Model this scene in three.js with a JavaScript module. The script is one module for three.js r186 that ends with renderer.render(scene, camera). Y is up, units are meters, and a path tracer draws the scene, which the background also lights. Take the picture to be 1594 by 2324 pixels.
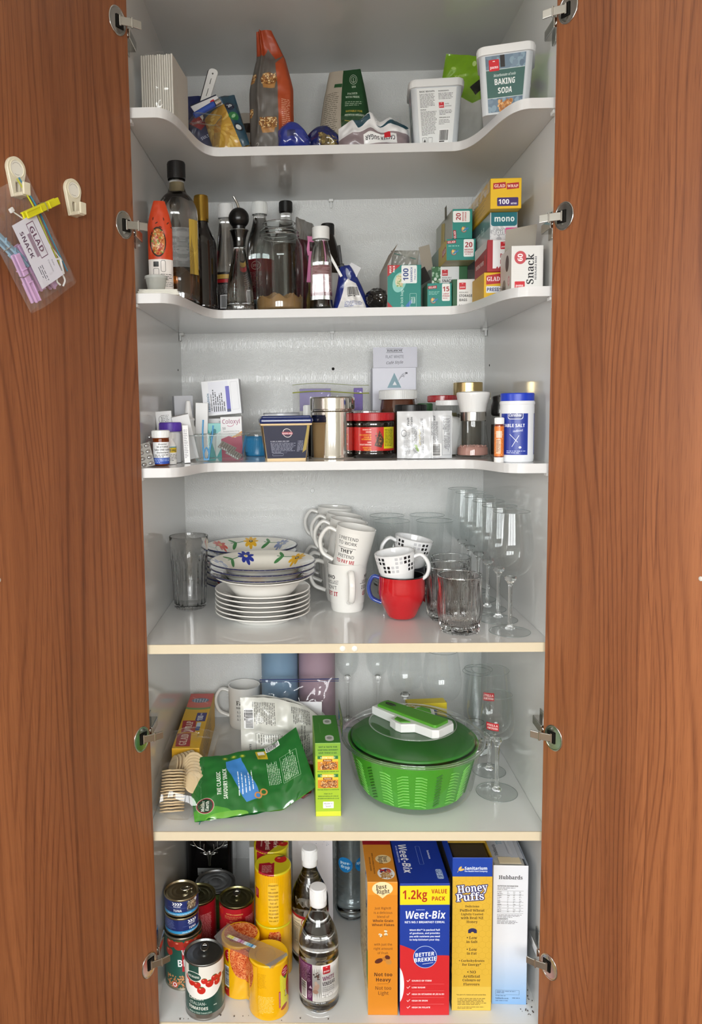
import * as THREE from 'three';
import { mergeGeometries, mergeVertices, toCreasedNormals } from 'three/addons/utils/BufferGeometryUtils.js';
import { RoundedBoxGeometry } from 'three/addons/geometries/RoundedBoxGeometry.js';
import { RectAreaLightUniformsLib } from 'three/addons/lights/RectAreaLightUniformsLib.js';
import { createNoise2D, createNoise3D } from 'simplex-noise';

// ------------------------------------------------------------------ camera, sky, light, exposure
const scene = new THREE.Scene();
const camera = new THREE.PerspectiveCamera(2 * Math.atan(1162 / 1740.76) * 180 / Math.PI, 1594 / 2324, 0.05, 30);
camera.position.set(0.2937, 1.2085, 1.3087);
camera.rotation.set(-0.0968, 0.0252, -0.0141, 'YXZ');
camera.setViewOffset(1594, 2324, 144.1, 60.95, 1594, 2324);
camera.updateProjectionMatrix();
const renderer = new THREE.WebGLRenderer();
renderer.toneMapping = THREE.LinearToneMapping;
renderer.toneMappingExposure = 1.35;
renderer.shadowMap.enabled = true;
scene.background = new THREE.Color().setRGB(2.6, 2.8, 3.0);
RectAreaLightUniformsLib.init();
const WIN = { x0: -0.95, x1: 1.1, y0: 1.0, y1: 2.2, z: 2.75, n: 3 };     // kitchen window behind the photographer
for (let i = 0; i < WIN.n; i++) {
  const w = (WIN.x1 - WIN.x0) / WIN.n, l = new THREE.RectAreaLight(new THREE.Color().setRGB(0.99, 1.0, 0.985), 10.2, w - 0.1, WIN.y1 - WIN.y0 - 0.12);
  l.position.set(WIN.x0 + (i + 0.5) * w, (WIN.y0 + WIN.y1) / 2, WIN.z - 0.012); l.lookAt(l.position.x, l.position.y, 0); l.name = 'daylight_' + i;
  scene.add(l);
}
{ // kitchen window on the left-hand wall
  const l = new THREE.RectAreaLight(new THREE.Color().setRGB(0.99, 1.0, 0.985), 7, 1.1, 0.9);
  l.position.set(-1.995, 1.45, 1.05); l.lookAt(2, 1.45, 1.05); l.name = 'daylight_side'; scene.add(l);
}

// ------------------------------------------------------------------ helpers
function rng(seed) { let a = seed >>> 0; return () => { a = (a + 0x6D2B79F5) | 0; let t = Math.imul(a ^ (a >>> 15), 1 | a); t = (t + Math.imul(t ^ (t >>> 7), 61 | t)) ^ t; return ((t ^ (t >>> 14)) >>> 0) / 4294967296; }; }
const n2 = createNoise2D(rng(11)), n3 = createNoise3D(rng(12));
const V3 = (x, y, z) => new THREE.Vector3(x, y, z);
const PI = Math.PI, W = 0.714, D = 0.52, T = 0.0159;
const YC = 1.9717, Y1 = 1.7073, Y2 = 1.4078, Y3 = 1.1131, Y4 = 0.8019, Y5 = 0.4567, Y6 = 0.088;
const taken = {};
function numbered(n) { if (!(n in taken)) { taken[n] = 0; return n; } taken[n]++; return n + '_' + String(taken[n]).padStart(3, '0'); }
const matCache = new Map();
function M(color, o = {}) {
  const key = JSON.stringify([color, o]);
  if (!matCache.has(key)) {
    const { linear, ...rest } = o;
    const m = new THREE.MeshPhysicalMaterial({ roughness: 0.5, ...rest });
    m.color.set(color); m.side = THREE.DoubleSide; matCache.set(key, m);
  }
  return matCache.get(key);
}
const SOLID = M('#ffffff', { transmission: 1, thickness: 0.004, ior: 1.48, roughness: 0.0 });
const RIMG = M('#e2e6e5', { transmission: 0.9, thickness: 0, ior: 1.5, roughness: 0.05 });
const GLASS = M('#fafbfb', { transmission: 1, thickness: 0, ior: 1.5, roughness: 0.0 });
const FILM = M('#ffffff', { transmission: 1, thickness: 0, ior: 1.45, roughness: 0.04 });
const THINGLASS = M('#ffffff', { transmission: 1, thickness: 0, ior: 1.5, roughness: 0.0 });
const CLEARPLASTIC = M('#fafbfb', { transmission: 1, thickness: 0, ior: 1.45, roughness: 0.06 });
const CHROME = M('#c9c9c6', { metalness: 1, roughness: 0.16 });
const STEEL = M('#cfcdc8', { metalness: 1, roughness: 0.22 });
const TIN = M('#b9b4a4', { metalness: 1, roughness: 0.3 });
const WHITEPL = M('#eeefee', { roughness: 0.35 });
const BLACKPL = M('#0b0b0c', { roughness: 0.35 });
const PORCELAIN = M('#f1efea', { roughness: 0.08, clearcoat: 0.6, clearcoatRoughness: 0.04 });
const GREYBOARD = M('#b3aca0', { roughness: 0.85 });
const shade = (o) => { o.traverse((c) => { if (c.isMesh) { c.castShadow = true; c.receiveShadow = true; } }); return o; };
function tag(o, label, category, group) { o.userData.label = label; o.userData.category = category; if (group) o.userData.group = group; return o; }
function thing(name, label, category, [x, y, z] = [0, 0, 0], ry = 0, group) {
  const o = new THREE.Group(); o.name = numbered(name); o.position.set(x, y, z); o.rotation.y = ry; scene.add(o); return tag(o, label, category, group);
}
function part(parent, name, geo, mat, label) {
  const m = new THREE.Mesh(geo, mat); m.name = name; m.castShadow = m.receiveShadow = true; if (label) m.userData.label = label; parent.add(m); return m;
}
function structure(name, geo, mat, parent = scene) { const m = part(parent, name, geo, mat); m.userData.kind = 'structure'; return m; }
function dup(o, [x, y, z], ry = 0, label) {
  const c = o.clone(); c.name = numbered(o.name.replace(/_\d{3}$/, '')); c.position.set(x, y, z); c.rotation.set(0, ry, 0); c.userData = { ...o.userData }; if (label) c.userData.label = label; scene.add(c); return c;
}
const bx = (w, h, d, x = 0, y = 0, z = 0) => new THREE.BoxGeometry(w, h, d).translate(x, y, z);
const rb = (w, h, d, r = 0.002, x = 0, y = 0, z = 0, s = 2) => new RoundedBoxGeometry(w, h, d, s, Math.min(r, w / 2.01, h / 2.01, d / 2.01)).translate(x, y, z);
const cyl = (r0, r1, h, x = 0, y = 0, z = 0, s = 32) => new THREE.CylinderGeometry(r0, r1, h, s).translate(x, y, z);
const lathe = (pts, s = 48, a = 0, l = 2 * PI) => new THREE.LatheGeometry(pts.map(([r, y]) => new THREE.Vector2(Math.max(r, 1e-5), y)), s, a, l);
const tube = (pts, r, s = 24, rs = 8, closed = false) => new THREE.TubeGeometry(new THREE.CatmullRomCurve3(pts.map((p) => V3(...p)), closed), s, r, rs, closed);
const merge = (gs) => mergeGeometries(gs.map((g) => { const q = g.index ? g.toNonIndexed() : g; for (const k of Object.keys(q.attributes)) if (!['position', 'normal', 'uv'].includes(k)) q.deleteAttribute(k); return q; }));
function smooth(pts, n = 5) { // smooth a lathe profile
  const c = new THREE.CatmullRomCurve3(pts.map(([r, y]) => V3(r, y, 0)), false, 'centripetal'); return c.getPoints(pts.length * n).map((p) => [p.x, p.y]);
}
// round the corners of a lathe profile: [r, y, radius?]
function prof(pts) {
  const out = [];
  pts.forEach((p, i) => {
    const q = p[2] || 0; if (!q || i === 0 || i === pts.length - 1) { out.push([p[0], p[1]]); return; }
    const a = pts[i - 1], b = pts[i + 1], va = [a[0] - p[0], a[1] - p[1]], vb = [b[0] - p[0], b[1] - p[1]], la = Math.hypot(...va), lb = Math.hypot(...vb), k = Math.min(q, la * 0.49, lb * 0.49);
    const A = [p[0] + va[0] / la * k, p[1] + va[1] / la * k], B = [p[0] + vb[0] / lb * k, p[1] + vb[1] / lb * k];
    for (let t = 0; t <= 4; t++) { const s = t / 4; out.push([(1 - s) ** 2 * A[0] + 2 * s * (1 - s) * p[0] + s * s * B[0], (1 - s) ** 2 * A[1] + 2 * s * (1 - s) * p[1] + s * s * B[1]]); }
  });
  return out;
}
// ---- print: every label is drawn into a shared sheet
const sheets = []; const PX = 3000; // print pixels per metre
function newSheet() { const c = document.createElement('canvas'); c.width = 2048; c.height = 2048; const g = c.getContext('2d'); g.fillStyle = '#ffffff'; g.fillRect(0, 0, 2048, 2048); const t = new THREE.CanvasTexture(c); t.colorSpace = THREE.SRGBColorSpace; t.anisotropy = 8; const s = { c, g, t, rows: [], y: 0 }; sheets.push(s); return s; }
function alloc(w, h) {
  for (let pass = 0; ; pass++) {
    for (const s of sheets) {
      for (const r of s.rows) if (r.h >= h && r.h <= h * 1.35 + 8 && r.x + w <= 2048) { const p = { s, x: r.x, y: r.y }; r.x += w; return p; }
      if (s.y + h <= 2048) { const r = { y: s.y, h, x: w }; s.rows.push(r); s.y += h; return { s, x: 0, y: r.y }; }
    }
    newSheet();
  }
}
// draw(g, w, h) works in millimetres
function print(wm, hm, draw, res = 1) {
  const k = PX / 1000 * res, w = Math.ceil(wm * 1000 * k), h = Math.ceil(hm * 1000 * k), p = alloc(w + 4, h + 4), g = p.s.g;
  g.save(); g.beginPath(); g.rect(p.x, p.y, w + 4, h + 4); g.clip(); g.translate(p.x + 2, p.y + 2); g.scale(k, k); g.lineJoin = 'round'; draw(g, wm * 1000, hm * 1000); g.restore(); p.s.t.needsUpdate = true;
  return { s: p.s, u0: (p.x + 2) / 2048, u1: (p.x + 2 + w) / 2048, v1: 1 - (p.y + 2) / 2048, v0: 1 - (p.y + 2 + h) / 2048 };
}
function toPrint(geo, L) { const uv = geo.attributes.uv; for (let i = 0; i < uv.count; i++) uv.setXY(i, L.u0 + Math.min(1, Math.max(0, uv.getX(i))) * (L.u1 - L.u0), L.v0 + Math.min(1, Math.max(0, uv.getY(i))) * (L.v1 - L.v0)); return geo; }
const printMats = new Map();
function PM(L, o = {}) {
  const key = sheets.indexOf(L.s) + JSON.stringify(o);
  if (!printMats.has(key)) { const m = new THREE.MeshPhysicalMaterial({ roughness: 0.45, ...o, map: L.s.t, side: THREE.DoubleSide }); printMats.set(key, m); }
  return printMats.get(key);
}
const fill = (c) => (g, w, h) => { g.fillStyle = c; g.fillRect(-2, -2, w + 4, h + 4); };
// text block helper: lines [text, x, y, size mm, colour, font, align, maxWidth, rotation]
function tx(g, s, x, y, size, color = '#111', font = 'sans-serif', align = 'center', max = 0, rot = 0, weight = 'bold', skew = 0) {
  g.save(); g.translate(x, y); if (rot) g.rotate(rot); g.font = `${weight} 40px ${font}`; const k0 = size / 40; g.fillStyle = color; g.textAlign = align; g.textBaseline = 'middle';
  let kx = k0; if (max) { const w = g.measureText(s).width * k0; if (w > max) kx = k0 * max / w; }
  if (skew) g.transform(1, 0, skew, 1, 0, 0); g.scale(kx, k0); g.fillText(s, 0, 0); g.restore();
}
function outlined(g, s, x, y, size, color, line, lw, font = 'sans-serif', max = 0, rot = 0, skew = 0) {
  g.save(); g.translate(x, y); if (rot) g.rotate(rot); g.font = `bold 40px ${font}`; const k0 = size / 40; let kx = k0; g.textAlign = 'center'; g.textBaseline = 'middle';
  if (max) { const w = g.measureText(s).width * k0; if (w > max) kx = k0 * max / w; }
  if (skew) g.transform(1, 0, skew, 1, 0, 0); g.scale(kx, k0); g.lineWidth = lw / k0; g.strokeStyle = line; g.lineJoin = 'round'; g.strokeText(s, 0, 0); g.fillStyle = color; g.fillText(s, 0, 0); g.restore();
}
// lines of print too fine to read
function fine(g, x, y, w, rows, pitch, color = '#444', seed = 1, th = 0.34) {
  const r = rng(seed); g.fillStyle = color;
  for (let i = 0; i < rows; i++) { let q = x; const end = x + w * (i === rows - 1 ? 0.35 + r() * 0.5 : 0.86 + r() * 0.14); while (q < end) { const l = Math.min(end - q, pitch * (0.6 + r() * 2.6)); g.fillRect(q, y + i * pitch, l, pitch * th); q += l + pitch * 0.4; } }
}
function barcode(g, x, y, w, h, seed = 3, vertical = false, digits = true) {
  const r = rng(seed); g.fillStyle = '#fff'; g.fillRect(x, y, w, h); g.fillStyle = '#111'; const L = vertical ? h : w; let p = L * 0.06;
  while (p < L * 0.94) { const b = L * (0.008 + 0.022 * r()); if (vertical) g.fillRect(x + w * 0.06, y + p, w * 0.8, b); else g.fillRect(x + p, y + h * 0.06, b, h * (digits ? 0.76 : 0.88)); p += b + L * (0.008 + 0.02 * r()); }
  if (digits && !vertical) fine(g, x + w * 0.08, y + h * 0.86, w * 0.84, 1, h * 0.2, '#222', seed, 0.4);
}
const ell = (g, x, y, rx, ry, c, rot = 0) => { g.fillStyle = c; g.beginPath(); g.ellipse(x, y, rx, ry, rot, 0, 2 * PI); g.fill(); };
const poly = (g, pts, c) => { g.fillStyle = c; g.beginPath(); pts.forEach(([x, y], i) => (i ? g.lineTo(x, y) : g.moveTo(x, y))); g.closePath(); g.fill(); };
const rrect = (g, x, y, w, h, r, c, line, lw = 0.4) => { g.beginPath(); g.roundRect(x, y, w, h, r); if (c) { g.fillStyle = c; g.fill(); } if (line) { g.strokeStyle = line; g.lineWidth = lw; g.stroke(); } };
const hline = (g, x0, y0, x1, y1, c, lw) => { g.strokeStyle = c; g.lineWidth = lw; g.beginPath(); g.moveTo(x0, y0); g.lineTo(x1, y1); g.stroke(); };
function speckle(g, x, y, w, h, cols, n, r0, r1, seed = 1) { const r = rng(seed); for (let i = 0; i < n; i++) ell(g, x + r() * w, y + r() * h, r0 + r() * (r1 - r0), r0 + r() * (r1 - r0) * 0.8, cols[Math.floor(r() * cols.length)], r() * 3); }
const pams = (g, x, y, s) => { rrect(g, x, y, s, s, s * 0.08, '#d01f2d'); rrect(g, x + s * 0.38, y + s * 0.12, s * 0.24, s * 0.07, s * 0.03, '#ffffff'); tx(g, 'pams', x + s * 0.5, y + s * 0.66, s * 0.34, '#fff', 'serif', 'center', s * 0.8); };
// ---- a folded carton: bevelled box whose faces each carry their own print. origin at the middle of its base, front towards +z
function cartonGeo(w, h, d, faces, b = 0.0012) {
  const gs = [], X = w / 2, Z = d / 2, Y = h / 2;
  const F = { front: [[1, 0, 0], [0, 1, 0], [0, 0, 1]], back: [[-1, 0, 0], [0, 1, 0], [0, 0, -1]], right: [[0, 0, -1], [0, 1, 0], [1, 0, 0]], left: [[0, 0, 1], [0, 1, 0], [-1, 0, 0]], top: [[1, 0, 0], [0, 0, -1], [0, 1, 0]], bottom: [[1, 0, 0], [0, 0, 1], [0, -1, 0]] };
  const H = [X, Y, Z], dim = (a) => Math.abs(a[0]) * X + Math.abs(a[1]) * Y + Math.abs(a[2]) * Z;
  for (const [k, [u, v, n]] of Object.entries(F)) {
    const L = faces[k]; if (L === null) continue;
    const hu = dim(u), hv = dim(v), hn = dim(n), P = [], U = [], I = [];
    const pt = (a, c, e) => [0, 1, 2].map((i) => u[i] * a + v[i] * c + n[i] * e);
    const rows = [[-hv + b * 0.3, hn - b * 0.3], [-hv + b, hn], [hv - b, hn], [hv - b * 0.3, hn - b * 0.3]], cols = [[-hu + b * 0.3, b * 0.3], [-hu + b, 0], [hu - b, 0], [hu - b * 0.3, b * 0.3]];
    for (let i = 0; i < 4; i++) for (let j = 0; j < 4; j++) { const e = Math.min(rows[i][1], hn - cols[j][1]); P.push(...pt(cols[j][0], rows[i][0], e)); U.push((cols[j][0] + hu) / (2 * hu), (rows[i][0] + hv) / (2 * hv)); }
    for (let i = 0; i < 3; i++) for (let j = 0; j < 3; j++) { const a = i * 4 + j; I.push(a, a + 1, a + 5, a, a + 5, a + 4); }
    const g = new THREE.BufferGeometry(); g.setAttribute('position', new THREE.Float32BufferAttribute(P, 3)); g.setAttribute('uv', new THREE.Float32BufferAttribute(U, 2)); g.setIndex(I);
    const q = g.toNonIndexed(); q.computeVertexNormals(); if (L) toPrint(q, L); gs.push(q);
  }
  return mergeGeometries(gs).translate(0, h / 2, 0);
}
// faces: {front: draw | colour, ...}; missing sides take `base`
function carton(t, name, w, h, d, faces, base = '#ffffff', o = {}) {
  const L = {}; let sheet = null;
  const dims = { front: [w, h], back: [w, h], left: [d, h], right: [d, h], top: [w, d], bottom: [w, d] };
  const plain = {};
  for (const k of Object.keys(dims)) {
    if (faces[k] === null) { L[k] = null; continue; }
    const f = faces[k] ?? base;
    if (typeof f === 'string') plain[k] = f; else L[k] = print(...dims[k], f, o.res || 1);
  }
  // plain sides are their own mesh colours
  const printed = {}, blank = {}; for (const k of Object.keys(dims)) { printed[k] = L[k] || null; }
  const bySheet = new Map(); for (const k of Object.keys(dims)) if (L[k]) { if (!bySheet.has(L[k].s)) bySheet.set(L[k].s, {}); bySheet.get(L[k].s)[k] = L[k]; }
  const all = (m) => { const f = {}; for (const k of Object.keys(dims)) f[k] = m[k] || null; return f; };
  const mo = { roughness: o.rough ?? 0.5, clearcoat: o.cc ?? 0.15, clearcoatRoughness: 0.25 };
  const made = [];
  for (const [s, m] of bySheet) made.push([cartonGeo(w, h, d, all(m), o.bev), PM({ s }, mo)]);
  const cols = {}; for (const [k, c] of Object.entries(plain)) (cols[c] ??= {})[k] = undefined;
  for (const [c, m] of Object.entries(cols)) { const f = {}; for (const k of Object.keys(dims)) f[k] = k in m ? undefined : null; made.push([cartonGeo(w, h, d, f, o.bev), M(c, mo)]); }
  if (made.length === 1) return part(t, name, made[0][0], made[0][1]);
  const first = made.sort((a, b) => b[0].attributes.position.count - a[0].attributes.position.count);
  const geo = mergeGeometries(first.map((q) => q[0]), true); const m = new THREE.Mesh(geo, first.map((q) => q[1])); m.name = name; m.castShadow = m.receiveShadow = true; t.add(m); return m;
}
// band of printed paper around a cylinder or cone: a0 is the angle of its middle measured from +z towards +x
function bandGeo(r0, r1, y0, y1, a0, span, seg = 40) {
  const P = [], N = [], U = [], I = [];
  for (let i = 0; i <= seg; i++) for (let j = 0; j < 2; j++) { const a = a0 - span / 2 + span * i / seg, r = j ? r1 : r0, y = j ? y1 : y0; P.push(Math.sin(a) * r, y, Math.cos(a) * r); N.push(Math.sin(a), 0, Math.cos(a)); U.push(i / seg, j); }
  for (let i = 0; i < seg; i++) { const a = i * 2; I.push(a, a + 2, a + 3, a, a + 3, a + 1); }
  const g = new THREE.BufferGeometry(); g.setAttribute('position', new THREE.Float32BufferAttribute(P, 3)); g.setAttribute('normal', new THREE.Float32BufferAttribute(N, 3)); g.setAttribute('uv', new THREE.Float32BufferAttribute(U, 2)); g.setIndex(I); return g;
}
function band(t, name, r0, r1, y0, y1, a0, span, draw, o = {}, res = 1) {
  const L = print((r0 + r1) / 2 * span, Math.hypot(y1 - y0, r1 - r0), draw, res);
  return part(t, name, toPrint(bandGeo(r0, r1, y0, y1, a0, span), L), PM(L, { roughness: 0.4, clearcoat: 0.25, clearcoatRoughness: 0.2, ...o }));
}
// flat printed sheet with thickness, centred, facing +z
function sheetGeo(w, h, L, t = 0.0004) {
  const f = new THREE.PlaneGeometry(w, h).translate(0, 0, t / 2), b = new THREE.PlaneGeometry(w, h).rotateY(PI).translate(0, 0, -t / 2); if (L) { toPrint(f, L); toPrint(b, L); } return merge([f, b]);
}
// a filled bag: front and back film joined all round. w wide, h tall, depth at the middle; shape(u, v) -> 0..1 fullness; bend(x, y, z, u, v) moves points
function bagGeo(w, h, d, o = {}) {
  const nu = o.nu || 28, nv = o.nv || 36, gs = [];
  const full = o.full || ((u, v) => Math.pow(Math.sin(PI * u), 0.55) * Math.pow(Math.sin(PI * Math.min(1, v * 0.94 + 0.02)), 0.5));
  const wid = o.wid || (() => 1), cr = o.crumple ?? 0.003, cf = o.freq || 26, sd = o.seed || 0;
  for (const s of [1, -1]) {
    const P = [], U = [], I = [];
    for (let j = 0; j <= nv; j++) for (let i = 0; i <= nu; i++) {
      const u = i / nu, v = j / nv; let x = (u - 0.5) * w * wid(v), y = v * h, z = s * d / 2 * full(u, v, s);
      const e = Math.min(1, 8 * Math.min(u, 1 - u)), k = cr * (n3(x * cf + sd, y * cf * 0.8, s * 3 + sd) + 0.5 * n3(x * cf * 2.3, y * cf * 2.1 + sd, s * 5)) * (0.25 + 0.75 * e);
      z += k; if (o.ridge) z += s * o.ridge(u, v) * e;
      if (o.bend) [x, y, z] = o.bend(x, y, z, u, v, s);
      P.push(x, y, z); U.push(s > 0 ? u : 1 - u, v);
    }
    for (let j = 0; j < nv; j++) for (let i = 0; i < nu; i++) { const a = j * (nu + 1) + i; if (s > 0) I.push(a, a + 1, a + nu + 2, a, a + nu + 2, a + nu + 1); else I.push(a, a + nu + 2, a + 1, a, a + nu + 1, a + nu + 2); }
    const g = new THREE.BufferGeometry(); g.setAttribute('position', new THREE.Float32BufferAttribute(P, 3)); g.setAttribute('uv', new THREE.Float32BufferAttribute(U, 2)); g.setIndex(I); g.computeVertexNormals(); gs.push(g);
  }
  return gs;
}
function bag(t, name, w, h, d, draw, o = {}, mo = {}) {
  const L = print(w, h, draw, o.res || 1), [f, b] = bagGeo(w, h, d, o); return part(t, name, mergeGeometries([toPrint(f, L), toPrint(b, L)]), PM(L, { roughness: 0.3, clearcoat: 0.3, clearcoatRoughness: 0.15, ...mo }));
}
const clearBag = (t, name, w, h, d, o = {}, mat = FILM) => part(t, name, mergeGeometries(bagGeo(w, h, d, o)), mat);

// ------------------------------------------------------------------ the room and the cupboard carcass
const LAM = new THREE.MeshPhysicalMaterial({ color: new THREE.Color().setRGB(0.74, 0.745, 0.73), roughness: 0.07, ior: 1.52, side: THREE.DoubleSide });
function dataTex(w, h, f, srgb) { const a = new Uint8Array(w * h * 4); for (let y = 0; y < h; y++) for (let x = 0; x < w; x++) { const c = f(x, y); const i = (y * w + x) * 4; a[i] = c[0]; a[i + 1] = c[1]; a[i + 2] = c[2]; a[i + 3] = 255; } const t = new THREE.DataTexture(a, w, h); t.magFilter = THREE.LinearFilter; t.minFilter = THREE.LinearMipmapLinearFilter; t.wrapS = t.wrapT = THREE.RepeatWrapping; if (srgb) t.colorSpace = THREE.SRGBColorSpace; t.needsUpdate = true; return t; }
const cl = (v) => Math.max(0, Math.min(255, v));
const peel = dataTex(512, 512, (x, y) => { const tau = 2 * PI / 512, r = 13; const a = n3(Math.cos(x * tau) * r + 3, Math.sin(x * tau) * r, Math.sin(y * tau) * r + Math.cos(y * tau) * 7.3); const b = n2(x * 0.11, y * 0.11) * 0.35; const v = cl(128 + 70 * a + 50 * b); return [v, v, v]; });
const BACKMAT = LAM.clone(); BACKMAT.roughness = 0.16; BACKMAT.bumpMap = peel; BACKMAT.bumpScale = 0.0009;
const CREAM = M('#dbceb2', { roughness: 0.4 });
const ROOMWHITE = M('#e4e1da', { roughness: 0.9 });
structure('wall_left', bx(0.018, 1.93, D, -0.009, 1.023, -D / 2), LAM);
structure('wall_right', bx(0.018, 1.93, D, W + 0.009, 1.023, -D / 2), LAM);
{ // back panel with metre uv
  const g = new THREE.PlaneGeometry(W, 1.93).translate(W / 2, 1.023, -D + 0.0002); const uv = g.attributes.uv; for (let i = 0; i < uv.count; i++) uv.setXY(i, uv.getX(i) * W / 0.16, uv.getY(i) * 1.93 / 0.16);
  const b = bx(W + 0.036, 1.93, 0.012, W / 2, 1.023, -D - 0.006); const m = structure('wall_back', mergeGeometries([g.toNonIndexed(), b.toNonIndexed()]), BACKMAT);
}
structure('ceiling', bx(W + 0.036, 0.016, D + 0.01, W / 2, YC + 0.008, -D / 2), LAM);
{ const f = structure('floor', bx(W, 0.018, D, W / 2, Y6 - 0.009, -D / 2), LAM); part(f, 'edge_band', bx(W, 0.018, 0.002, W / 2, Y6 - 0.009, 0.0012), CREAM, 'cream edging strip'); }
structure('trim_1', bx(W + 0.036, 0.07, 0.018, W / 2, 0.035, -0.05), M('#5a3a26', { roughness: 0.5 }));
// kitchen around: joinery front, side walls, ceiling, floor, window wall
const FRONT = M('#a86f47', { roughness: 0.5 });
structure('wall_joinery', mergeGeometries([bx(1.9, 2.5, 0.05, -0.97, 1.25, -0.06), bx(1.9, 2.5, 0.05, W + 0.97, 1.25, -0.06), bx(W + 0.04, 0.5, 0.05, W / 2, 2.25, -0.06)]), ROOMWHITE);
structure('wall_kitchen_left', mergeGeometries([bx(0.06, 2.5, 0.6, -2.03, 1.25, 0.15), bx(0.06, 2.5, 1.17, -2.03, 1.25, 2.235), bx(0.06, 0.95, 1.2, -2.03, 0.475, 1.05), bx(0.06, 0.55, 1.2, -2.03, 2.225, 1.05)]), ROOMWHITE);
structure('ceiling_bulkhead', bx(4.5, 0.94, 0.25, 0.25, 2.03, 1.83), ROOMWHITE); // cupboards hung over the bench behind the photographer
structure('wall_kitchen_right', bx(0.06, 2.5, 2.95, 2.53, 1.25, 1.36), ROOMWHITE);
structure('wall_window', mergeGeometries([bx(1.05, 2.5, 0.1, WIN.x0 - 0.525, 1.25, WIN.z + 0.05), bx(1.45, 2.5, 0.1, WIN.x1 + 0.725, 1.25, WIN.z + 0.05), bx(WIN.x1 - WIN.x0, 2.5 - WIN.y1, 0.1, (WIN.x0 + WIN.x1) / 2, (2.5 + WIN.y1) / 2, WIN.z + 0.05), bx(WIN.x1 - WIN.x0, WIN.y0, 0.1, (WIN.x0 + WIN.x1) / 2, WIN.y0 / 2, WIN.z + 0.05)]), ROOMWHITE);
structure('ceiling_kitchen', bx(4.6, 0.05, 3.0, 0.25, 2.525, 1.35), ROOMWHITE);
structure('floor_kitchen', bx(4.6, 0.05, 3.0, 0.25, -0.025, 1.35), M('#77614a', { roughness: 0.55 }));
const ALU = M('#d8d8d6', { roughness: 0.5 });
for (let i = 0; i < WIN.n; i++) {
  const w = (WIN.x1 - WIN.x0) / WIN.n, x = WIN.x0 + (i + 0.5) * w, h = WIN.y1 - WIN.y0, y = (WIN.y0 + WIN.y1) / 2;
  const f = structure('window_' + (i + 1), mergeGeometries([bx(0.05, h, 0.06, x - w / 2 + 0.025, y, WIN.z), bx(0.05, h, 0.06, x + w / 2 - 0.025, y, WIN.z), bx(w, 0.06, 0.06, x, WIN.y0 + 0.03, WIN.z), bx(w, 0.06, 0.06, x, WIN.y1 - 0.03, WIN.z)]), ALU);
  part(f, 'pane', bx(w - 0.1, h - 0.12, 0.005, x, y, WIN.z + 0.01), THINGLASS);
}
{ const f = structure('window_4', mergeGeometries([bx(0.06, 1.0, 0.05, -2.01, 1.45, 0.475), bx(0.06, 1.0, 0.05, -2.01, 1.45, 1.625), bx(0.06, 0.05, 1.2, -2.01, 0.975, 1.05), bx(0.06, 0.05, 1.2, -2.01, 1.925, 1.05)]), ALU); part(f, 'pane', bx(0.005, 0.9, 1.1, -2.015, 1.45, 1.05), THINGLASS); }

// ------------------------------------------------------------------ shelves
function shelf(y, rec, label, edge) {
  const t = thing('shelf', label, 'shelf', [0, 0, 0]);
  const s = new THREE.Shape(), b = rec, x0 = 0.048, x1 = 0.135, q0 = W - 0.048, q1 = W - 0.14;
  s.moveTo(0.0005, D - 0.001); s.lineTo(0.0005, 0);
  if (rec) { s.lineTo(x0, 0); s.bezierCurveTo(x0 + 0.055, 0, x1 - 0.06, b, x1, b); s.lineTo(q1, b); s.bezierCurveTo(q1 + 0.065, b, q0 - 0.058, 0, q0, 0); }
  s.lineTo(W - 0.0005, 0); s.lineTo(W - 0.0005, D - 0.001); s.closePath();
  const g = new THREE.ExtrudeGeometry(s, { depth: T, bevelEnabled: false, curveSegments: 28 }).rotateX(-PI / 2).translate(0, y - T, 0);
  part(t, 'board', toCreasedNormals(g, 0.5), LAM);
  // edge strip follows the front
  const pts = s.getPoints(28).filter((p) => p.y < (rec || 0) + 0.001 && p.y < D - 0.01), P = [], I = [];
  pts.forEach((p, i) => { const a = pts[Math.max(0, i - 1)], c = pts[Math.min(pts.length - 1, i + 1)], dx = c.x - a.x, dy = c.y - a.y, l = Math.hypot(dx, dy) || 1, nx = dy / l, ny = -dx / l, e = 0.0012; P.push(p.x + nx * e, y + 0.0002, -(p.y + ny * e), p.x + nx * e, y - T - 0.0002, -(p.y + ny * e), p.x - nx * 0.001, y + 0.0002, -(p.y - ny * 0.001), p.x - nx * 0.001, y - T - 0.0002, -(p.y - ny * 0.001)); });
  for (let i = 0; i + 1 < pts.length; i++) { const a = i * 4, c = a + 4; I.push(a, a + 1, c, c, a + 1, c + 1, a + 2, a, c + 2, c + 2, a, c, a + 1, a + 3, c + 1, c + 1, a + 3, c + 3); }
  const e = new THREE.BufferGeometry(); e.setAttribute('position', new THREE.Float32BufferAttribute(P, 3)); e.setIndex(I); e.setAttribute('uv', new THREE.Float32BufferAttribute(new Array(P.length / 3 * 2).fill(0), 2));
  part(t, 'edge_band', toCreasedNormals(e, 0.6), edge);
  return t;
}
const EDGEW = M('#dcdcdc', { roughness: 0.3 });
const sh1 = shelf(Y1, 0.2, 'white shelf with scooped front edge carrying flour and baking soda', EDGEW);
const sh2 = shelf(Y2, 0.231, 'white shelf with scooped front edge carrying bottles and freezer bag boxes', EDGEW);
const sh3 = shelf(Y3, 0.122, 'white shelf with scooped front edge carrying medicines and spreads', EDGEW);
const sh4 = shelf(Y4, 0, 'straight shelf with cream edge carrying crockery and wine glasses', CREAM);
const sh5 = shelf(Y5, 0, 'straight shelf with cream edge carrying the salad spinner', CREAM);
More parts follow.
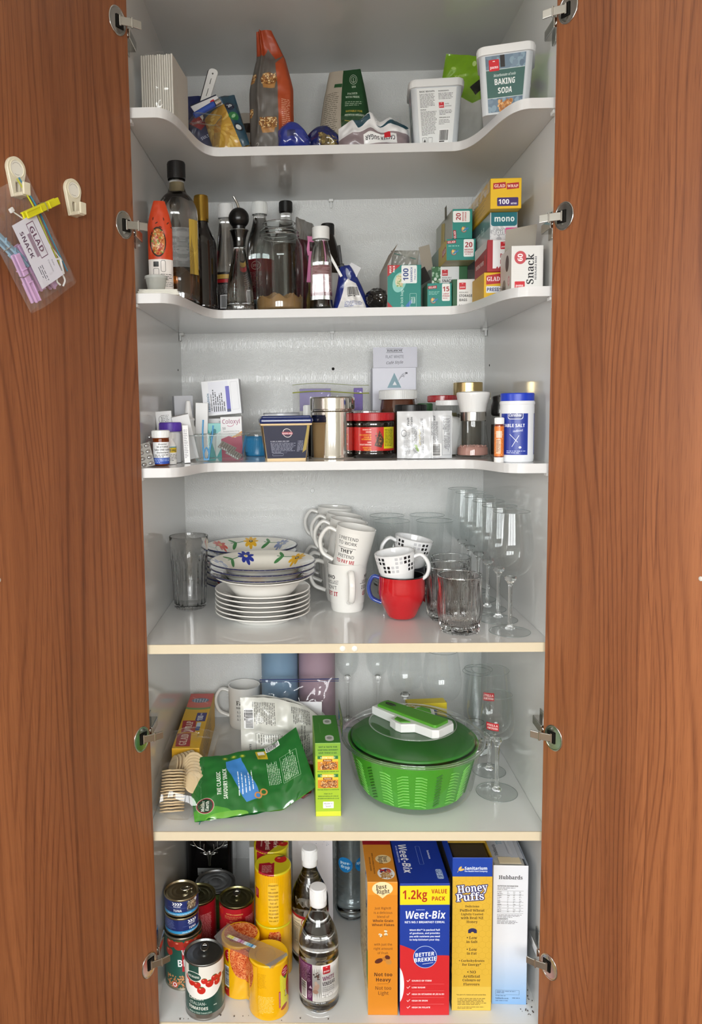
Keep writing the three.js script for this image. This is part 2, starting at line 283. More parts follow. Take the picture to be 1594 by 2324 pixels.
for (const [t, y] of [[sh1, Y1], [sh2, Y2], [sh3, Y3]]) for (const [x, z, r] of [[0.006, -0.012, 0], [W - 0.006, -0.012, 0], [0.006, -D + 0.02, 0], [W - 0.006, -D + 0.02, 0], [W / 2, -D + 0.006, 1]]) {
  const g = r ? merge([rb(0.01, 0.006, 0.01, 0.001, x, y - T - 0.003, z), rb(0.004, 0.014, 0.004, 0.001, x, y - T - 0.013, z)]) : merge([rb(0.011, 0.006, 0.016, 0.001, x, y - T - 0.003, z), rb(0.004, 0.014, 0.012, 0.001, x + (x < 0.3 ? -0.003 : 0.003), y - T - 0.011, z)]);
  part(t, 'shelf_pin', g, WHITEPL);
}
for (const x of [0.353, 0.374]) part(sh4, 'screw_cap', new THREE.SphereGeometry(0.0052, 20, 10).scale(1, 1, 0.35).translate(x, Y4 - 0.0085, 0.0012), M('#f3efe6', { roughness: 0.35 }), 'round white screw cap');
{ // peg holes along the panels and a stick-on bumper
  const wb = scene.getObjectByName('wall_back'); const hole = M('#15130f', { roughness: 0.9 });
  for (const y of [1.557, 1.305, 1.077]) part(wb, 'peg_hole', merge([new THREE.TorusGeometry(0.0027, 0.0007, 8, 20).translate(0.359, y, -D + 0.001), cyl(0.0024, 0.0024, 0.002, 0, 0, 0, 16).rotateX(PI / 2).translate(0.359, y, -D + 0.0001)]), hole);
  part(wb, 'bumper', new THREE.SphereGeometry(0.006, 20, 12).scale(1, 1, 0.5).translate(0.307, 1.017, -D), WHITEPL);
  const wl = scene.getObjectByName('wall_left'), wr = scene.getObjectByName('wall_right');
  for (const y of [1.305, 1.077]) { part(wl, 'peg_hole', cyl(0.0024, 0.0024, 0.001, 0, 0, 0, 14).rotateZ(PI / 2).translate(0.0002, y, -D + 0.05), hole); part(wr, 'peg_hole', cyl(0.0024, 0.0024, 0.001, 0, 0, 0, 14).rotateZ(PI / 2).translate(W - 0.0002, y, -D + 0.05), hole); }
}

// ------------------------------------------------------------------ doors
function grain(seed, tone) {
  const w = 1024, h = 2048, N = createNoise2D(rng(seed));
  return dataTex(w, h, (x, y) => {
    const u = x / w, v = y / h * 1.6, cell = Math.min(6, Math.floor(u * 6.3 + 0.25 * Math.sin(Math.floor(u * 6.3) * 2.4))), o = cell * 7.31;
    const warp = N(u * 2.4 + o, v * 1.5 + o) * (0.02 + 0.022 * (cell % 3)) + N(u * 7 + o, v * 3.3) * 0.006, q = u + warp, ring = q * (34 + 9 * ((cell * 5) % 4)) + 1.3 * N(q * 4 + o, v * 0.4);
    const a = Math.pow(0.5 + 0.5 * Math.sin(ring * 2 * PI), 7) * (0.35 + 0.65 * (0.5 + 0.5 * N(q * 9 + 70, v * 1.4 + o)));
    const fiber = N(u * 150, v * 6) * 0.5 + N(u * 380, v * 16) * 0.5, pore = Math.max(0, N(u * 260 + 31, v * 14) - 0.5) * 1.7, wide = N(u * 3.2 + 40 + o, v * 0.6), streak = N(u * 26 + 5 + o, v * 0.7);
    const k = 0.98 - 0.2 * a + 0.05 * fiber - 0.22 * pore + 0.05 * wide + 0.05 * streak + 0.07 * (((cell * 37) % 10) / 10 - 0.5);
    return [cl(tone[0] * k), cl(tone[1] * Math.pow(k, 1.25)), cl(tone[2] * Math.pow(k, 1.4))];
  }, true);
}
const AL = 62 * PI / 180, DOORW = 0.372, DOORY0 = 0.07, DOORH = 1.95;
function makeDoor(n, sgn, ex, seed, tone) { // hinge edge of the inner face at x = ex; sgn -1 opens to the left
  const wood = new THREE.MeshPhysicalMaterial({ map: grain(seed, tone), roughness: 0.42, clearcoat: 0.12, clearcoatRoughness: 0.3 });
  const t = new THREE.Group(); t.name = 'door_' + n; t.userData.kind = 'structure'; t.userData.label = n === 1 ? 'cherry wood-grain cupboard door with two plastic hooks' : 'cherry wood-grain cupboard door without hooks'; scene.add(t);
  // local frame: x runs from the hinge edge outwards, z is the inner face normal
  t.position.set(ex, DOORY0, 0.011); t.rotation.y = sgn < 0 ? PI / 2 + (PI / 2 - AL) + PI : AL; t.userData.sgn = sgn;
  // for the left door the local x axis points (-cos, 0, sin); for the right door (cos, 0, sin)
  const u = V3(sgn * Math.cos(AL), 0, Math.sin(AL)), nn = V3(-sgn * Math.sin(AL), 0, Math.cos(AL));
  t.matrixAutoUpdate = true; const m = new THREE.Matrix4().makeBasis(sgn < 0 ? u.clone().negate() : u, V3(0, 1, 0), nn); t.quaternion.setFromRotationMatrix(m);
  const s = sgn < 0 ? -1 : 1; // local x outward = s
  const g = rb(DOORW, DOORH, 0.018, 0.001, s * DOORW / 2, DOORH / 2, -0.009, 1); const uv = g.attributes.uv, p = g.attributes.position; for (let i = 0; i < uv.count; i++) uv.setXY(i, p.getX(i) / 0.62 + 0.3, p.getY(i) / 1.98);
  part(t, 'panel', g, wood);
  return { t, s, u, nn };
}
const doorL = makeDoor(1, -1, 0.0125, 21, [148, 90, 54]), doorR = makeDoor(2, 1, W - 0.0135, 45, [148, 90, 54]);
function hinge(d, y) { // y above the room floor
  const h = new THREE.Group(); h.name = 'hinge'; h.position.set(0, y - DOORY0, 0); d.t.add(h); const s = d.s;
  const cx = s * 0.024, P = (x, yy, z) => [s * x, yy, z];
  // cup: oval flange with a sunken bowl
  part(h, 'cup', merge([new THREE.TorusGeometry(0.0185, 0.0016, 10, 40).scale(1, 1.12, 0.6).translate(cx, 0, 0.0008), lathe([[0.0001, 0.0006], [0.010, 0.0006], [0.0185, 0.0014]], 36).rotateX(PI / 2).scale(1, 1.12, 1).translate(cx, 0, 0)]), CHROME);
  part(h, 'cup_recess', merge([rb(0.017, 0.02, 0.001, 0.0005, s * 0.019, 0, 0.0016)]), M('#1d1b18', { roughness: 0.5, metalness: 0.6 }));
  // arm leaves the cup and steps round into the cupboard
  const tw = V3(0, 0, 0); const toWall = d.t.worldToLocal ? null : null;
  const arm = new THREE.Group();
  const pts = [P(0.022, 0, 0.004), P(0.006, 0, 0.015), P(-0.008, 0, 0.021)];
  const bar = (a, b, w, th) => { const A = V3(...a), B = V3(...b), g = rb(A.distanceTo(B) + 0.002, w, th, 0.001); const dir = B.clone().sub(A).normalize(); const q = new THREE.Quaternion().setFromUnitVectors(V3(1, 0, 0), dir); g.applyQuaternion(q); g.translate((A.x + B.x) / 2, (A.y + B.y) / 2, (A.z + B.z) / 2); return g; };
  part(h, 'arm', merge([bar(pts[0], pts[1], 0.013, 0.003), bar(pts[1], pts[2], 0.013, 0.003), cyl(0.002, 0.002, 0.016, pts[1][0], 0, pts[1][2], 12), cyl(0.002, 0.002, 0.016, pts[0][0], 0, pts[0][2], 12)]), CHROME);
  // mounting plate fixed to the cupboard side
  d.t.updateMatrixWorld(true); const inv = h.matrixWorld.clone(); h.updateMatrixWorld(true); inv.copy(h.matrixWorld).invert();
  const wx = d.s < 0 ? 0.007 : W - 0.007, w0 = V3(wx, y, -0.005), g = merge([rb(0.012, 0.016, 0.05, 0.0015, wx, y - 0.002, -0.03), rb(0.003, 0.045, 0.02, 0.001, d.s < 0 ? 0.002 : W - 0.002, y, -0.035), cyl(0.003, 0.003, 0.004, 0, 0, 0, 12).rotateX(PI / 2).translate(wx, y - 0.002, -0.003)]);
  part(h, 'mounting_arm', g.applyMatrix4(inv), STEEL);
}
for (const y of [1.8285, 1.513, 0.644, 0.2245]) { hinge(doorL, y); hinge(doorR, y); }

// ------------------------------------------------------------------ floor of the cupboard: tins, vinegar, cereal
function lidGeo(r, y) { return lathe([[0.0001, y - 0.003], [r * 0.3, y - 0.003], [r * 0.32, y - 0.0024], [r * 0.36, y - 0.003], [r * 0.55, y - 0.003], [r * 0.58, y - 0.0023], [r * 0.62, y - 0.003], [r * 0.8, y - 0.003], [r * 0.84, y - 0.0022], [r * 0.88, y - 0.0035], [r * 0.93, y - 0.0035], [r * 0.95, y], [r * 0.99, y + 0.0005], [r * 1.015, y - 0.0005], [r * 1.015, y - 0.003], [r * 0.99, y - 0.0038]], 56); }
function tabGeo(r, y, a = 0) { // ring-pull
  const s = new THREE.Shape(); s.absellipse(0, 0, r * 0.2, r * 0.3, 0, 2 * PI, false, 0); const h = new THREE.Path(); h.absellipse(0, r * 0.06, r * 0.12, r * 0.15, 0, 2 * PI, true, 0); s.holes.push(h);
  const ring = new THREE.ExtrudeGeometry(s, { depth: 0.001, bevelEnabled: true, bevelSize: 0.0006, bevelThickness: 0.0006, bevelSegments: 2, curveSegments: 20 }).rotateX(-PI / 2).translate(0, y - 0.0005, -r * 0.28);
  const riv = cyl(r * 0.09, r * 0.09, 0.0022, 0, y - 0.001, -r * 0.62, 16); return merge([ring, riv, rb(r * 0.26, 0.0012, r * 0.22, 0.0005, 0, y - 0.0002, -r * 0.5)]).rotateY(a);
}
function tin(label, pos, ry, r, h, draw, o = {}) {
  const t = thing('tin_can', label, 'can', pos, ry, o.group);
  part(t, 'body', lathe(prof([[0.0001, 0.002], [r * 0.93, 0.002], [r * 0.95, 0.0, 0.001], [r * 1.01, 0.0005, 0.001], [r * 1.01, 0.003, 0.001], [r * 0.985, 0.005], [r * 0.985, h - 0.005], [r * 0.99, h - 0.003]]), 56), o.metal || TIN);
  part(t, 'lid', lidGeo(r, h - 0.0015), o.lid || o.metal || TIN);
  if (o.tab !== false) part(t, 'ring_pull', tabGeo(r, h, o.tabA || 0), STEEL);
  if (draw) band(t, 'paper_label', r, r, o.y0 ?? 0.006, o.y1 ?? h - 0.006, 0, 2 * PI, draw, { roughness: 0.35 });
  return t;
}
const beansPile = (g, x, y, w, h, n, seed) => { const r = rng(seed); for (let i = 0; i < n; i++) { const a = x + r() * w, b = y + r() * h, q = 1.6 + r() * 0.8, ro = r() * 3; ell(g, a + 0.3, b + 0.4, q * 1.15, q * 0.8, '#9c4a22', ro); ell(g, a, b, q, q * 0.68, ['#d9965c', '#cf8850', '#e0a36c'][i % 3], ro); } };
const tomatoPic = (g, x, y, r, c = '#c8281e') => { ell(g, x, y, r, r * 0.92, c); ell(g, x - r * 0.3, y - r * 0.35, r * 0.28, r * 0.16, '#e88a72'); for (let k = 0; k < 5; k++) { const a = -PI / 2 + (k - 2) * 0.55; hline(g, x, y - r * 0.72, x + Math.cos(a) * r * 0.6, y - r * 0.72 + Math.sin(a) * r * 0.32 + r * 0.12, '#3d6b2b', r * 0.13); } };
// cherry tomatoes
tin('dark green cherry tomatoes tin with ring-pull lid beside the yellow spaghetti pack', [0.090, Y6, -0.038], 0.02, 0.0368, 0.112, (g, w, h) => {
  fill('#1f4a41')(g, w, h); g.fillStyle = '#e9e5dc'; g.fillRect(-1, -1, w + 2, 30); const c = w / 2;
  ell(g, c, 34, 46, 26, '#e9e5dc'); ell(g, c - 4, 46, 40, 18, '#f4f2ee'); g.fillStyle = '#1f4a41'; g.fillRect(c - 28, -1, 22, 16);
  for (const [x, y, r] of [[-30, 26, 6], [-22, 34, 7], [-10, 36, 7.5], [14, 34, 8], [24, 26, 7], [30, 36, 7], [4, 28, 6], [-2, 46, 8], [36, 28, 6]]) tomatoPic(g, c + x, y, r);
  ell(g, c - 17, 21, 16.5, 9.5, '#f2efe8'); ell(g, c - 17, 21, 15, 8.3, '#1f4a41'); tx(g, 'DELMAINE', c - 17, 21.6, 5.2, '#f5f2ea', 'serif', 'center', 25);
  tx(g, 'CHERRY', c - 13, 63, 8.6, '#f3f0e8', 'sans-serif', 'center', 33); tx(g, '-ITALIAN-', c - 11, 73, 8.4, '#d9ded6', 'sans-serif', 'center', 37, 0, 'normal'); tx(g, 'TOMATOES', c - 10, 82.5, 8.6, '#f3f0e8', 'sans-serif', 'center', 40); tx(g, 'Whole in Thick Tomato Juice', c - 6, 91, 4.6, '#dfe3da', 'serif', 'center', 46, 0, 'normal'); tx(g, '400g', c + 24, 79, 3.2, '#dfe3da');
  fine(g, c + 44, 45, 34, 18, 2.4, '#b9c9bf', 5); fine(g, c - 80, 45, 34, 18, 2.4, '#b9c9bf', 6);
}, { y0: 0.013, y1: 0.107, metal: M('#a9a8a6', { metalness: 1, roughness: 0.34 }), lid: M('#8e9190', { metalness: 1, roughness: 0.34 }) });
// baked beans under two tuna tins
tin('baked beans tin with teal and red label, two tuna tins stacked on it', [0.0385, Y6, -0.112], 0.35, 0.037, 0.11, (g, w, h) => {
  fill('#1c5a4c')(g, w, h); const c = w / 2; for (const [x, y, r] of [[-34, 8, 10], [-16, 10, 11], [4, 8, 10], [22, 9, 11], [-38, 26, 9], [38, 12, 10]]) tomatoPic(g, c + x, y, r, '#b8301f');
  g.fillStyle = '#c4202c'; g.fillRect(c - 10, 14, 46, 50); tx(g, "Wattie's", c + 10, 24, 15, '#fff', 'serif', 'center', 42, -0.06, 'bold'); tx(g, 'BEANZ', c + 8, 46, 20, '#fff', 'sans-serif', 'center', 56, -0.04); tx(g, 'TOMATO', c + 10, 62, 6.4, '#fff', 'sans-serif', 'center', 28); tx(g, 'BAKED IN', c + 10, 34.5, 2.8, '#f5d6cf'); tx(g, 'BAKED BEANS IN', c + 10, 56.5, 2.6, '#f5d6cf');
  beansPile(g, c - 44, 72, 88, 27, 190, 4); ell(g, c - 26, 92, 6, 6, '#d23a34'); ell(g, c - 26, 92, 4.6, 4.6, '#fff'); ell(g, c - 26, 92, 2.6, 2.6, '#d23a34');
}, {});
function tuna(y, ry, label, off) {
  tin(label, [0.0372, y, -0.112], ry, 0.0335, 0.0365, (g, w, h) => {
    fill('#1d2c6b')(g, w, h); const c = w / 2; g.fillStyle = '#2f9ad6'; g.fillRect(-1, h - 6.2, w + 2, 8); g.fillStyle = '#42506e'; g.fillRect(c + 18, -1, 24, h - 5); ell(g, c + 29, 12, 11, 10, '#2a2622'); speckle(g, c + 19, 4, 20, 16, ['#8d7c66', '#b9a88c', '#5b4d3f', '#d3c5aa'], 120, 0.5, 1.7, 5); ell(g, c + 39, 5, 3.4, 3.4, '#e8ecf2');
    for (let k = 0; k < 4; k++) { const x = c - 12 + k * 5; poly(g, [[x, 4], [x + 3, 4], [x + 6, 7], [x + 3, 10], [x, 10], [x + 3, 7]], '#fff'); }
    tx(g, 'SEALORD', c - 2, 12.6, 3.4, '#fff', 'sans-serif', 'center', 20); hline(g, c - 22, 15.5, c + 18, 15.5, '#8fa3c9', 0.3); tx(g, 'TUNA', c - 1, 20.5, 6.4, '#fff', 'sans-serif', 'center', 17); tx(g, 'Chunky Style Tuna in Spring Water', c + 2, h - 3, 3, '#e9f4fb', 'sans-serif', 'center', 52, 0, 'bold', -0.1);
    fine(g, c - 70, 4, 34, 9, 2.1, '#8fa0d0', 7); g.fillStyle = '#42506e'; g.fillRect(c - 100, -1, 24, h - 5);
  }, { group: undefined, metal: M('#b3a98d', { metalness: 1, roughness: 0.28 }), y0: 0.003, y1: 0.0335, tabA: off });
}
tuna(Y6 + 0.1115, 0.85, 'small blue tuna tin standing directly on the baked beans tin', 0);
tuna(Y6 + 0.1495, -0.05, 'small blue tuna tin topmost of its stack with ring-pull showing', -1.2);
const redSoup = (seed, pic) => (g, w, h) => {
  fill('#a3131f')(g, w, h); const c = w / 2; g.fillStyle = '#b8202a'; g.fillRect(c - 34, -1, 52, h + 2); if (pic) { tomatoPic(g, c - 30, 10, 9); ell(g, c - 36, 30, 6, 3, '#3e6b2c', 0.5); }
  tx(g, "WATTIE'S CONDENSED", c + 4, 12, 3.4, '#e9c46a', 'sans-serif', 'center', 44, 0, 'bold'); fine(g, c - 18, 16, 42, 3, 2.6, '#d9a25c', seed); tx(g, 'ADD YOUR OWN', c + 6, 27, 3.2, '#e9c46a'); fine(g, c - 14, 31, 40, 4, 2.6, '#d9a25c', seed + 1); tx(g, 'SIMPLY HEAT', c + 8, 46, 3.2, '#e9c46a'); fine(g, c - 10, 50, 36, 5, 2.6, '#d9a25c', seed + 2);
  fine(g, c + 28, 20, 26, 24, 2.5, '#f0b8b8', seed + 3); hline(g, c + 27, 18, c + 27, 88, '#e0a0a0', 0.3); fine(g, c - 84, 20, 30, 24, 2.5, '#f0b8b8', seed + 4);
};
tin('dark red soup tin squeezed between the baked beans and the large grey-lidded tin', [0.0565, Y6, -0.2], -0.5, 0.0368, 0.12, redSoup(3, false), { metal: M('#8f8a63', { metalness: 1, roughness: 0.32 }), tabA: 1 });
tin('dark red soup tin with tomato picture behind the spaghetti twin pack', [0.138, Y6, -0.19], -0.15, 0.0365, 0.12, redSoup(8, true), { metal: M('#8f8a63', { metalness: 1, roughness: 0.32 }), tabA: 0.2 });
tin('wide tin with plain grey lid in front of the black whisky box', [0.082, Y6, -0.289], 0, 0.0435, 0.09, (g, w, h) => { fill('#4d6b2f')(g, w, h); const c = w / 2; speckle(g, 0, 0, w, h, ['#5f7d3a', '#3c5a26', '#6f8c48'], 160, 2, 6, 4); g.fillStyle = '#e7e3d5'; g.fillRect(c + 20, 20, 60, 60); fine(g, c + 24, 26, 50, 18, 2.6, '#5a6a48', 9); }, { metal: M('#8a8b8c', { metalness: 1, roughness: 0.36 }), tab: false });
// spaghetti packs: tins shrink-wrapped together
const YEL = '#f0b400';
const spagPic = (g, x, y, w, h, seed) => { g.save(); g.beginPath(); g.ellipse(x + w / 2, y + h / 2, w / 2, h / 2, 0, 0, 2 * PI); g.clip(); g.fillStyle = '#b5401f'; g.fillRect(x, y, w, h); const r = rng(seed); g.lineCap = 'round'; for (let i = 0; i < w * h / 9; i++) { const a = x + r() * w, b = y + r() * h, t = r() * 6; g.strokeStyle = ['#e2854a', '#d96f3a', '#eba66a', '#c9562b'][i % 4]; g.lineWidth = 1.25; g.beginPath(); g.arc(a, b, 2 + r() * 3.4, t, t + 2 + r() * 1.6); g.stroke(); } g.restore(); };
const spagLabel = (variant) => (g, w, h) => {
  fill(YEL)(g, w, h); const c = w / 2;
  if (variant === 0) { // front tin: text on the left, tomato badge and red logo at the right edge
    fine(g, c - 30, 14, 26, 12, 2.5, '#c98f00', 2); fine(g, c - 24, 58, 34, 13, 2.7, '#f7de86', 3); g.fillStyle = '#e8e23a'; rrect(g, c + 22, 20, 22, 66, 3, '#e2da2c'); ell(g, c + 36, 18, 10, 10, '#b4182a'); tx(g, 'SIMPLE', c + 36, 13.5, 3, '#fff'); tx(g, 'DELICIOUS', c + 36, 18, 3, '#fff', 'sans-serif', 'center', 17); tx(g, 'FOOD', c + 36, 22.5, 3, '#fff'); poly(g, [[c + 30, 27], [c + 36, 33], [c + 42, 27]], '#3f7a2a');
    rrect(g, c + 19, 52, 4, 32, 1, '#b4182a'); fine(g, c + 19.6, 54, 3, 20, 1.5, '#fff', 5); outlined(g, 'D', c + 40, 62, 15, '#f4e9c0', '#5a2412', 2, 'serif'); ell(g, c + 32, 86, 9, 4, '#a8431f', -0.3); ell(g, c + 60, 50, 22, 30, '#b5401f'); spagPic(g, c + 48, 26, 34, 50, 9);
    spagPic(g, c - 76, 8, 44, 64, 6); g.save(); g.translate(c - 54, 88); g.rotate(0); fine(g, -20, -8, 38, 6, 2.5, '#5b3b00', 4); g.restore();
  } else if (variant === 1) { rrect(g, c - 38, 42, 30, 42, 0.5, '#fff'); barcode(g, c - 37, 42, 28, 42, 8, true); ell(g, c - 24, 20, 12, 13, '#b4182a'); tx(g, 'GREAT', c - 24, 14, 3.6, '#f7e6c8'); tx(g, 'TASTY', c - 24, 19, 3.6, '#f7e6c8'); tx(g, 'FOOD', c - 24, 24, 3.6, '#f7e6c8'); poly(g, [[c - 30, 32], [c - 24, 38], [c - 18, 32]], '#3f7a2a'); fine(g, c - 2, 34, 30, 20, 2.7, '#c98f00', 6); spagPic(g, c - 6, -6, 48, 44, 3); tomatoPic(g, c - 30, 94, 10); } else { // tall back stack
    const bits = ['SPAGHETTI', 'TASTY', 'SUN-GROWN', 'TOMATOES', 'WITH PASTA', 'full of', 'THE FLAVOUR', 'OR SIMPLY', 'DELICIOUS', 'THE WAY', 'YOU LIKE IT']; for (let k = 0; k < 22; k++) hline(g, c - 44 + k * 4, 4, c - 44 + k * 4, 30 + (k * 7) % 50, '#d99e00', 0.5); g.save(); rrect(g, c - 10, 14, 22, 88, 9, '#f3c53a'); bits.forEach((s, i) => tx(g, s, c + 1, 20 + i * 7.4, i % 3 === 1 ? 3.4 : 4.6, '#6d4300', 'sans-serif', 'center', 20)); g.restore(); rrect(g, c - 44, 34, 12, 20, 1, '#a8182a'); fine(g, c - 42, 37, 8, 6, 2.5, '#f0c0b0', 5);
  }
};
function wrappedTin(parent, x, y, z, ry, r, h, draw, topDraw, name = 'tin') {
  const g = new THREE.Group(); g.name = name; g.position.set(x, y, z); g.rotation.y = ry; parent.add(g);
  part(g, 'body', lathe(prof([[0.0001, 0.001], [r * 0.93, 0.001], [r * 0.96, 0, 0.001], [r, 0.0008, 0.001], [r, 0.004], [r * 0.99, 0.006], [r * 0.99, h - 0.006], [r * 0.995, h - 0.004]]), 48), M('#c9a21c', { metalness: 0.4, roughness: 0.35 }));
  const L = print(0.074, 0.074, topDraw, 0.8); const top = lathe([[0.0001, h - 0.0015], [r * 0.5, h - 0.0015], [r * 0.86, h - 0.001], [r * 0.95, h], [r, h - 0.001], [r * 1.005, h - 0.004]], 48); const p = top.attributes.position, uv = top.attributes.uv; for (let i = 0; i < uv.count; i++) uv.setXY(i, 0.5 + p.getX(i) / 0.076, 0.5 - p.getZ(i) / 0.076);
  part(g, 'wrap_top', toPrint(top, L), PM(L, { roughness: 0.25, clearcoat: 0.5, clearcoatRoughness: 0.1 }));
  band(g, 'printed_wrap', r * 1.004, r * 1.004, 0.001, h - 0.003, 0, 2 * PI, draw, { roughness: 0.25, clearcoat: 0.5, clearcoatRoughness: 0.1 });
  return g;
}
{
  const ax = 0.2115, az = -0.0395, bx0 = 0.1545, bz = -0.0905, t = thing('spaghetti_pack', 'twin pack of yellow spaghetti tins joined by torn clear shrink film', 'can pack', [0.183, Y6, -0.065]);
  const R = 0.0372; const rel = (x, z) => [x - 0.183, z + 0.065];
  wrappedTin(t, ...[rel(ax, az)[0], 0, rel(ax, az)[1]], 0.05, R, 0.108, spagLabel(0), (g, w, h) => { fill('#edb912')(g, w, h); ell(g, w * 0.42, h * 0.55, 20, 20, '#e3b010'); g.strokeStyle = '#caa020'; g.lineWidth = 0.6; g.beginPath(); g.arc(w * 0.42, h * 0.55, 18, 0, 7); g.stroke(); poly(g, [[30, h - 6], [w - 4, 38], [w - 2, 46], [40, h]], '#9aa0a4'); });
  wrappedTin(t, ...[rel(bx0, bz)[0], 0, rel(bx0, bz)[1]], 0.1, R, 0.108, spagLabel(1), (g, w, h) => { fill('#edb912')(g, w, h); spagPic(g, 6, 4, 64, 56, 12); });
  // film saddle between the two tins: printed front sheet that dips into the waist
  const dir = [ax - bx0, az - bz], dl = Math.hypot(...dir), ux = dir[0] / dl, uz = dir[1] / dl, nx = -uz, nz = ux; // n points to the front left
  const sgn = nz > 0 ? 1 : -1, P = [], U = [], I = [], nu = 18, nv = 14, H = 0.103;
  for (let j = 0; j <= nv; j++) for (let i = 0; i <= nu; i++) { const s = i / nu, v = j / nv; const along = 0.006 + s * (dl + 0.002); const off = 0.0012 + Math.max(0.019, Math.sqrt(Math.max(0, R * R - along * along)), Math.sqrt(Math.max(0, R * R - (dl - along) * (dl - along)))); const x = bx0 + ux * along + nx * sgn * off - 0.183, z = bz + uz * along + nz * sgn * off + 0.065; P.push(x, 0.004 + v * (H - 0.004), z + 0.0008 * n2(s * 9, v * 7)); U.push(s, v); }
  for (let j = 0; j < nv; j++) for (let i = 0; i < nu; i++) { const a = j * (nu + 1) + i; I.push(a, a + 1, a + nu + 2, a, a + nu + 2, a + nu + 1); }
  const L = print(0.12, H, (g, w, h) => { fill('#eeb305')(g, w, h); spagPic(g, 4, -30, 100, 96, 21); fine(g, 50, 64, 34, 12, 2.7, '#5b3b00', 31); });
  const g = new THREE.BufferGeometry(); g.setAttribute('position', new THREE.Float32BufferAttribute(P, 3)); g.setAttribute('uv', new THREE.Float32BufferAttribute(U, 2)); g.setIndex(I); g.computeVertexNormals();
  part(t, 'film_waist', toPrint(g, L), PM(L, { roughness: 0.22, clearcoat: 0.6, clearcoatRoughness: 0.08 }));
  // torn clear strip lying across both lids, with its strip of colour squares
  const strip = []; const sp = []; for (let i = 0; i <= 16; i++) { const s = i / 16, x = bx0 - 0.036 + s * 0.115 - 0.183, z = bz + 0.012 + s * 0.066 + 0.065; sp.push([x, 0.1115 + 0.003 * Math.sin(PI * s) + (s < 0.15 ? (0.15 - s) * 0.09 : 0), z]); }
  const SP = [], SI = []; sp.forEach(([x, y, z], i) => { const ox = 0.012, oz = -0.02; SP.push(x - ox, y + 0.0008 * n2(i, 3), z - oz, x, y + 0.001, z, x + ox, y + 0.0008 * n2(i, 9), z + oz); }); for (let i = 0; i < 16; i++) { const a = i * 3; SI.push(a, a + 3, a + 1, a + 1, a + 3, a + 4, a + 1, a + 4, a + 2, a + 2, a + 4, a + 5); }
  const sg = new THREE.BufferGeometry(); sg.setAttribute('position', new THREE.Float32BufferAttribute(SP, 3)); sg.setAttribute('uv', new THREE.Float32BufferAttribute(new Array(SP.length / 3 * 2).fill(0), 2)); sg.setIndex(SI); sg.computeVertexNormals();
  part(t, 'clear_film', sg, M('#dcd6d6', { transmission: 0.85, thickness: 0, roughness: 0.12, ior: 1.45 }));
  const cs = ['#e9e08a', '#efe67a', '#e8e05a', '#d8d2c8', '#e6dfe8', '#d8a8c8', '#b06a9c', '#c8a0b8', '#e8f0f4', '#a8d8e8', '#7ac0e0', '#4a90c8', '#d0e0ec']; const CL = print(0.065, 0.008, (g, w, h) => { cs.forEach((c, i) => { g.fillStyle = c; g.fillRect(i * 5, -1, 4.6, h + 2); }); });
  const cg = sheetGeo(0.065, 0.008, CL).rotateX(-PI / 2).rotateY(-0.521).translate(sp[6][0] - 0.003, sp[6][1] + 0.0022, sp[6][2] - 0.004); part(t, 'colour_strip', cg, PM(CL, { roughness: 0.3 }));
}
const spagTop = (g, w, h) => { fill('#d8c81e')(g, w, h); poly(g, [[10, h + 2], [10, 34], [30, 30], [34, 34], [40, 30], [40, h + 2]], '#a8182a'); fine(g, 16, 40, 20, 10, 2.6, '#f0c9b8', 3); tomatoPic(g, 52, 20, 12); };
{
  const t = thing('spaghetti_pack', 'tall two-high pack of yellow spaghetti tins in one shrink wrap beside the amber vinegar', 'can pack', [0.217, Y6, -0.1425], 0.02);
  wrappedTin(t, 0, 0, 0, 0.1, 0.0365, 0.109, (g, w, h) => { fill('#eeb30a')(g, w, h); const c = w / 2; g.save(); g.beginPath(); g.rect(c - 14, 6, 26, 30); g.clip(); spagPic(g, c - 14, 0, 26, 40, 15); g.restore(); }, fill('#d8c81e'));
  wrappedTin(t, 0, 0.1095, 0, 0, 0.0365, 0.11, spagLabel(2), spagTop);
}
{
  const t = thing('spaghetti_pack', 'two-high pack of yellow spaghetti tins with red lid print behind the tall yellow pack', 'can pack', [0.2105, Y6, -0.2185], 0);
  wrappedTin(t, 0, 0, 0, 0, 0.0365, 0.109, fill('#eeb30a'), fill('#d8c81e'));
  wrappedTin(t, 0, 0.1095, 0, 0, 0.0365, 0.11, (g, w, h) => { fill('#d8c81e')(g, w, h); const c = w / 2; rrect(g, c - 34, 2, 50, 40, 4, '#a8182a'); tomatoPic(g, c + 26, 18, 10); tx(g, 'Spaghetti', c - 9, 22, 9, '#f4e9c0', 'serif', 'center', 40); }, (g, w, h) => { fill('#cfbf22')(g, w, h); poly(g, [[6, h], [6, 4], [62, 4], [62, 42], [48, 46], [30, h]], '#8e1522'); tx(g, "Wattie's", 46, 30, 11, '#f4ead8', 'serif', 'center', 44, PI / 2); tx(g, 'Spaghetti', 30, 36, 12, '#f4ead8', 'serif', 'center', 50, PI / 2); tx(g, 'TOMATO SAUCE', 17, 34, 4, '#f4ead8', 'sans-serif', 'center', 36, PI / 2); tomatoPic(g, 62, 40, 9); });
}
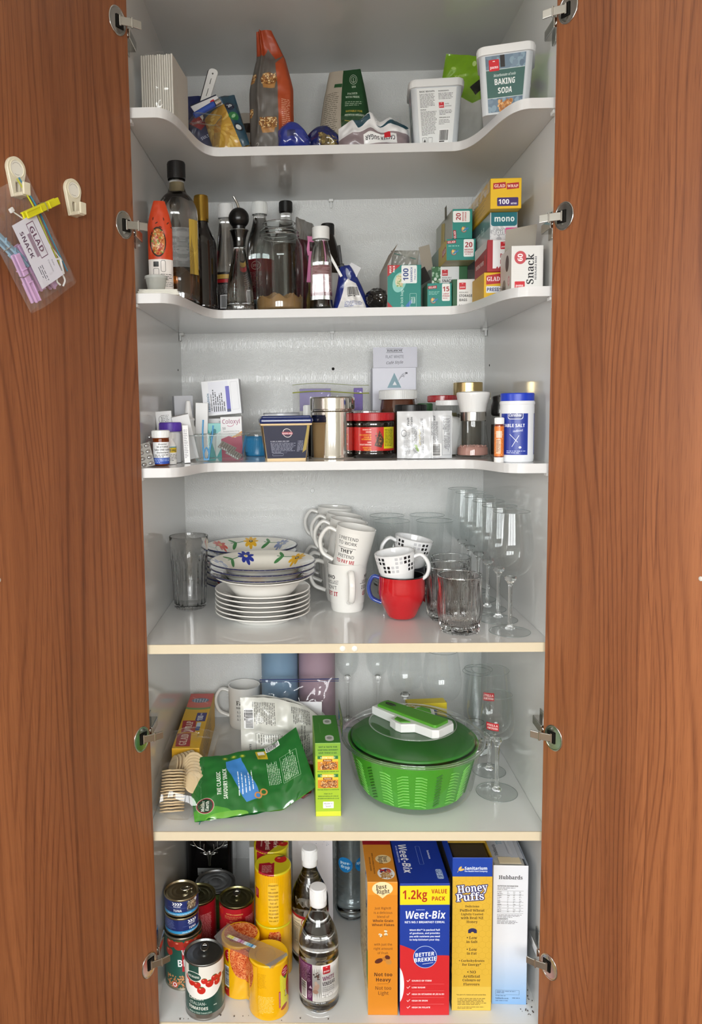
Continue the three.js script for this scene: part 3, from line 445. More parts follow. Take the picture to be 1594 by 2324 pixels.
// vinegar bottles
function vinegar(label, pos, ry, o) {
  const t = thing('vinegar_bottle', label, 'bottle', pos, ry), r = 0.0375, k = o.h / 0.235;
  const out = [[0.0001, 0.003], [0.02, 0.002], [0.031, 0.003], [r, 0.012], [r * 0.985, 0.02], [r, 0.028], [r, 0.105], [r * 0.985, 0.112], [r * 1.0, 0.12], [r * 0.93, 0.142], [r * 0.72, 0.163], [0.0175, 0.183], [0.0137, 0.195], [0.0132, 0.205]].map(([a, b]) => [a, b * k]);
  const P = smooth(out, 4); const shell = lathe(P, 56);
  if (o.twist) { const p = shell.attributes.position; for (let i = 0; i < p.count; i++) { const x = p.getX(i), y = p.getY(i), z = p.getZ(i), a = Math.atan2(x, z), w = Math.max(0, Math.sin(PI * Math.min(1, Math.max(0, (y / k - 0.115) / 0.07)))), q = 1 + 0.02 * w * Math.sin(a * 16 + y * 190); p.setX(i, x * q); p.setZ(i, z * q); } shell.computeVertexNormals(); }
  const inner = lathe(P.map(([a, b]) => [Math.max(0.0001, a - 0.0011), b + 0.0008]), 56); part(t, 'bottle', merge([shell, inner]), SOLID);
  const top = o.fill * k, inside = P.filter(([, b]) => b < top).map(([a, b]) => [Math.max(0.0001, a - 0.0014), b + 0.0011]); const last = inside[inside.length - 1];
  part(t, 'vinegar', lathe([...inside, [last[0], top], [0.0001, top]], 56), M('#ffffff', { transmission: 1, thickness: 0.05, ior: 1.33, roughness: 0, attenuationColor: o.tint, attenuationDistance: o.att }));
  part(t, 'cap', lathe(prof([[0.0001, 0.2345 * k], [0.0145, 0.2345 * k, 0.001], [0.0155, 0.233 * k, 0.002], [0.0157, 0.208 * k], [0.0162, 0.207 * k], [0.0162, 0.2 * k], [0.014, 0.2 * k]]), 48), M('#f2f3f4', { roughness: 0.35 }));
  part(t, 'cap_ribs', merge(Array.from({ length: 40 }, (_, i) => rb(0.0009, 0.02 * k, 0.0008, 0.0003, 0, 0.22 * k, 0.0157, 1).rotateY(i * PI / 20))), M('#f2f3f4', { roughness: 0.35 }));
  band(t, 'paper_label', r * 1.006, r * 1.006, o.ly0 * k, o.ly1 * k, o.la, o.span, o.draw);
  return t;
}
vinegar('clear white vinegar bottle with white cap and purple and white label', [0.306, Y6, -0.0505], 0, { h: 0.233, fill: 0.118, tint: '#f4f4ea', att: 1, ly0: 0.03, ly1: 0.103, la: 0.05, span: 4.4, draw: (g, w, h) => {
  fill('#c9c8c4')(g, w, h); const c = w / 2 - 2; g.fillStyle = '#5b1a4e'; g.fillRect(-1, -1, c - 12, h + 2); g.fillStyle = '#f1f0ee'; g.fillRect(c + 4, -1, 46, h - 8); speckle(g, c - 11, 14, 12, 14, ['#5a3a30', '#3c2a24', '#7a4a3c'], 16, 0.8, 1.7, 3); ell(g, c - 5, 44, 4.5, 8, '#d9b9a4', 0.5); ell(g, c - 7, 53, 5.4, 4, '#c79f8a'); ell(g, c - 6, 36, 3, 4, '#e3cbb8');
  pams(g, c + 7, 3, 15); tx(g, 'WHITE', c + 19, 27, 11.5, '#7a1d4f', 'sans-serif', 'center', 25); tx(g, 'VINEGAR', c + 19.5, 37.5, 11, '#1d1a22', 'sans-serif', 'center', 27); tx(g, 'Perfect for preserving,', c + 19, 45, 3, '#333', 'sans-serif', 'center', 25, 0, 'normal'); tx(g, 'dressings, pickling and', c + 19, 48.5, 3, '#333', 'sans-serif', 'center', 25, 0, 'normal'); tx(g, 'for household cleaning', c + 19, 52, 3, '#333', 'sans-serif', 'center', 25, 0, 'normal'); g.strokeStyle = '#777'; g.lineWidth = 0.4; g.beginPath(); g.arc(c + 22, 61, 4.4, 0, 7); g.stroke(); tx(g, 'MADE IN', c + 11, 60, 2.6, '#444'); tx(g, 'NZ', c + 11, 63, 2.6, '#444');
  fine(g, 16, 4, c - 32, 13, 2.8, '#c9a2c4', 4); rrect(g, c - 40, 38, 15, 34, 0.6, '#fff'); barcode(g, c - 40, 38, 15, 34, 6, true); poly(g, [[c - 20, 48], [c - 16.6, 42], [c - 13.4, 48]], '#e0c9dc'); fine(g, c - 22, 54, 8, 6, 2.4, '#e0c9dc', 8); fine(g, c + 52, 6, 30, 20, 2.6, '#777', 9);
} });
vinegar('amber malt vinegar bottle with white cap and cream label behind the clear vinegar', [0.2905, Y6, -0.1665], 0, { h: 0.241, fill: 0.168, tint: '#f0d8a0', att: 0.4, twist: true, ly0: 0.03, ly1: 0.112, la: 0.0, span: 4.6, draw: (g, w, h) => {
  fill('#efe3c4')(g, w, h); g.fillStyle = '#a81e2a'; g.fillRect(-1, -1, w + 2, 7); const c = w / 2 - 14; ell(g, c + 8, 14, 13, 11, '#a81e2a'); ell(g, c + 8, 14, 11.4, 9.4, '#f4ead2'); tx(g, 'DYC', c + 8, 14.5, 9, '#a81e2a', 'serif', 'center', 18); tx(g, 'ORIGINAL', c - 16, 19, 3.4, '#333', 'serif', 'center', 16); hline(g, c - 28, 14, c - 6, 11, '#333', 0.5); hline(g, c - 28, 24, c - 4, 22, '#333', 0.5); tx(g, 'WHITE', c + 10, 36, 8, '#333', 'serif'); tx(g, 'VINEGAR', c + 10, 45, 7, '#333', 'serif'); rrect(g, c - 26, 30, 12, 30, 1, null, '#333', 0.5); fine(g, c - 24, 33, 8, 9, 2.8, '#555', 4);
} });
// water bottle
{
  const t = thing('water_bottle', 'ribbed clear plastic water bottle with blue round stickers', 'bottle', [0.381, Y6, -0.306], 0), r = 0.034, pts = [[0.0001, 0.004], [0.02, 0.002], [0.03, 0.004], [r, 0.014]]; for (let i = 0; i < 22; i++) pts.push([r - 0.0026 * (0.5 - 0.5 * Math.cos(i * PI)), 0.02 + i * 0.008]); pts.push([r, 0.2], [r, 0.205], [r * 0.9, 0.235], [r * 0.5, 0.262], [0.0125, 0.275], [0.0125, 0.285]);
  part(t, 'bottle', lathe(smooth(pts, 3), 48), M('#f2f8fa', { transmission: 1, thickness: 0, ior: 1.5, roughness: 0.02 })); part(t, 'water', lathe([[0.0001, 0.005], [0.028, 0.005], [r - 0.003, 0.016], [r - 0.003, 0.2], [r * 0.85, 0.236], [0.0001, 0.236]], 40), M('#ffffff', { transmission: 1, thickness: 0.05, ior: 1.33, roughness: 0 })); part(t, 'cap', cyl(0.0145, 0.0145, 0.018, 0, 0.292, 0, 32), M('#3d8fd0', { roughness: 0.4 }));
  for (const [a, s] of [[-0.42, ['pure-', 'drop']], [0.75, ['spring', 'nz']]]) { const g = bandGeo(r * 1.015, r * 1.015, 0.118, 0.152, a, 1.0, 24); const L = print(0.034, 0.034, (q, w, h) => { ell(q, w / 2, h / 2, w / 2 + 3, h / 2 + 3, '#1f7fc4'); s.forEach((v, i) => tx(q, v, w / 2, h / 2 - 4 + i * 9, 9.5, '#dff0fa', 'sans-serif', 'center', w * 0.86)); }); const p = []; const shp = new THREE.CircleGeometry(0.017, 40); const pp = shp.attributes.position; for (let i = 0; i < pp.count; i++) { const an = a + pp.getX(i) / r; pp.setXYZ(i, Math.sin(an) * r * 1.012, 0.135 + pp.getY(i), Math.cos(an) * r * 1.012); } shp.computeVertexNormals(); part(t, 'round_label', toPrint(shp, L), PM(L, { roughness: 0.35 }), 'round blue sticker'); }
}
// lime box
{ const t = thing('carton', 'white carton with lime and water splash print behind the vinegar bottles', 'box', [0.2965, Y6, -0.305], 0.0); carton(t, 'box_body', 0.089, 0.335, 0.05, { front: (g, w, h) => { fill('#e6e2e6')(g, w, h); const r = rng(5); for (let i = 0; i < 420; i++) { const a = r() * 6.3, q = 12 + r() * 34; ell(g, 70 + Math.cos(a) * q * 0.8 + (r() - 0.5) * 16, 74 + Math.sin(a) * q * 1.9 + (r() - 0.5) * 12, 0.2 + r() * 0.9, 0.2 + r() * 0.6, ['#6f7f98', '#8b90a4', '#4d5a6e'][i % 3]); } for (let i = 0; i < 130; i++) ell(g, 20 + r() * 45, 12 + r() * 30, 0.3 + r() * 1.1, 0.3 + r() * 0.7, '#4a64a0'); ell(g, 72, 62, 15, 15, '#2c5a22'); ell(g, 68, 57, 5, 3, '#6f9a50'); ell(g, 76, 66, 9, 8, '#3a6d2b'); speckle(g, 60, 50, 24, 24, ['#9fc088', '#dfe8d8'], 22, 0.3, 0.8, 8); ell(g, 74, 98, 10, 9, '#d8e0b0', 0.5); }, right: '#20352f' }, '#dcd8dc'); }
// grey box on a white box at the back
{ const t = thing('carton', 'plain white low carton against the back wall behind the spaghetti packs', 'box', [0.178, Y6, -0.445]); carton(t, 'box_body', 0.06, 0.1, 0.09, {}, '#dedede'); const q = thing('carton', 'grey metallic carton standing on the low white carton at the back', 'box', [0.178, Y6 + 0.1004, -0.445]); carton(q, 'box_body', 0.058, 0.22, 0.085, {}, '#8f8a7a', { rough: 0.3 }); }
// black whisky box with silver stag head
{
  const t = thing('whisky_box', 'glossy black whisky box with silver stag head emblem', 'box', [0.0575, Y6, -0.425]); part(t, 'box_body', rb(0.106, 0.335, 0.1, 0.012, 0, 0.1675, 0, 4), M('#0d0b0c', { roughness: 0.12, clearcoat: 0.6 }));
  const S = M('#d6d4d0', { metalness: 1, roughness: 0.22 }), y = 0.106, z = 0.0505, g = [];
  for (const s of [-1, 1]) { g.push(tube([[s * 0.004, y - 0.004, z + 0.003], [s * 0.014, y + 0.006, z + 0.004], [s * 0.029, y + 0.014, z + 0.003], [s * 0.037, y + 0.03, z + 0.002], [s * 0.034, y + 0.05, z + 0.002]], 0.0013, 24, 6)); for (const [a, b, c, d] of [[0.012, 0.004, 0.011, 0.019], [0.02, 0.01, 0.02, 0.026], [0.03, 0.015, 0.043, 0.018], [0.036, 0.028, 0.044, 0.036], [0.008, 0.0, 0.02, -0.002]]) g.push(tube([[s * a, y + b, z + 0.003], [s * (a + c) / 2, y + (b + d) / 2, z + 0.004], [s * c, y + d, z + 0.002]], 0.0009, 8, 6)); g.push(new THREE.SphereGeometry(0.004, 12, 8).scale(1.5, 0.5, 0.5).rotateZ(s * 0.35).translate(s * 0.009, y - 0.006, z + 0.002)); }
  g.push(lathe(smooth([[0.0001, -0.034], [0.0028, -0.032], [0.003, -0.024], [0.005, -0.012], [0.006, -0.004], [0.003, 0.003], [0.0001, 0.004]], 4), 16).scale(1, 1, 0.5).translate(0, y - 0.002, z + 0.001)); part(t, 'stag_emblem', merge(g), S, 'silver stag head');
  const L = print(0.06, 0.05, (q, w, h) => { fill('#cfd2d4')(q, w, h); tx(q, 'THE', w / 2, 6, 3, '#222', 'serif'); tx(q, 'DALMORE', w / 2, 12, 8, '#16161a', 'serif', 'center', 50); q.fillStyle = '#1a1a1c'; q.fillRect(-1, 18, w + 2, h); }); part(t, 'label_plate', sheetGeo(0.056, 0.05, L).translate(0, 0.04, 0.0508), PM(L, { roughness: 0.3, metalness: 0.3 }));
}
// cereal
const oats = (g, x, y, s, seed) => { const r = rng(seed); for (let i = 0; i < 5; i++) { const a = x + (r() - 0.5) * s * 2.2, b = y + (r() - 0.5) * s * 1.3; ell(g, a, b, s * 0.34, s * 0.22, '#8a6a3a', r() * 3); ell(g, a - 0.2, b - 0.3, s * 0.32, s * 0.2, '#efe3cc', r() * 3); hline(g, a - s * 0.2, b, a + s * 0.2, b, '#b09468', 0.4); } };
{
  const t = thing('cereal_box', 'narrow orange cereal carton with Just Right lettering', 'cereal box', [0.4235, Y6, -0.113], 0.0);
  carton(t, 'box_body', 0.0555, 0.262, 0.19, { front: (g, w, h) => { fill('#dd8a1e')(g, w, h); const c = w / 2; g.fillStyle = '#e6962a'; g.fillRect(-1, -1, w + 2, 26); ell(g, c, 13, 19, 13, '#f7e2b0'); poly(g, [[c - 8, 25], [c, 32], [c + 8, 25]], '#f3d9a0'); tx(g, 'Just', c - 2, 9.5, 10.5, '#2a1a10', 'serif', 'center', 20, -0.06); tx(g, 'Right', c + 1, 18.5, 11, '#2a1a10', 'serif', 'center', 24, -0.06);
    const f = (s, y, z, b) => tx(g, s, c + 1, y, z, '#4a2410', 'sans-serif', 'center', w * 0.86, 0, b ? 'bold' : 'normal'); f('Just Right®', 51, 6); f('is a delicious', 59.5, 6); f('blend of', 67.5, 6); f('Whole Grain', 75.5, 6.4, 1); f('Wheat Flakes', 83.5, 6.4, 1); oats(g, c + 1, 102, 10, 3); f('with just the', 121.5, 6); f('right amount', 130, 6); f('of Fruit.', 138.5, 6); for (const [x, y, a, q, cc] of [[-7, 154, 8, 4.4, '#5a2412'], [4, 150, 5, 4, '#c07a2c'], [9, 147, 5, 4, '#5a2412'], [11, 156, 6, 5, '#c98a3c']]) ell(g, c + x, y, a, q, cc, x * 0.06); f('Not too', 181, 9.4, 1); f('Heavy', 191.5, 9.6, 1); hline(g, c - 10, 199.5, c + 11, 199, '#7a3c14', 0.5); f('Not too', 208, 9); f('Light', 218, 9); },
    left: (g, w, h) => { fill('#e8d8ae')(g, w, h); ell(g, w - 26, 30, 22, 34, '#2d6fb0'); ell(g, w - 26, 30, 17, 28, '#f2f4f2'); tx(g, 'Just Right', w - 26, 104, 40, '#2a1a10', 'serif', 'center', 120, PI / 2); poly(g, [[w + 2, 130], [w + 2, 210], [w - 26, 200], [w - 30, 160]], '#5c9a4a'); speckle(g, 0, 150, w - 30, 100, ['#c9a26a', '#dcbf86', '#a8783c'], 220, 1.5, 4, 4); },
    top: (g, w, h) => { fill('#dd8f2a')(g, w, h); g.fillStyle = '#9c1420'; g.fillRect(-1, -1, w + 2, 70); ell(g, 36, 118, 15, 14, '#efd6a0'); tx(g, 'Just', 40, 118, 10, '#2a1a10', 'serif', 'center', 20, PI / 2); tx(g, 'Right', 31, 121, 10, '#2a1a10', 'serif', 'center', 24, PI / 2); ell(g, 37, 164, 16, 18, '#eef0ee'); speckle(g, 27, 152, 20, 26, ['#c99a5a', '#a8783c', '#dcc08c'], 130, 0.8, 2.2, 5); speckle(g, 27, 151, 20, 9, ['#b01c28', '#3a3a6a', '#cc3c3c'], 22, 1.4, 2.4, 6); tx(g, 'OPEN UP TO A WORLD OF DELICIOUS,', 16, 132, 3.8, '#3c1c0c', 'sans-serif', 'center', 90, PI / 2); tx(g, 'WHOLESOME GOODNESS', 10, 134, 3.8, '#3c1c0c', 'sans-serif', 'center', 60, PI / 2); } }, '#dd8a1e');
}
{
  const t = thing('cereal_box', 'blue and red wheat biscuit carton with yellow 1.2kg value pack band', 'cereal box', [0.4995, Y6, -0.113], 0.012);
  carton(t, 'box_body', 0.0915, 0.259, 0.19, { front: (g, w, h) => { fill('#1239a0')(g, w, h); const c = w / 2; g.fillStyle = '#f2dc1c'; g.fillRect(-1, 4, w + 2, 37); tx(g, '1.2kg', w * 0.3, 22, 24, '#b32a14', 'sans-serif', 'center', 46); tx(g, 'VALUE', w * 0.79, 15, 11.5, '#b32a14', 'sans-serif', 'center', 29); tx(g, 'PACK', w * 0.77, 29, 11.5, '#b32a14', 'sans-serif', 'center', 25);
    tx(g, 'Weet-Bix', c + 1, 61, 21, '#ffffff', 'sans-serif', 'center', 74, 0, 'bold', -0.12); g.strokeStyle = '#fff'; tx(g, 'Sanitarium', c - 8, 50.5, 3, '#cfe0ff'); tx(g, "NZ'S NO.1 BREAKFAST CEREAL", c, 75, 5.2, '#fff', 'sans-serif', 'center', 74); ['Weet-Bix™ is packed full', 'of goodness, and provides', 'you with nutrients you need', 'to help kickstart your day.'].forEach((s, i) => tx(g, s, c, 90 + i * 6.4, 4.8, '#fff', 'sans-serif', 'center', 56));
    g.fillStyle = '#d3242a'; g.beginPath(); g.moveTo(-2, 118); g.bezierCurveTo(24, 126, 40, 140, 62, 140); g.bezierCurveTo(76, 140, 84, 139, w + 2, 141); g.lineTo(w + 2, h + 2); g.lineTo(-2, h + 2); g.closePath(); g.fill(); ell(g, -6, 198, 14, 38, '#eef2f8'); ell(g, c + 1, 143, 22, 22, '#1239a0'); g.strokeStyle = '#cfdcf4'; g.lineWidth = 0.9; g.beginPath(); g.arc(c + 1, 143, 21.3, 0, 7); g.stroke(); tx(g, 'BETTER', c, 138, 10.4, '#fff', 'sans-serif', 'center', 36, -0.09, 'bold', -0.1); tx(g, 'BREKKIE', c + 1, 148, 11, '#fff', 'sans-serif', 'center', 42, -0.09, 'bold', -0.1); hline(g, c - 4, 157, c + 16, 154, '#fff', 0.8);
    ['SOURCE OF FIBRE', 'LOW SUGAR', 'HIGH IN VITAMINS B1,B2 & B3', 'HIGH IN IRON', 'HIGH IN FOLATE'].forEach((s, i) => { const y = 190 + i * 13.2; tx(g, s, 22, y, 4.4, '#fff', 'sans-serif', 'left', 60); g.strokeStyle = '#fff'; g.lineWidth = 0.9; g.beginPath(); g.moveTo(13, y - 1); g.lineTo(15, y + 1.5); g.lineTo(19, y - 3); g.stroke(); if (i < 4) hline(g, 22, y + 6.8, 82, y + 6.6, '#f0a0a0', 0.35); }); },
    top: (g, w, h) => { fill('#15379a')(g, w, h); tx(g, 'Weet-Bix', 20, 110, 22, '#fff', 'sans-serif', 'center', 120, PI / 2, 'bold', -0.1); tx(g, "NZ'S NO.1 BREAKFAST CEREAL", 8, 96, 4, '#dbe6ff', 'sans-serif', 'center', 80, PI / 2); rrect(g, 46, 70, 8, 60, 1, null, '#cfdcf4', 0.4); tx(g, 'Sanitarium', 68, 98, 5.4, '#fff', 'sans-serif', 'center', 30, PI / 2); rrect(g, 72, 146, 12, 30, 3, '#9fb8d8'); speckle(g, 73, 147, 10, 28, ['#1b3f90', '#dfeaf8'], 120, 0.5, 0.9, 3); }, left: '#123188', right: '#123188' }, '#1239a0');
}
{
  const t = thing('cereal_box', 'yellow honeycomb cereal carton with Honey Puffs lettering and blue top band', 'cereal box', [0.5895, Y6, -0.125], 0.0);
  carton(t, 'box_body', 0.0735, 0.302, 0.19, { front: (g, w, h) => { fill('#e0b53a')(g, w, h); const c = w / 2; const s = 7.2; g.strokeStyle = '#d3a62c'; g.lineWidth = 0.5; for (let j = 0; j < 22; j++) for (let i = 0; i < 8; i++) { const x = i * s * 1.73 + (j % 2) * s * 0.866, y = 30 + j * s * 1.5; if (y > 230) continue; g.beginPath(); for (let k = 0; k <= 6; k++) { const a = PI / 6 + k * PI / 3; g.lineTo(x + s * Math.cos(a), y + s * Math.sin(a)); } g.stroke(); } g.fillStyle = '#e6c24e'; g.fillRect(-1, h - 48, w + 2, 50); g.fillStyle = '#1442a8'; g.fillRect(-1, -1, w + 2, 38);
    ell(g, 14, 21, 4.5, 2, '#f0c060', -0.9); ell(g, 17, 24, 5, 2, '#f0c060', -0.3); hline(g, 9, 29, 14, 21, '#f0c060', 0.8); tx(g, 'Sanitarium', 43, 21, 8.6, '#fff', 'sans-serif', 'center', 42); tx(g, 'The Health Food Company', 43, 27, 3.4, '#fff', 'sans-serif', 'center', 42);
    outlined(g, 'Honey', c, 60, 20, '#fff', '#2a2a6a', 3.4, 'serif', 56, -0.1); outlined(g, 'Puffs', c - 4, 77, 20, '#fff', '#2a2a6a', 3.4, 'serif', 52, -0.08); const f = (q, y, z) => tx(g, q, c, y, z, '#2c1d12', 'serif', 'center', w * 0.78); f('Delicious', 95, 5.6); f('Puffed Wheat', 103, 6.6); f('Lightly Coated', 110.5, 5.6); f('with Real NZ', 118, 6.4); f('Honey', 125.5, 6.4); ell(g, c + 1, 143, 8, 5, '#2a2a5c'); g.fillStyle = '#2a2a5c'; g.fillRect(c - 7, 142, 16, 5.5); ell(g, c + 1, 147.5, 3, 2.4, '#e0b53a'); f('• Low', 157, 7); f('in Salt', 165, 6.4); f('• Low', 180, 7); f('in Fat', 188, 6.4); f('• Carbohydrates', 202.5, 5.8); f('for Energy*', 210, 6); f('• NO', 225, 7.4); f('Artificial', 233.5, 6.8); f('Colours or', 241, 6.4); f('Flavours', 249, 6.8); tx(g, '*As part of a balanced and varied diet.', c, 270, 3, '#3a2a12', 'sans-serif', 'center', 56); fine(g, 11, 277, 54, 5, 3, '#5a431a', 3); fine(g, 11, 294, 50, 2, 2.6, '#5a431a', 4); },
    left: (g, w, h) => { fill('#2a2416')(g, w, h); g.fillStyle = '#1442a8'; g.fillRect(-1, -1, w + 2, 36); ell(g, w - 22, 80, 12, 28, '#c99c34'); outlined(g, 'Honey Puffs', w - 30, 120, 30, '#d8d4c8', '#14141c', 3, 'serif', 120, PI / 2); speckle(g, 0, 150, w, 150, ['#a07824', '#c99c34', '#6a4c14'], 200, 2, 5, 6); },
    top: null }, '#e0b53a');
  part(t, 'top_flap', bx(0.0715, 0.0006, 0.12, 0, 0.2985, -0.03).rotateX(0.03), M('#c9a23c', { roughness: 0.6 })); part(t, 'tuck_flap', bx(0.022, 0.0005, 0.05, 0.006, 0.3, -0.01), M('#e8e6e0', { roughness: 0.7 })); part(t, 'inner_bag', rb(0.066, 0.02, 0.18, 0.004, 0, 0.285, 0), M('#3a3020', { roughness: 0.4 }));
}
{
  const t = thing('cereal_box', 'white cereal carton fading to blue with Hubbards lettering and bent top flaps', 'cereal box', [0.6665, Y6, -0.1395], -0.03);
  carton(t, 'box_body', 0.0645, 0.277, 0.188, { front: (g, w, h) => { const gr = g.createLinearGradient(0, 150, 0, h); gr.addColorStop(0, '#e6e8ee'); gr.addColorStop(0.35, '#cfdcf0'); gr.addColorStop(1, '#86b2e2'); g.fillStyle = gr; g.fillRect(-2, -2, w + 4, h + 4); tx(g, 'Hubbards', 32, 24, 10, '#1a1a1c', 'serif', 'center', 44); tx(g, 'NUTRITION INFORMATION', 8, 41, 3.4, '#222', 'sans-serif', 'left', 38); fine(g, 8, 44, 34, 2, 2.6, '#555', 2); for (const y of [50, 58, 72, 78, 84, 90, 94]) hline(g, 8, y, 56, y, '#555', 0.35); for (let i = 0; i < 12; i++) { fine(g, 8, 52 + i * 3.5, 12, 1, 2.6, '#444', 3 + i); for (const x of [26, 37, 48]) fine(g, x, 52 + i * 3.5, 6, 1, 2.6, '#666', 20 + i + x); } fine(g, 8, 97, 46, 3, 2.4, '#555', 44); tx(g, 'INGREDIENTS', 8, 106, 3.4, '#222', 'sans-serif', 'left', 20); fine(g, 8, 109, 40, 3, 2.6, '#555', 45); rrect(g, 7, 248, 44, 9, 0.5, null, '#33507a', 0.4); fine(g, 9, 250, 40, 2, 2.8, '#33507a', 46); fine(g, 7, 259, 28, 1, 2.6, '#33507a', 47); tx(g, 'hubbards.co.nz', 7, 264.5, 4, '#2a3f60', 'sans-serif', 'left', 24); fine(g, 38, 263, 18, 1, 3, '#2a3f60', 48); fine(g, 7, 269, 44, 1, 2.6, '#33507a', 49); }, top: null, left: '#dfe3ea', right: '#c9d2de' }, '#dfe3ea');
  const fl = (w, d, x, y, z, rx, rz, c, dr) => { const L = print(w, d, dr || fill(c), 0.8); const g = sheetGeo(w, d, L, 0.0007).rotateX(-PI / 2).rotateZ(rz).rotateX(rx).translate(x, y, z); part(t, 'top_flap', g, PM(L, { roughness: 0.55 })); };
  fl(0.05, 0.16, -0.006, 0.279, -0.008, 0.02, 0.1, '#b9bcc2', (g, w, h) => { fill('#b5b8be')(g, w, h); tx(g, 'Hubbards', 12, h - 28, 8, '#1a1a1c', 'serif', 'center', 36, -PI / 2); tx(g, 'Thank you', 24, h - 74, 14, '#5d8aa0', 'serif', 'center', 60, -PI / 2, 'normal', -0.2); }); fl(0.03, 0.15, 0.017, 0.277, -0.01, 0, -0.35, '#c8cacf'); part(t, 'torn_liner', bx(0.04, 0.0008, 0.02, 0, 0.2785, 0.08).rotateX(0.0), M('#d9c9a8', { roughness: 0.8 })); part(t, 'inner_bag', rb(0.058, 0.02, 0.17, 0.004, 0, 0.262, 0), M('#c7c3b8', { roughness: 0.5 }));
}
// crumbs on the floor by the right-hand wall
{ const r = rng(77), gs = []; for (let i = 0; i < 60; i++) { const q = 0.0006 + r() * 0.001; gs.push(new THREE.IcosahedronGeometry(q, 0).translate(0.695 + (r() - 0.5) * 0.03, Y6 + q * 0.6, -0.02 - r() * 0.12)); } for (let i = 0; i < 14; i++) { const q = 0.0007 + r() * 0.001; gs.push(new THREE.IcosahedronGeometry(q, 0).translate(0.03 + r() * 0.3, Y6 + q * 0.6, -0.004 - r() * 0.012)); } const m = part(scene, 'crumbs', mergeGeometries(gs), M('#4a4038', { roughness: 0.9 })); m.userData.kind = 'stuff'; tag(m, 'dark crumbs scattered on the cupboard floor', 'crumbs'); }

// ------------------------------------------------------------------ fifth shelf: salad spinner, snacks, glasses
const flipIn = (g) => { const i = g.index.array; for (let k = 0; k < i.length; k += 3) { const a = i[k]; i[k] = i[k + 1]; i[k + 1] = a; } g.computeVertexNormals(); return g; };
// stemmed glass: outline of bowl, thin wall, stem and foot as one piece of glass
function stemGlass(name, label, pos, o, group) {
  const t = thing(name, label, 'glass', pos, 0, group), { h, foot, rim, bowl, by, sr = 0.0036 } = o; // by = height where the bowl starts
  const q = h - by;
  part(t, 'bowl', lathe(smooth([[0.0002, by + 0.004], [bowl * 0.35, by + 0.006], [bowl * 0.78, by + q * 0.15], [bowl * 0.97, by + q * 0.31], [bowl, by + q * 0.43], [bowl * 0.5 + rim * 0.5, by + q * 0.75], [rim, h - 0.0006]], 6), 48), GLASS);
  part(t, 'rim', new THREE.TorusGeometry(rim, 0.00055, 6, 56).rotateX(PI / 2).translate(0, h - 0.0005, 0), RIMG);
  part(t, 'stem', lathe(smooth([[0.0001, 0.004], [0.009, 0.006], [sr * 1.25, 0.013], [sr, 0.03], [sr, by - 0.018], [sr * 1.3, by - 0.008], [bowl * 0.28, by + 0.002], [bowl * 0.2, by + 0.0055], [0.0001, by + 0.003]], 4), 24), SOLID);
  part(t, 'foot', lathe(smooth([[0.0001, 0.0002], [foot * 0.6, 0.0004], [foot, 0.0008], [foot, 0.0018], [foot * 0.6, 0.003], [0.009, 0.0055], [0.0001, 0.006]], 5), 48), GLASS); part(t, 'foot_rim', new THREE.TorusGeometry(foot, 0.0007, 6, 56).rotateX(PI / 2).translate(0, 0.0013, 0), RIMG); return t;
}
function tumbler(name, label, pos, o, group) {
  const t = thing(name, label, 'glass', pos, 0, group), { h, rt, rb: rbt, base = 0.008, wall = 0.0018, flutes = 0, fh = 0.7 } = o;
  const wallPts = Array.from({ length: 18 }, (_, i) => { const s = i / 17; return [rbt + (rt - rbt) * s, 0.004 + (h - 0.0045) * s]; }), inPts = Array.from({ length: 12 }, (_, i) => { const s = 1 - i / 11; return [rbt + (rt - rbt) * s - wall, base + (h - base - 0.0002) * s]; });
  const g = lathe(o.solid ? [[0.0001, 0.001], [rbt * 0.9, 0.0005], [rbt * 0.98, 0.0015], ...wallPts, [rt - wall * 0.5, h], ...inPts, [rbt * 0.7, base], [0.0001, base]] : wallPts, flutes ? flutes * 6 : 48);
  if (flutes) { const p = g.attributes.position; for (let i = 0; i < p.count; i++) { const x = p.getX(i), y = p.getY(i), z = p.getZ(i), r = Math.hypot(x, z); if (r > rbt * 0.5 && y < h * fh) { const a = Math.atan2(x, z), lim = h * fh * (0.96 + 0.04 * Math.cos(a * flutes)); const k = 1 - 0.035 * Math.abs(Math.sin(a * flutes / 2)) * Math.min(1, (lim - y) / 0.006 > 0 ? 1 : 0); p.setX(i, x * k); p.setZ(i, z * k); } } g.computeVertexNormals(); }
  part(t, 'glass_body', g, o.solid ? SOLID : GLASS);
  if (!o.solid) { part(t, 'rim', new THREE.TorusGeometry(rt, 0.0008, 6, 56).rotateX(PI / 2).translate(0, h - 0.0006, 0), RIMG); part(t, 'base', lathe(smooth([[0.0001, 0.001], [rbt * 0.85, 0.0006], [rbt * 0.985, 0.003], [rbt * 0.985, base * 0.8], [rbt * 0.9, base * 1.05], [rbt * 0.6, base], [0.0001, base * 0.96]], 4), 40), SOLID); }
  return t;
}
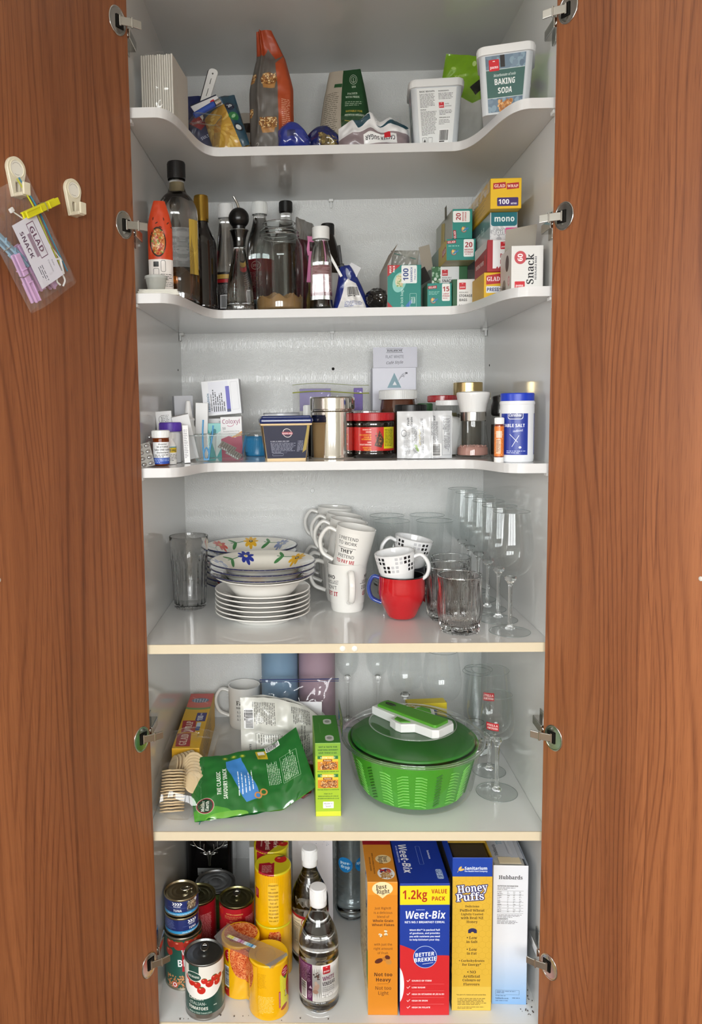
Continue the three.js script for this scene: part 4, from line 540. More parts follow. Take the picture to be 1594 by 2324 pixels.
// back row
stemGlass('champagne_glass', 'slim stemmed glass beside the dusty pink canister', [0.386, Y5, -0.482], { h: 0.23, foot: 0.03, rim: 0.024, bowl: 0.0275, by: 0.112 });
stemGlass('champagne_glass', 'slim stemmed glass between its twin and the wide wine glass', [0.458, Y5, -0.482], { h: 0.23, foot: 0.03, rim: 0.024, bowl: 0.0275, by: 0.112 });
stemGlass('wine_glass', 'wide wine glass on tall stem behind the salad spinner, nearest the slim glasses', [0.5165, Y5, -0.425], { h: 0.215, foot: 0.033, rim: 0.033, bowl: 0.041, by: 0.09 });
stemGlass('wine_glass', 'wide wine glass behind the salad spinner above the yellow packet', [0.5915, Y5, -0.37], { h: 0.215, foot: 0.034, rim: 0.035, bowl: 0.044, by: 0.092 });
tumbler('tumbler', 'tall straight tumbler behind the larger red-badged beer glass', [0.662, Y5, -0.3215], { h: 0.188, rt: 0.0295, rb: 0.026, base: 0.014 });
tumbler('tumbler', 'short straight tumbler beside the tall tumbler against the salad spinner', [0.673, Y5, -0.386], { h: 0.16, rt: 0.031, rb: 0.027, base: 0.012 });
tumbler('tumbler', 'plain tumbler at the back wall behind the two straight tumblers', [0.685, Y5, -0.455], { h: 0.21, rt: 0.0275, rb: 0.025, base: 0.012 });
const badge = (t, r0, r1, y0, y1, a0, span, name = 'printed_badge') => { const L = print(0.03, 0.022, (g, w, h) => { fill('#ffffff')(g, w, h); }); const g = bandGeo(r0, r1, y0, y1, a0, span, 20); const LL = print(0.03, 0.022, (q, w, h) => { fill('#b0222c')(q, w, h); tx(q, 'STELLA', w / 2, h * 0.33, 8, '#f6efe8', 'serif', 'center', 26); tx(q, 'ARTOIS', w / 2, h * 0.72, 8, '#f6efe8', 'serif', 'center', 26); }); part(t, name, toPrint(g, LL), PM(LL, { roughness: 0.3 }), 'red printed badge'); };
{ const t = stemGlass('beer_glass', 'small stemmed beer glass with red badge in front of the larger one', [0.6595, Y5, -0.141], { h: 0.2, foot: 0.0395, rim: 0.027, bowl: 0.0325, by: 0.105, sr: 0.0042 }); badge(t, 0.0322, 0.033, 0.138, 0.153, -0.55, 0.75); }
{ const t = stemGlass('beer_glass', 'large stemmed beer glass with red badge behind the small one', [0.6655, Y5, -0.229], { h: 0.218, foot: 0.0335, rim: 0.0375, bowl: 0.0465, by: 0.078, sr: 0.0042 }); badge(t, 0.0447, 0.0433, 0.168, 0.184, -0.3, 0.5); }
// canisters
for (const [x, c, l] of [[0.2245, '#7d9ab4', 'tall blue canister standing behind the zip bag of xylitol'], [0.3125, '#a98f9c', 'tall dusty pink canister standing beside the blue one']]) { const t = thing('canister', l, 'canister', [x, Y5, -0.455], 0); part(t, 'canister_body', lathe(prof([[0.0001, 0], [0.042, 0, 0.002], [0.043, 0.002], [0.043, 0.262, 0.002], [0.0001, 0.262]]), 56), M(c, { roughness: 0.45 })); part(t, 'lid', lathe(prof([[0.0436, 0.255], [0.0436, 0.275, 0.003], [0.0001, 0.275]]), 56), M(c, { roughness: 0.4 })); }
// mug with dictionary print
function mugShape(t, r0, r1, h, mat, o = {}) {
  const th = o.th || 0.0035; const pr = o.round ? smooth([[0.0001, 0.0015], [r0 * 0.6, 0.0012], [r0 * 0.78, 0.004], [r0 * 0.98, h * 0.2], [r1 * 1.01, h * 0.55], [r1, h * 0.9], [r1, h]], 5) : prof([[0.0001, 0.002], [r0 * 0.86, 0.002], [r0 * 0.88, 0, 0.001], [r0 * 0.95, 0, 0.003], [r0, 0.006, 0.006], [r1, h - 0.001]]);
  const inn = o.round ? smooth([[r1 - th, h], [r1 - th * 1.05, h * 0.7], [r0 * 0.9, h * 0.25], [r0 * 0.5, 0.008], [0.0001, 0.007]], 5) : prof([[r1 - th * 0.3, h], [r1 - th, h - 0.001, 0.001], [r0 - th, 0.012, 0.006], [0.0001, 0.008]]);
  const body = part(t, 'mug_body', lathe([...pr, ...(o.inside ? [] : inn)], 56), mat); if (o.inside) part(t, 'inside', lathe(inn, 56), o.inside);
  return body;
}
function handleGeo(r, y0, y1, out, rad = 0.0048, a = -PI / 2, flat = 1.5) { // loop in the plane through the axis at angle a (from +z towards +x)
  const c = new THREE.CatmullRomCurve3([V3(r - 0.003, y1, 0), V3(r + out * 0.55, y1 + 0.004, 0), V3(r + out, (y0 + y1) / 2 + (y1 - y0) * 0.16, 0), V3(r + out * 0.72, y0 + (y1 - y0) * 0.2, 0), V3(r - 0.003, y0, 0)]); const g = new THREE.TubeGeometry(c, 40, rad, 10); g.scale(1, 1, flat); return g.rotateY(a - PI / 2 + PI * 0);
}
{
  const t = thing('mug', 'plain straight white mug with dictionary definition print by the back wall', 'mug', [0.1375, Y5, -0.4755], 0); mugShape(t, 0.0375, 0.0385, 0.1, PORCELAIN); part(t, 'handle', handleGeo(0.038, 0.022, 0.084, 0.031, 0.0042, -PI / 2), PORCELAIN);
  band(t, 'print', 0.0389, 0.0389, 0.02, 0.075, 0.35, 1.9, (g, w, h) => { fill('#f1efea')(g, w, h); tx(g, 'Fa·ther', 6, 9, 14, '#1c1c1e', 'serif', 'left', 46); tx(g, 'noun', 6, 20, 7, '#1c1c1e', 'serif', 'left'); ['1. Real life superhero', '2. Interest free lender', '3. Master of the grill'].forEach((s, i) => tx(g, s, 8, 31 + i * 9, 6.4, '#1c1c1e', 'serif', 'left')); }, { roughness: 0.1 });
}
// cling-wrap box against the left wall
const gladLogo = (g, x, y, w, s, rot = 0) => { g.save(); g.translate(x, y); g.rotate(rot); poly(g, [[-w / 2, -s * 0.5], [-w * 0.02, -s * 0.7], [0, s * 0.5], [-w / 2, s * 0.72]], '#b01f26'); poly(g, [[w * 0.02, -s * 0.42], [w / 2, -s * 0.6], [w / 2, s * 0.62], [w * 0.03, s * 0.8]], '#b01f26'); tx(g, 'GLAD', -w * 0.25, 0.05 * s, s * 0.86, '#fff3dc', 'serif', 'center', w * 0.42); tx(g, 'WRAP', w * 0.26, 0.1 * s, s * 0.8, '#fff3dc', 'serif', 'center', w * 0.42); g.restore(); };
{
  const t = thing('wrap_box', 'long yellow cling-wrap box lying against the wall behind the crackers', 'box', [0.0415, Y5, -0.315], 0.02);
  carton(t, 'box_body', 0.056, 0.081, 0.3, { top: (g, w, h) => { fill('#edb80e')(g, w, h); g.fillStyle = '#d9574c'; g.fillRect(-1, -1, w + 2, 76); ell(g, w / 2, 78, 40, 22, '#7aa04a'); ell(g, w / 2, 70, 36, 20, '#e0705c'); ell(g, w / 2, 44, 20, 14, '#6a7d94'); for (let k = 0; k < 5; k++) hline(g, 14 + k * 7, 34, 16 + k * 6, 56, '#dfe6ee', 1.4); hline(g, 8, 24, 48, 64, '#f6d8d0', 1); rrect(g, 30, 118, 22, 48, 2, '#3a2d7c'); tx(g, '100', 40, 148, 17, '#fff', 'sans-serif', 'center', 30, -PI / 2); tx(g, 'METRES', 40, 126, 4.5, '#fff', 'sans-serif', 'center', 12, -PI / 2); g.fillStyle = '#d7e6f4'; g.fillRect(36, 172, 9, 22); g.fillStyle = '#2a5cae'; g.fillRect(36, 194, 9, 20); gladLogo(g, 18, 226, 130, 24, -PI / 2); fine(g, 44, 226, 4, 6, 4, '#7a5a10', 3); }, front: '#e9ae0c', right: (g, w, h) => { fill('#e5ad10')(g, w, h); fine(g, 60, 20, 160, 6, 7, '#8a6410', 4); }, left: '#e5ad10' }, '#e5ad10');
}
// round crackers in a zip bag
{
  const CR = M('#dcc39a', { roughness: 0.85 }); const cg = (() => { const g = lathe(prof([[0.0001, 0], [0.024, 0, 0.001], [0.0255, 0.0016, 0.001], [0.024, 0.0034, 0.001], [0.0001, 0.0034]]), 28); const p = g.attributes.position; for (let i = 0; i < p.count; i++) { const x = p.getX(i), z = p.getZ(i), a = Math.atan2(x, z), k = 1 + 0.018 * Math.sin(a * 9) + 0.012 * Math.sin(a * 4 + 1); p.setX(i, x * k); p.setZ(i, z * k); p.setY(i, p.getY(i) + 0.0006 * n2(x * 180, z * 180)); } g.computeVertexNormals(); return g; })();
  let proto = null; const put = (lab, x, y, z, rx, rz, s = 1, ry = 0) => { const o = new THREE.Group(); o.name = numbered('cracker'); part(o, 'biscuit', cg, CR); o.position.set(x, y, z); o.rotation.set(rx, ry, rz); o.scale.setScalar(s); scene.add(o); tag(o, lab, 'cracker', lab.slice(20)); };
  for (let i = 0; i < 15; i++) put('round pale cracker, in the leaning stack at the shelf edge', 0.036 + 0.0012 * n2(i, 5), Y5 + 0.014 + i * 0.0043, -0.043 - i * 0.0026, -0.5 + 0.04 * n2(i, 2), 0.06 + 0.03 * n2(i, 8), 0.9);
  for (let i = 0; i < 6; i++) put('round pale cracker, on edge below the cling-wrap box end', 0.028 + i * 0.0052, Y5 + 0.062 + 0.001 * i, -0.122 - i * 0.003, 0.25, 1.12 - 0.05 * i, 0.92, 0.3);
  for (let i = 0; i < 7; i++) put('round pale cracker, tilted pile next to the green snack bag', 0.073 - i * 0.0007, Y5 + 0.05 + i * 0.0035, -0.085 - i * 0.0058, 0.75, -0.42 + 0.04 * n2(i, 7), 0.88, 0);
  const t = thing('zip_bag', 'clear zip bag holding a pile of round crackers by the left wall', 'plastic bag', [0.048, Y5 + 0.001, -0.012]);
  const g = bagGeo(0.1, 0.2, 0.088, { nu: 26, nv: 40, crumple: 0.004, freq: 22, seed: 4, full: (u, v) => Math.pow(Math.sin(PI * u), 0.42) * Math.pow(Math.min(1, Math.max(0, (1 - v) * 2.6)), 0.6) * Math.pow(Math.min(1, v * 7), 0.5), bend: (x, y, z, u, v) => [x - 0.001 + Math.max(0, v - 0.6) * 0.03, Math.max(0.0004, z + 0.042 + Math.max(0, v - 0.5) * 0.11), -y] });
  part(t, 'bag_film', mergeGeometries(g), FILM); part(t, 'zip_strip', tube([[0.043, 0.004, -0.004], [0.047, 0.012, -0.05], [0.052, 0.03, -0.1]], 0.0009, 16, 6), M('#2f8f7c', { roughness: 0.4 }), 'green zip line');
}
// green pretzel bag leaning back
{
  const t = thing('snack_bag', 'shiny green snack bag with blue patch and pretzel picture', 'snack bag', [0.083, Y5 + 0.001, -0.016], 0.27);
  bag(t, 'bag_film', 0.232, 0.128, 0.03, (g, w, h) => { fill('#1f6a2b')(g, w, h); g.scale(1, h / 150); h = 150; g.fillStyle = '#3f8a2c'; ell(g, 26, h - 4, 46, 22, '#4c9a30'); ell(g, 60, h - 2, 40, 10, '#6aac3c'); ell(g, 22, h - 30, 17, 17, '#e9e2d6'); ell(g, 22, h - 30, 16.2, 16.2, '#7a1420'); ell(g, 22, h - 30, 14, 14, '#123c28'); tx(g, 'Mother', 18, h - 30, 8, '#f3efe6', 'serif', 'center', 24, -PI / 2 + 0.15); tx(g, 'Earth', 26, h - 29, 8, '#f3efe6', 'serif', 'center', 20, -PI / 2 + 0.15); tx(g, 'THE CLASSIC', 54, 74, 11, '#f3f6ee', 'sans-serif', 'center', 58, -PI / 2 + 0.1); tx(g, 'SAVOURY SNACK', 66, 77, 11, '#f3f6ee', 'sans-serif', 'center', 72, -PI / 2 + 0.1);
    poly(g, [[76, 22], [108, 18], [108, 26], [126, 100], [128, 122], [100, 126], [94, 112], [80, 60], [74, 40]], '#3f84cc'); for (let i = 0; i < 5; i++) { g.save(); g.translate(88 + i * 7, 110 - i * 2); g.rotate(-PI / 2 + 0.1); fine(g, 0, 0, 74, 1, 4.4, '#eaf2fb', 30 + i, 0.42); g.restore(); } g.strokeStyle = '#c98a4a'; g.lineWidth = 3; for (const [x, y] of [[124, 116], [136, 110]]) { g.beginPath(); g.arc(x, y, 6, 0, 7); g.stroke(); } for (const [x, y] of [[76, 13], [94, 12], [112, 14]]) { ell(g, x, y, 6, 5, '#5d8a2c'); ell(g, x, y, 3, 2.4, '#c9c84a'); } rrect(g, 140, 8, 22, 24, 1, '#c9b02a'); rrect(g, 144, 10, 14, 10, 0.5, '#f3f3ee'); fine(g, 143, 22, 16, 4, 2, '#4a4010', 5); barcode(g, 162, 0, 30, 14, 4); g.save(); g.translate(146, 100); g.rotate(-PI / 2 + 0.1); fine(g, 4, 4, 56, 8, 3.2, '#dcebd8', 6); g.strokeStyle = '#cfe3ca'; g.lineWidth = 0.5; g.strokeRect(0, 32, 60, 34); hline(g, 0, 44, 60, 44, '#cfe3ca', 0.4); hline(g, 30, 32, 30, 66, '#cfe3ca', 0.4); fine(g, 3, 35, 54, 9, 3.2, '#dcebd8', 7); g.restore(); tx(g, '5.7cm', 205, 46, 4, '#cfe3ca', 'sans-serif', 'center', 0, -PI / 2); },
    { nu: 44, nv: 34, crumple: 0.0035, freq: 20, seed: 7, full: (u, v) => Math.pow(Math.sin(PI * Math.min(1, Math.max(0, u))), 0.6) * Math.pow(Math.sin(PI * Math.min(1, Math.max(0, v * 0.96 + 0.02))), 0.6), wid: (v) => 1 - 0.06 * v, bend: (x, y, z, u, v) => { const X = x + 0.116, lift = 0.012 + 0.3 * z; const a = 1.02 - 0.08 * u; const yy = y * Math.cos(a) + z * Math.sin(a) * 0.9 + 0.006 + (u > 0.72 ? (u - 0.72) * 0.13 : 0); return [X - y * 0.04, Math.max(0.0003, yy), -y * Math.sin(a) + z * Math.cos(a) - 0.004 - (u < 0.1 ? 0 : 0)]; } }, { roughness: 0.18, clearcoat: 0.8, clearcoatRoughness: 0.06 });
}
// white rice-snack bag, twisted at one end
{
  const t = thing('snack_bag', 'crumpled white snack bag with sideways black print leaning behind the green bag', 'snack bag', [0.233, Y5 + 0.002, -0.235], 0.12);
  bag(t, 'bag_film', 0.165, 0.16, 0.055, (g, w, h) => { fill('#d9d8d0')(g, w, h); g.save(); g.translate(w / 2, h / 2); g.rotate(PI / 2); const L = (x, y, ww, n, p, s) => fine(g, x, y, ww, n, p, '#3a3a38', s, 0.36); L(-72, -62, 40, 12, 3.4, 2); L(-72, 12, 44, 14, 3.4, 3); tx(g, 'HEALTH STAR RATING', -30, -50, 4.4, '#333', 'sans-serif', 'left'); tx(g, 'SUITABLE FOR PEOPLE', -30, -44, 4.4, '#333', 'sans-serif', 'left'); L(4, -60, 60, 12, 3.6, 4); g.strokeStyle = '#444'; g.lineWidth = 0.5; g.strokeRect(-6, 2, 60, 50); for (let i = 0; i < 9; i++) { L(-4, 5 + i * 5, 26, 1, 3.6, 10 + i); L(38, 5 + i * 5, 12, 1, 3.6, 30 + i); } tx(g, 'NUTRITION INFORMATION', 24, -2, 4, '#333'); tx(g, 'EASY RE', 24, 64, 6, '#333', 'sans-serif'); tx(g, 'INGREDIENTS', 28, -20, 6, '#333'); barcode(g, -58, 56, 40, 20, 6); g.restore(); },
    { nu: 40, nv: 36, crumple: 0.006, freq: 17, seed: 12, full: (u, v) => Math.pow(Math.sin(PI * Math.min(1, u * 0.92 + 0.02)), 0.55) * Math.pow(Math.sin(PI * Math.min(1, v * 0.95 + 0.02)), 0.5) * (1 - 0.5 * Math.pow(u, 4)), ridge: (u, v) => -0.009 * Math.exp(-Math.pow((v - 0.52 - 0.1 * (0.5 - u)) / 0.07, 2)), bend: (x, y, z, u, v) => { const s = 1 - 0.62 * Math.pow(u, 3.2); const yy = 0.07 + (y - 0.08) * s + 0.008; return [x, Math.max(0.0004, yy * 0.97), z - y * 0.12]; } }, { roughness: 0.35, clearcoat: 0.2 });
}
// zip bag of xylitol
{
  const t = thing('zip_bag', 'clear zip bag of white xylitol powder with paper label', 'plastic bag', [0.272, Y5, -0.345], 0.02);
  part(t, 'powder', lathe(smooth([[0.0001, 0.001], [0.05, 0.001], [0.07, 0.012], [0.068, 0.05], [0.05, 0.082], [0.02, 0.094], [0.0001, 0.095]], 5), 40).scale(1, 1, 0.5), M('#eceded', { roughness: 0.95 }), 'white powder');
  clearBag(t, 'bag_film', 0.176, 0.166, 0.082, { nu: 34, nv: 34, crumple: 0.005, freq: 20, seed: 21, full: (u, v) => Math.pow(Math.sin(PI * u), 0.5) * Math.pow(Math.max(0, 1 - v), 0.55) * Math.pow(Math.min(1, v * 8 + 0.4), 0.4) });
  part(t, 'zip_strip', merge([rb(0.176, 0.0022, 0.0022, 0.0008, 0, 0.158, 0.0012), rb(0.176, 0.0012, 0.0018, 0.0005, 0, 0.153, 0.0012)]), M('#24306e', { roughness: 0.4 }), 'dark blue zip line');
  const L = print(0.09, 0.06, (g, w, h) => { fill('#f4f3f6')(g, w, h); tx(g, 'Xylitol', w * 0.55, 30, 14, '#222', 'sans-serif', 'center', 40, 0, 'normal'); }); part(t, 'paper_label', sheetGeo(0.085, 0.055, L).rotateX(-0.25).rotateZ(-0.03).translate(0.005, 0.094, 0.043), PM(L, { roughness: 0.7 }));
}
// folded clear bag and red packet behind the snacks
{ const t = thing('plastic_bag', 'empty crumpled clear plastic bag lying behind the green snack bag', 'plastic bag', [0.128, Y5 + 0.004, -0.15], 0.15); clearBag(t, 'bag_film', 0.1, 0.12, 0.012, { crumple: 0.006, freq: 18, seed: 31, bend: (x, y, z) => [x, Math.max(0.0005, z + 0.008), -y] }); }
{ const t = thing('packet', 'dark red packet lying flat behind the green muesli bar box', 'packet', [0.285, Y5 + 0.002, -0.135], -0.1); bag(t, 'bag_film', 0.03, 0.11, 0.05, (g, w, h) => { fill('#7a0f1c')(g, w, h); for (let i = 0; i < 18; i++) hline(g, i * 6, 0, i * 6 + 10, h, '#8f2030', 0.5); }, { crumple: 0.004, bend: (x, y, z) => [x, Math.max(0.0004, z + 0.027), -y + 0.05] }, { roughness: 0.25 }); }
// muesli bar carton
{
  const t = thing('snack_box', 'slim green muesli bar carton with opened top flap', 'box', [0.325, Y5, -0.117], 0.03); const w = 0.0475, h = 0.142, d = 0.13;
  const bar = (g, x, y, s, seed) => { rrect(g, x, y, 38, 27, 0.6, '#f0c83a'); g.fillStyle = '#2f7a3c'; g.fillRect(x, y, 8, 6); g.fillRect(x + 30, y, 8, 6); tx(g, 'NATURE VALLEY', x + 19, y + 3.4, 5, '#fff6d8', 'serif', 'center', 28); g.fillStyle = '#8a4a1c'; g.fillRect(x + 10, y + 6.5, 17, 4.4); tx(g, 'Protein', x + 18.5, y + 8.8, 3.6, '#f6e7bc'); g.save(); g.beginPath(); g.rect(x, y + 11, 38, 16); g.clip(); g.fillStyle = '#d98a2a'; g.fillRect(x, y + 11, 38, 16); poly(g, [[x + 3, y + 21], [x + 28, y + 12], [x + 37, y + 18], [x + 12, y + 28]], '#b06a34'); speckle(g, x + 5, y + 13, 30, 12, ['#e6c79a', '#8a4a22', '#d9a868', '#5a2c14'], 150, 0.5, 1.4, seed); g.restore(); };
  carton(t, 'box_body', w, h, d, { front: (g, W_, H_) => { fill('#a9c92e')(g, W_, H_); g.fillStyle = '#86b53a'; g.fillRect(-1, -1, W_ + 2, 26); const c = W_ / 2; ['GOT A TASTE FOR', 'SOMETHING DIFFERENT?', 'GIVE THESE A GO.'].forEach((s, i) => tx(g, s, c, 8 + i * 5.6, 4.2, '#1f4a24', 'sans-serif', 'center', 38)); bar(g, 4.5, 25, 1, 4); tx(g, 'PROTEIN SALTED CARAMEL NUT', c, 55, 3, '#1f4a24', 'sans-serif', 'center', 40); bar(g, 4.5, 60, 1, 9); tx(g, 'PROTEIN PEANUT & CHOCOLATE', c, 90, 3, '#1f4a24', 'sans-serif', 'center', 40); tx(g, 'FIND US AT', c, 98, 3, '#1f4a24'); tx(g, 'WWW.NATUREVALLEY.COM.AU', c, 102.5, 3, '#1f4a24', 'sans-serif', 'center', 38); tx(g, 'OR WWW.NATUREVALLEY.CO.NZ', c, 107, 3, '#1f4a24', 'sans-serif', 'center', 40); rrect(g, c - 10, 113, 20, 13, 1, '#fff', '#c9d26a', 0.4); tx(g, 'Made in', c, 117, 4.4, '#333', 'sans-serif', 'center', 0, 0, 'normal'); tx(g, 'Spain', c, 122, 4.4, '#333', 'sans-serif', 'center', 0, 0, 'normal'); g.fillStyle = '#d8df3a'; g.fillRect(-1, 132, W_ + 2, 14); },
    top: (g, W_, H_) => { fill('#3f8a2c')(g, W_, H_); for (const y of [96, 20]) { rrect(g, 20, y, 16, 26, 8, '#d8dcd6'); ell(g, 28, y + 12, 5, 6, '#9aa096'); } for (let i = 0; i < 8; i++) ell(g, 12, 40 + i * 6, 0.6, 0.6, '#cfe0c0'); }, right: (g, W_, H_) => { fill('#3c7a34')(g, W_, H_); speckle(g, 0, 40, W_, 100, ['#a98a3a', '#5a3c1c', '#c9a85a', '#7a9a3a'], 150, 3, 8, 4); g.fillStyle = '#2a6fa0'; g.fillRect(0, 0, 60, 50); }, left: '#8db63a' }, '#8db63a');
  const L = print(0.12, 0.05, (g, a, b) => { fill('#6b8a5a')(g, a, b); g.fillStyle = '#2a6fa0'; g.fillRect(0, 22, 50, 30); speckle(g, 20, 10, 90, 40, ['#c9a85a', '#5a3c1c', '#8aa05a'], 60, 2, 5, 5); }); part(t, 'lid_flap', sheetGeo(0.1, 0.036, L, 0.0006).rotateY(PI / 2).translate(w / 2 + 0.0006, h + 0.017, -0.01).rotateZ(-0.03), PM(L, { roughness: 0.5 }));
}
// yellow and blue packet behind the spinner
{ const t = thing('packet', 'yellow and blue packet seen through the spinner lid', 'packet', [0.548, Y5, -0.316], 0.1); carton(t, 'box_body', 0.085, 0.118, 0.03, { front: (g, w, h) => { fill('#e8cf2a')(g, w, h); g.fillStyle = '#3a6fb0'; g.fillRect(8, 14, w - 30, 40); }, top: '#f0d82e' }, '#e8cf2a'); }
// salad spinner
{
  const cx = 0.4955, cz = -0.148, t = thing('salad_spinner', 'green salad spinner in a clear bowl with pump-handle lid', 'salad spinner', [cx, Y5, cz], 0);
  const BOWLM = M('#fafcfa', { transmission: 1, thickness: 0, ior: 1.5, roughness: 0.01 });
  const bowlO = smooth([[0.0001, 0.002], [0.07, 0.0], [0.098, 0.003], [0.112, 0.014], [0.122, 0.05], [0.131, 0.1], [0.134, 0.112], [0.1365, 0.114]], 6); const bowlI = smooth([[0.1345, 0.1145], [0.129, 0.1], [0.1198, 0.05], [0.1095, 0.0155], [0.096, 0.0055], [0.07, 0.0032], [0.0001, 0.0045]], 6);
  part(t, 'bowl', lathe(bowlO, 96), GLASS); part(t, 'bowl_rim', new THREE.TorusGeometry(0.1355, 0.0011, 8, 96).rotateX(PI / 2).translate(0, 0.114, 0), SOLID);
  const GR = M('#4fae2e', { roughness: 0.3, transmission: 0.12, thickness: 0 }); const bk = t;
  const R = (y) => 0.1005 + (0.124 - 0.1005) * (y - 0.012) / 0.092; // basket radius
  const basket = new THREE.Group(); basket.name = 'basket'; t.add(basket);
  part(basket, 'basket_wall', lathe(prof([[0.0001, 0.0105], [0.088, 0.0105], [0.1, 0.013, 0.008], [R(0.04), 0.04], [R(0.104), 0.104], [0.1265, 0.107, 0.001], [0.1265, 0.1095, 0.001], [R(0.104) - 0.003, 0.109], [0.098, 0.016, 0.006], [0.0001, 0.0135]]), 96), GR);
  const RIB = M('#7fd05c', { roughness: 0.3 }), SLOT = M('#2a6f1a', { roughness: 0.5 });
  const cols = 22; for (let c = 0; c < cols; c++) { const a0 = c / cols * 2 * PI; for (let k = 0; k < 11; k++) { const y = 0.024 + k * 0.0062, kind = c % 3, wdt = kind === 1 ? 0.011 : 0.021; const pts = []; const n = 6; for (let i = 0; i <= n; i++) { const s = i / n - 0.5, yy = y + (kind === 1 ? 0.0016 * (s > 0 ? 1 : -1) * 0 + s * 0.006 : -Math.abs(s) * 0.005 + (c % 2 ? s * 0.006 : -s * 0.004)); const r = R(yy) + 0.0006, a = a0 + s * wdt / r; pts.push([Math.sin(a) * r, yy, Math.cos(a) * r]); } part(basket, 'slot_rib', tube(pts, 0.0013, 6, 5), kind === 1 ? SLOT : RIB); } }
  const lid = new THREE.Group(); lid.name = 'lid'; t.add(lid);
  const dome = smooth([[0.1375, 0.108], [0.1395, 0.1115], [0.139, 0.117], [0.1365, 0.1195], [0.131, 0.124], [0.12, 0.132], [0.098, 0.1395], [0.085, 0.142], [0.084, 0.1395], [0.06, 0.1385], [0.0001, 0.1385]], 6); const domeI = dome.slice().reverse().map(([r, y]) => [Math.max(0.0001, r - 0.0013), y - 0.0016]);
  part(lid, 'dome', lathe(dome, 96), GLASS); part(lid, 'lid_rim', new THREE.TorusGeometry(0.1385, 0.0017, 8, 96).rotateX(PI / 2).translate(0, 0.1115, 0), SOLID); part(lid, 'dome_ridge', new THREE.TorusGeometry(0.0845, 0.001, 8, 80).rotateX(PI / 2).translate(0, 0.1405, 0), SOLID);
  part(lid, 'gear_disc', lathe(prof([[0.0001, 0.1165], [0.118, 0.1165, 0.002], [0.121, 0.1125], [0.118, 0.111], [0.0001, 0.113]]), 80), M('#2f7d2a', { roughness: 0.35 }), 'dark green inner plate');
  // pump handle: white frame with green insert, turned on the lid
  const hd = new THREE.Group(); hd.name = 'pump_handle'; t.add(hd); const shp = new THREE.Shape(); const o = [[-0.083, -0.02], [-0.02, -0.027], [-0.018, -0.043], [0.0, -0.05], [0.012, -0.05], [0.03, -0.03], [0.07, -0.03], [0.078, -0.022], [0.078, 0.022], [0.07, 0.03], [0.03, 0.03], [0.012, 0.05], [0.0, 0.05], [-0.018, 0.043], [-0.02, 0.027], [-0.083, 0.02]]; o.forEach(([x, y], i) => (i ? shp.lineTo(x, y) : shp.moveTo(x, y))); shp.closePath();
  const rot = -0.8, top = 0.156; const ex = (s, d, y, b) => new THREE.ExtrudeGeometry(s, { depth: d, bevelEnabled: true, bevelSize: b, bevelThickness: b, bevelSegments: 3 }).rotateX(-PI / 2).translate(0, y, 0);
  part(hd, 'frame', ex(shp, 0.013, 0.1405, 0.002).rotateY(rot), M('#e9ebea', { roughness: 0.3 }), 'white frame');
  const s2 = new THREE.Shape(); s2.moveTo(-0.074, -0.015); s2.lineTo(0.064, -0.0205); s2.quadraticCurveTo(0.07, -0.02, 0.07, -0.014); s2.lineTo(0.07, 0.014); s2.quadraticCurveTo(0.07, 0.02, 0.064, 0.0205); s2.lineTo(-0.074, 0.015); s2.quadraticCurveTo(-0.079, 0, -0.074, -0.015);
  part(hd, 'lever', ex(s2, 0.003, 0.1565, 0.0015).rotateY(rot), M('#55a02e', { roughness: 0.35 }), 'green lever'); const s3 = new THREE.Shape(); s3.absellipse(0, 0, 0.012, 0.004, 0, 2 * PI); part(hd, 'button', ex(s3, 0.001, 0.1612, 0.0006).translate(-0.055, 0, 0).rotateY(rot), M('#2c3a26', { roughness: 0.5 }));
  for (const s of [-1, 1]) { const w4 = new THREE.Shape(); w4.moveTo(-0.013, s * 0.031); w4.lineTo(0.02, s * 0.033); w4.lineTo(0.008, s * 0.045); w4.lineTo(-0.01, s * 0.042); w4.closePath(); part(hd, 'insert', ex(w4, 0.0015, 0.1555, 0.0006).rotateY(rot), M('#55a02e', { roughness: 0.35 })); }
}

// ------------------------------------------------------------------ fourth shelf: crockery and glasses
tumbler('fluted_tumbler', 'fluted drinking glass standing by the left wall beside the plates', [0.0475, Y4, -0.258], { h: 0.152, rt: 0.0405, rb: 0.033, base: 0.01, flutes: 20, fh: 0.74, wall: 0.0024, solid: true });
// plates
const flower = (g, x, y, s, c, mid, rot = 0) => { g.save(); g.translate(x, y); g.rotate(rot); for (let k = 0; k < 8; k++) { g.save(); g.rotate(k * PI / 4); ell(g, s * 0.58, 0, s * 0.42, s * 0.22, c); g.restore(); } ell(g, 0, 0, s * 0.24, s * 0.24, mid[0]); ell(g, 0, 0, s * 0.12, s * 0.12, mid[1]); g.restore(); };
const stalk = (g, x0, y0, x1, y1) => { hline(g, x0, y0, x1, y1, '#3f7a4a', 1.6); const a = Math.atan2(y1 - y0, x1 - x0), mx = x0 + (x1 - x0) * 0.42, my = y0 + (y1 - y0) * 0.42; for (const s of [-1, 1]) ell(g, mx + Math.cos(a + s * 0.75) * -9, my + Math.sin(a + s * 0.75) * -9, 10.5, 3.4, '#4a8a50', a + s * 0.75); };
function plateTop(r, y, pr) { const g = lathe(pr, 64), p = g.attributes.position, uv = g.attributes.uv; for (let i = 0; i < uv.count; i++) uv.setXY(i, 0.5 + p.getX(i) / (2.02 * r), 0.5 - p.getZ(i) / (2.02 * r)); return g; }
const NAVY = M('#22264e', { roughness: 0.15 });
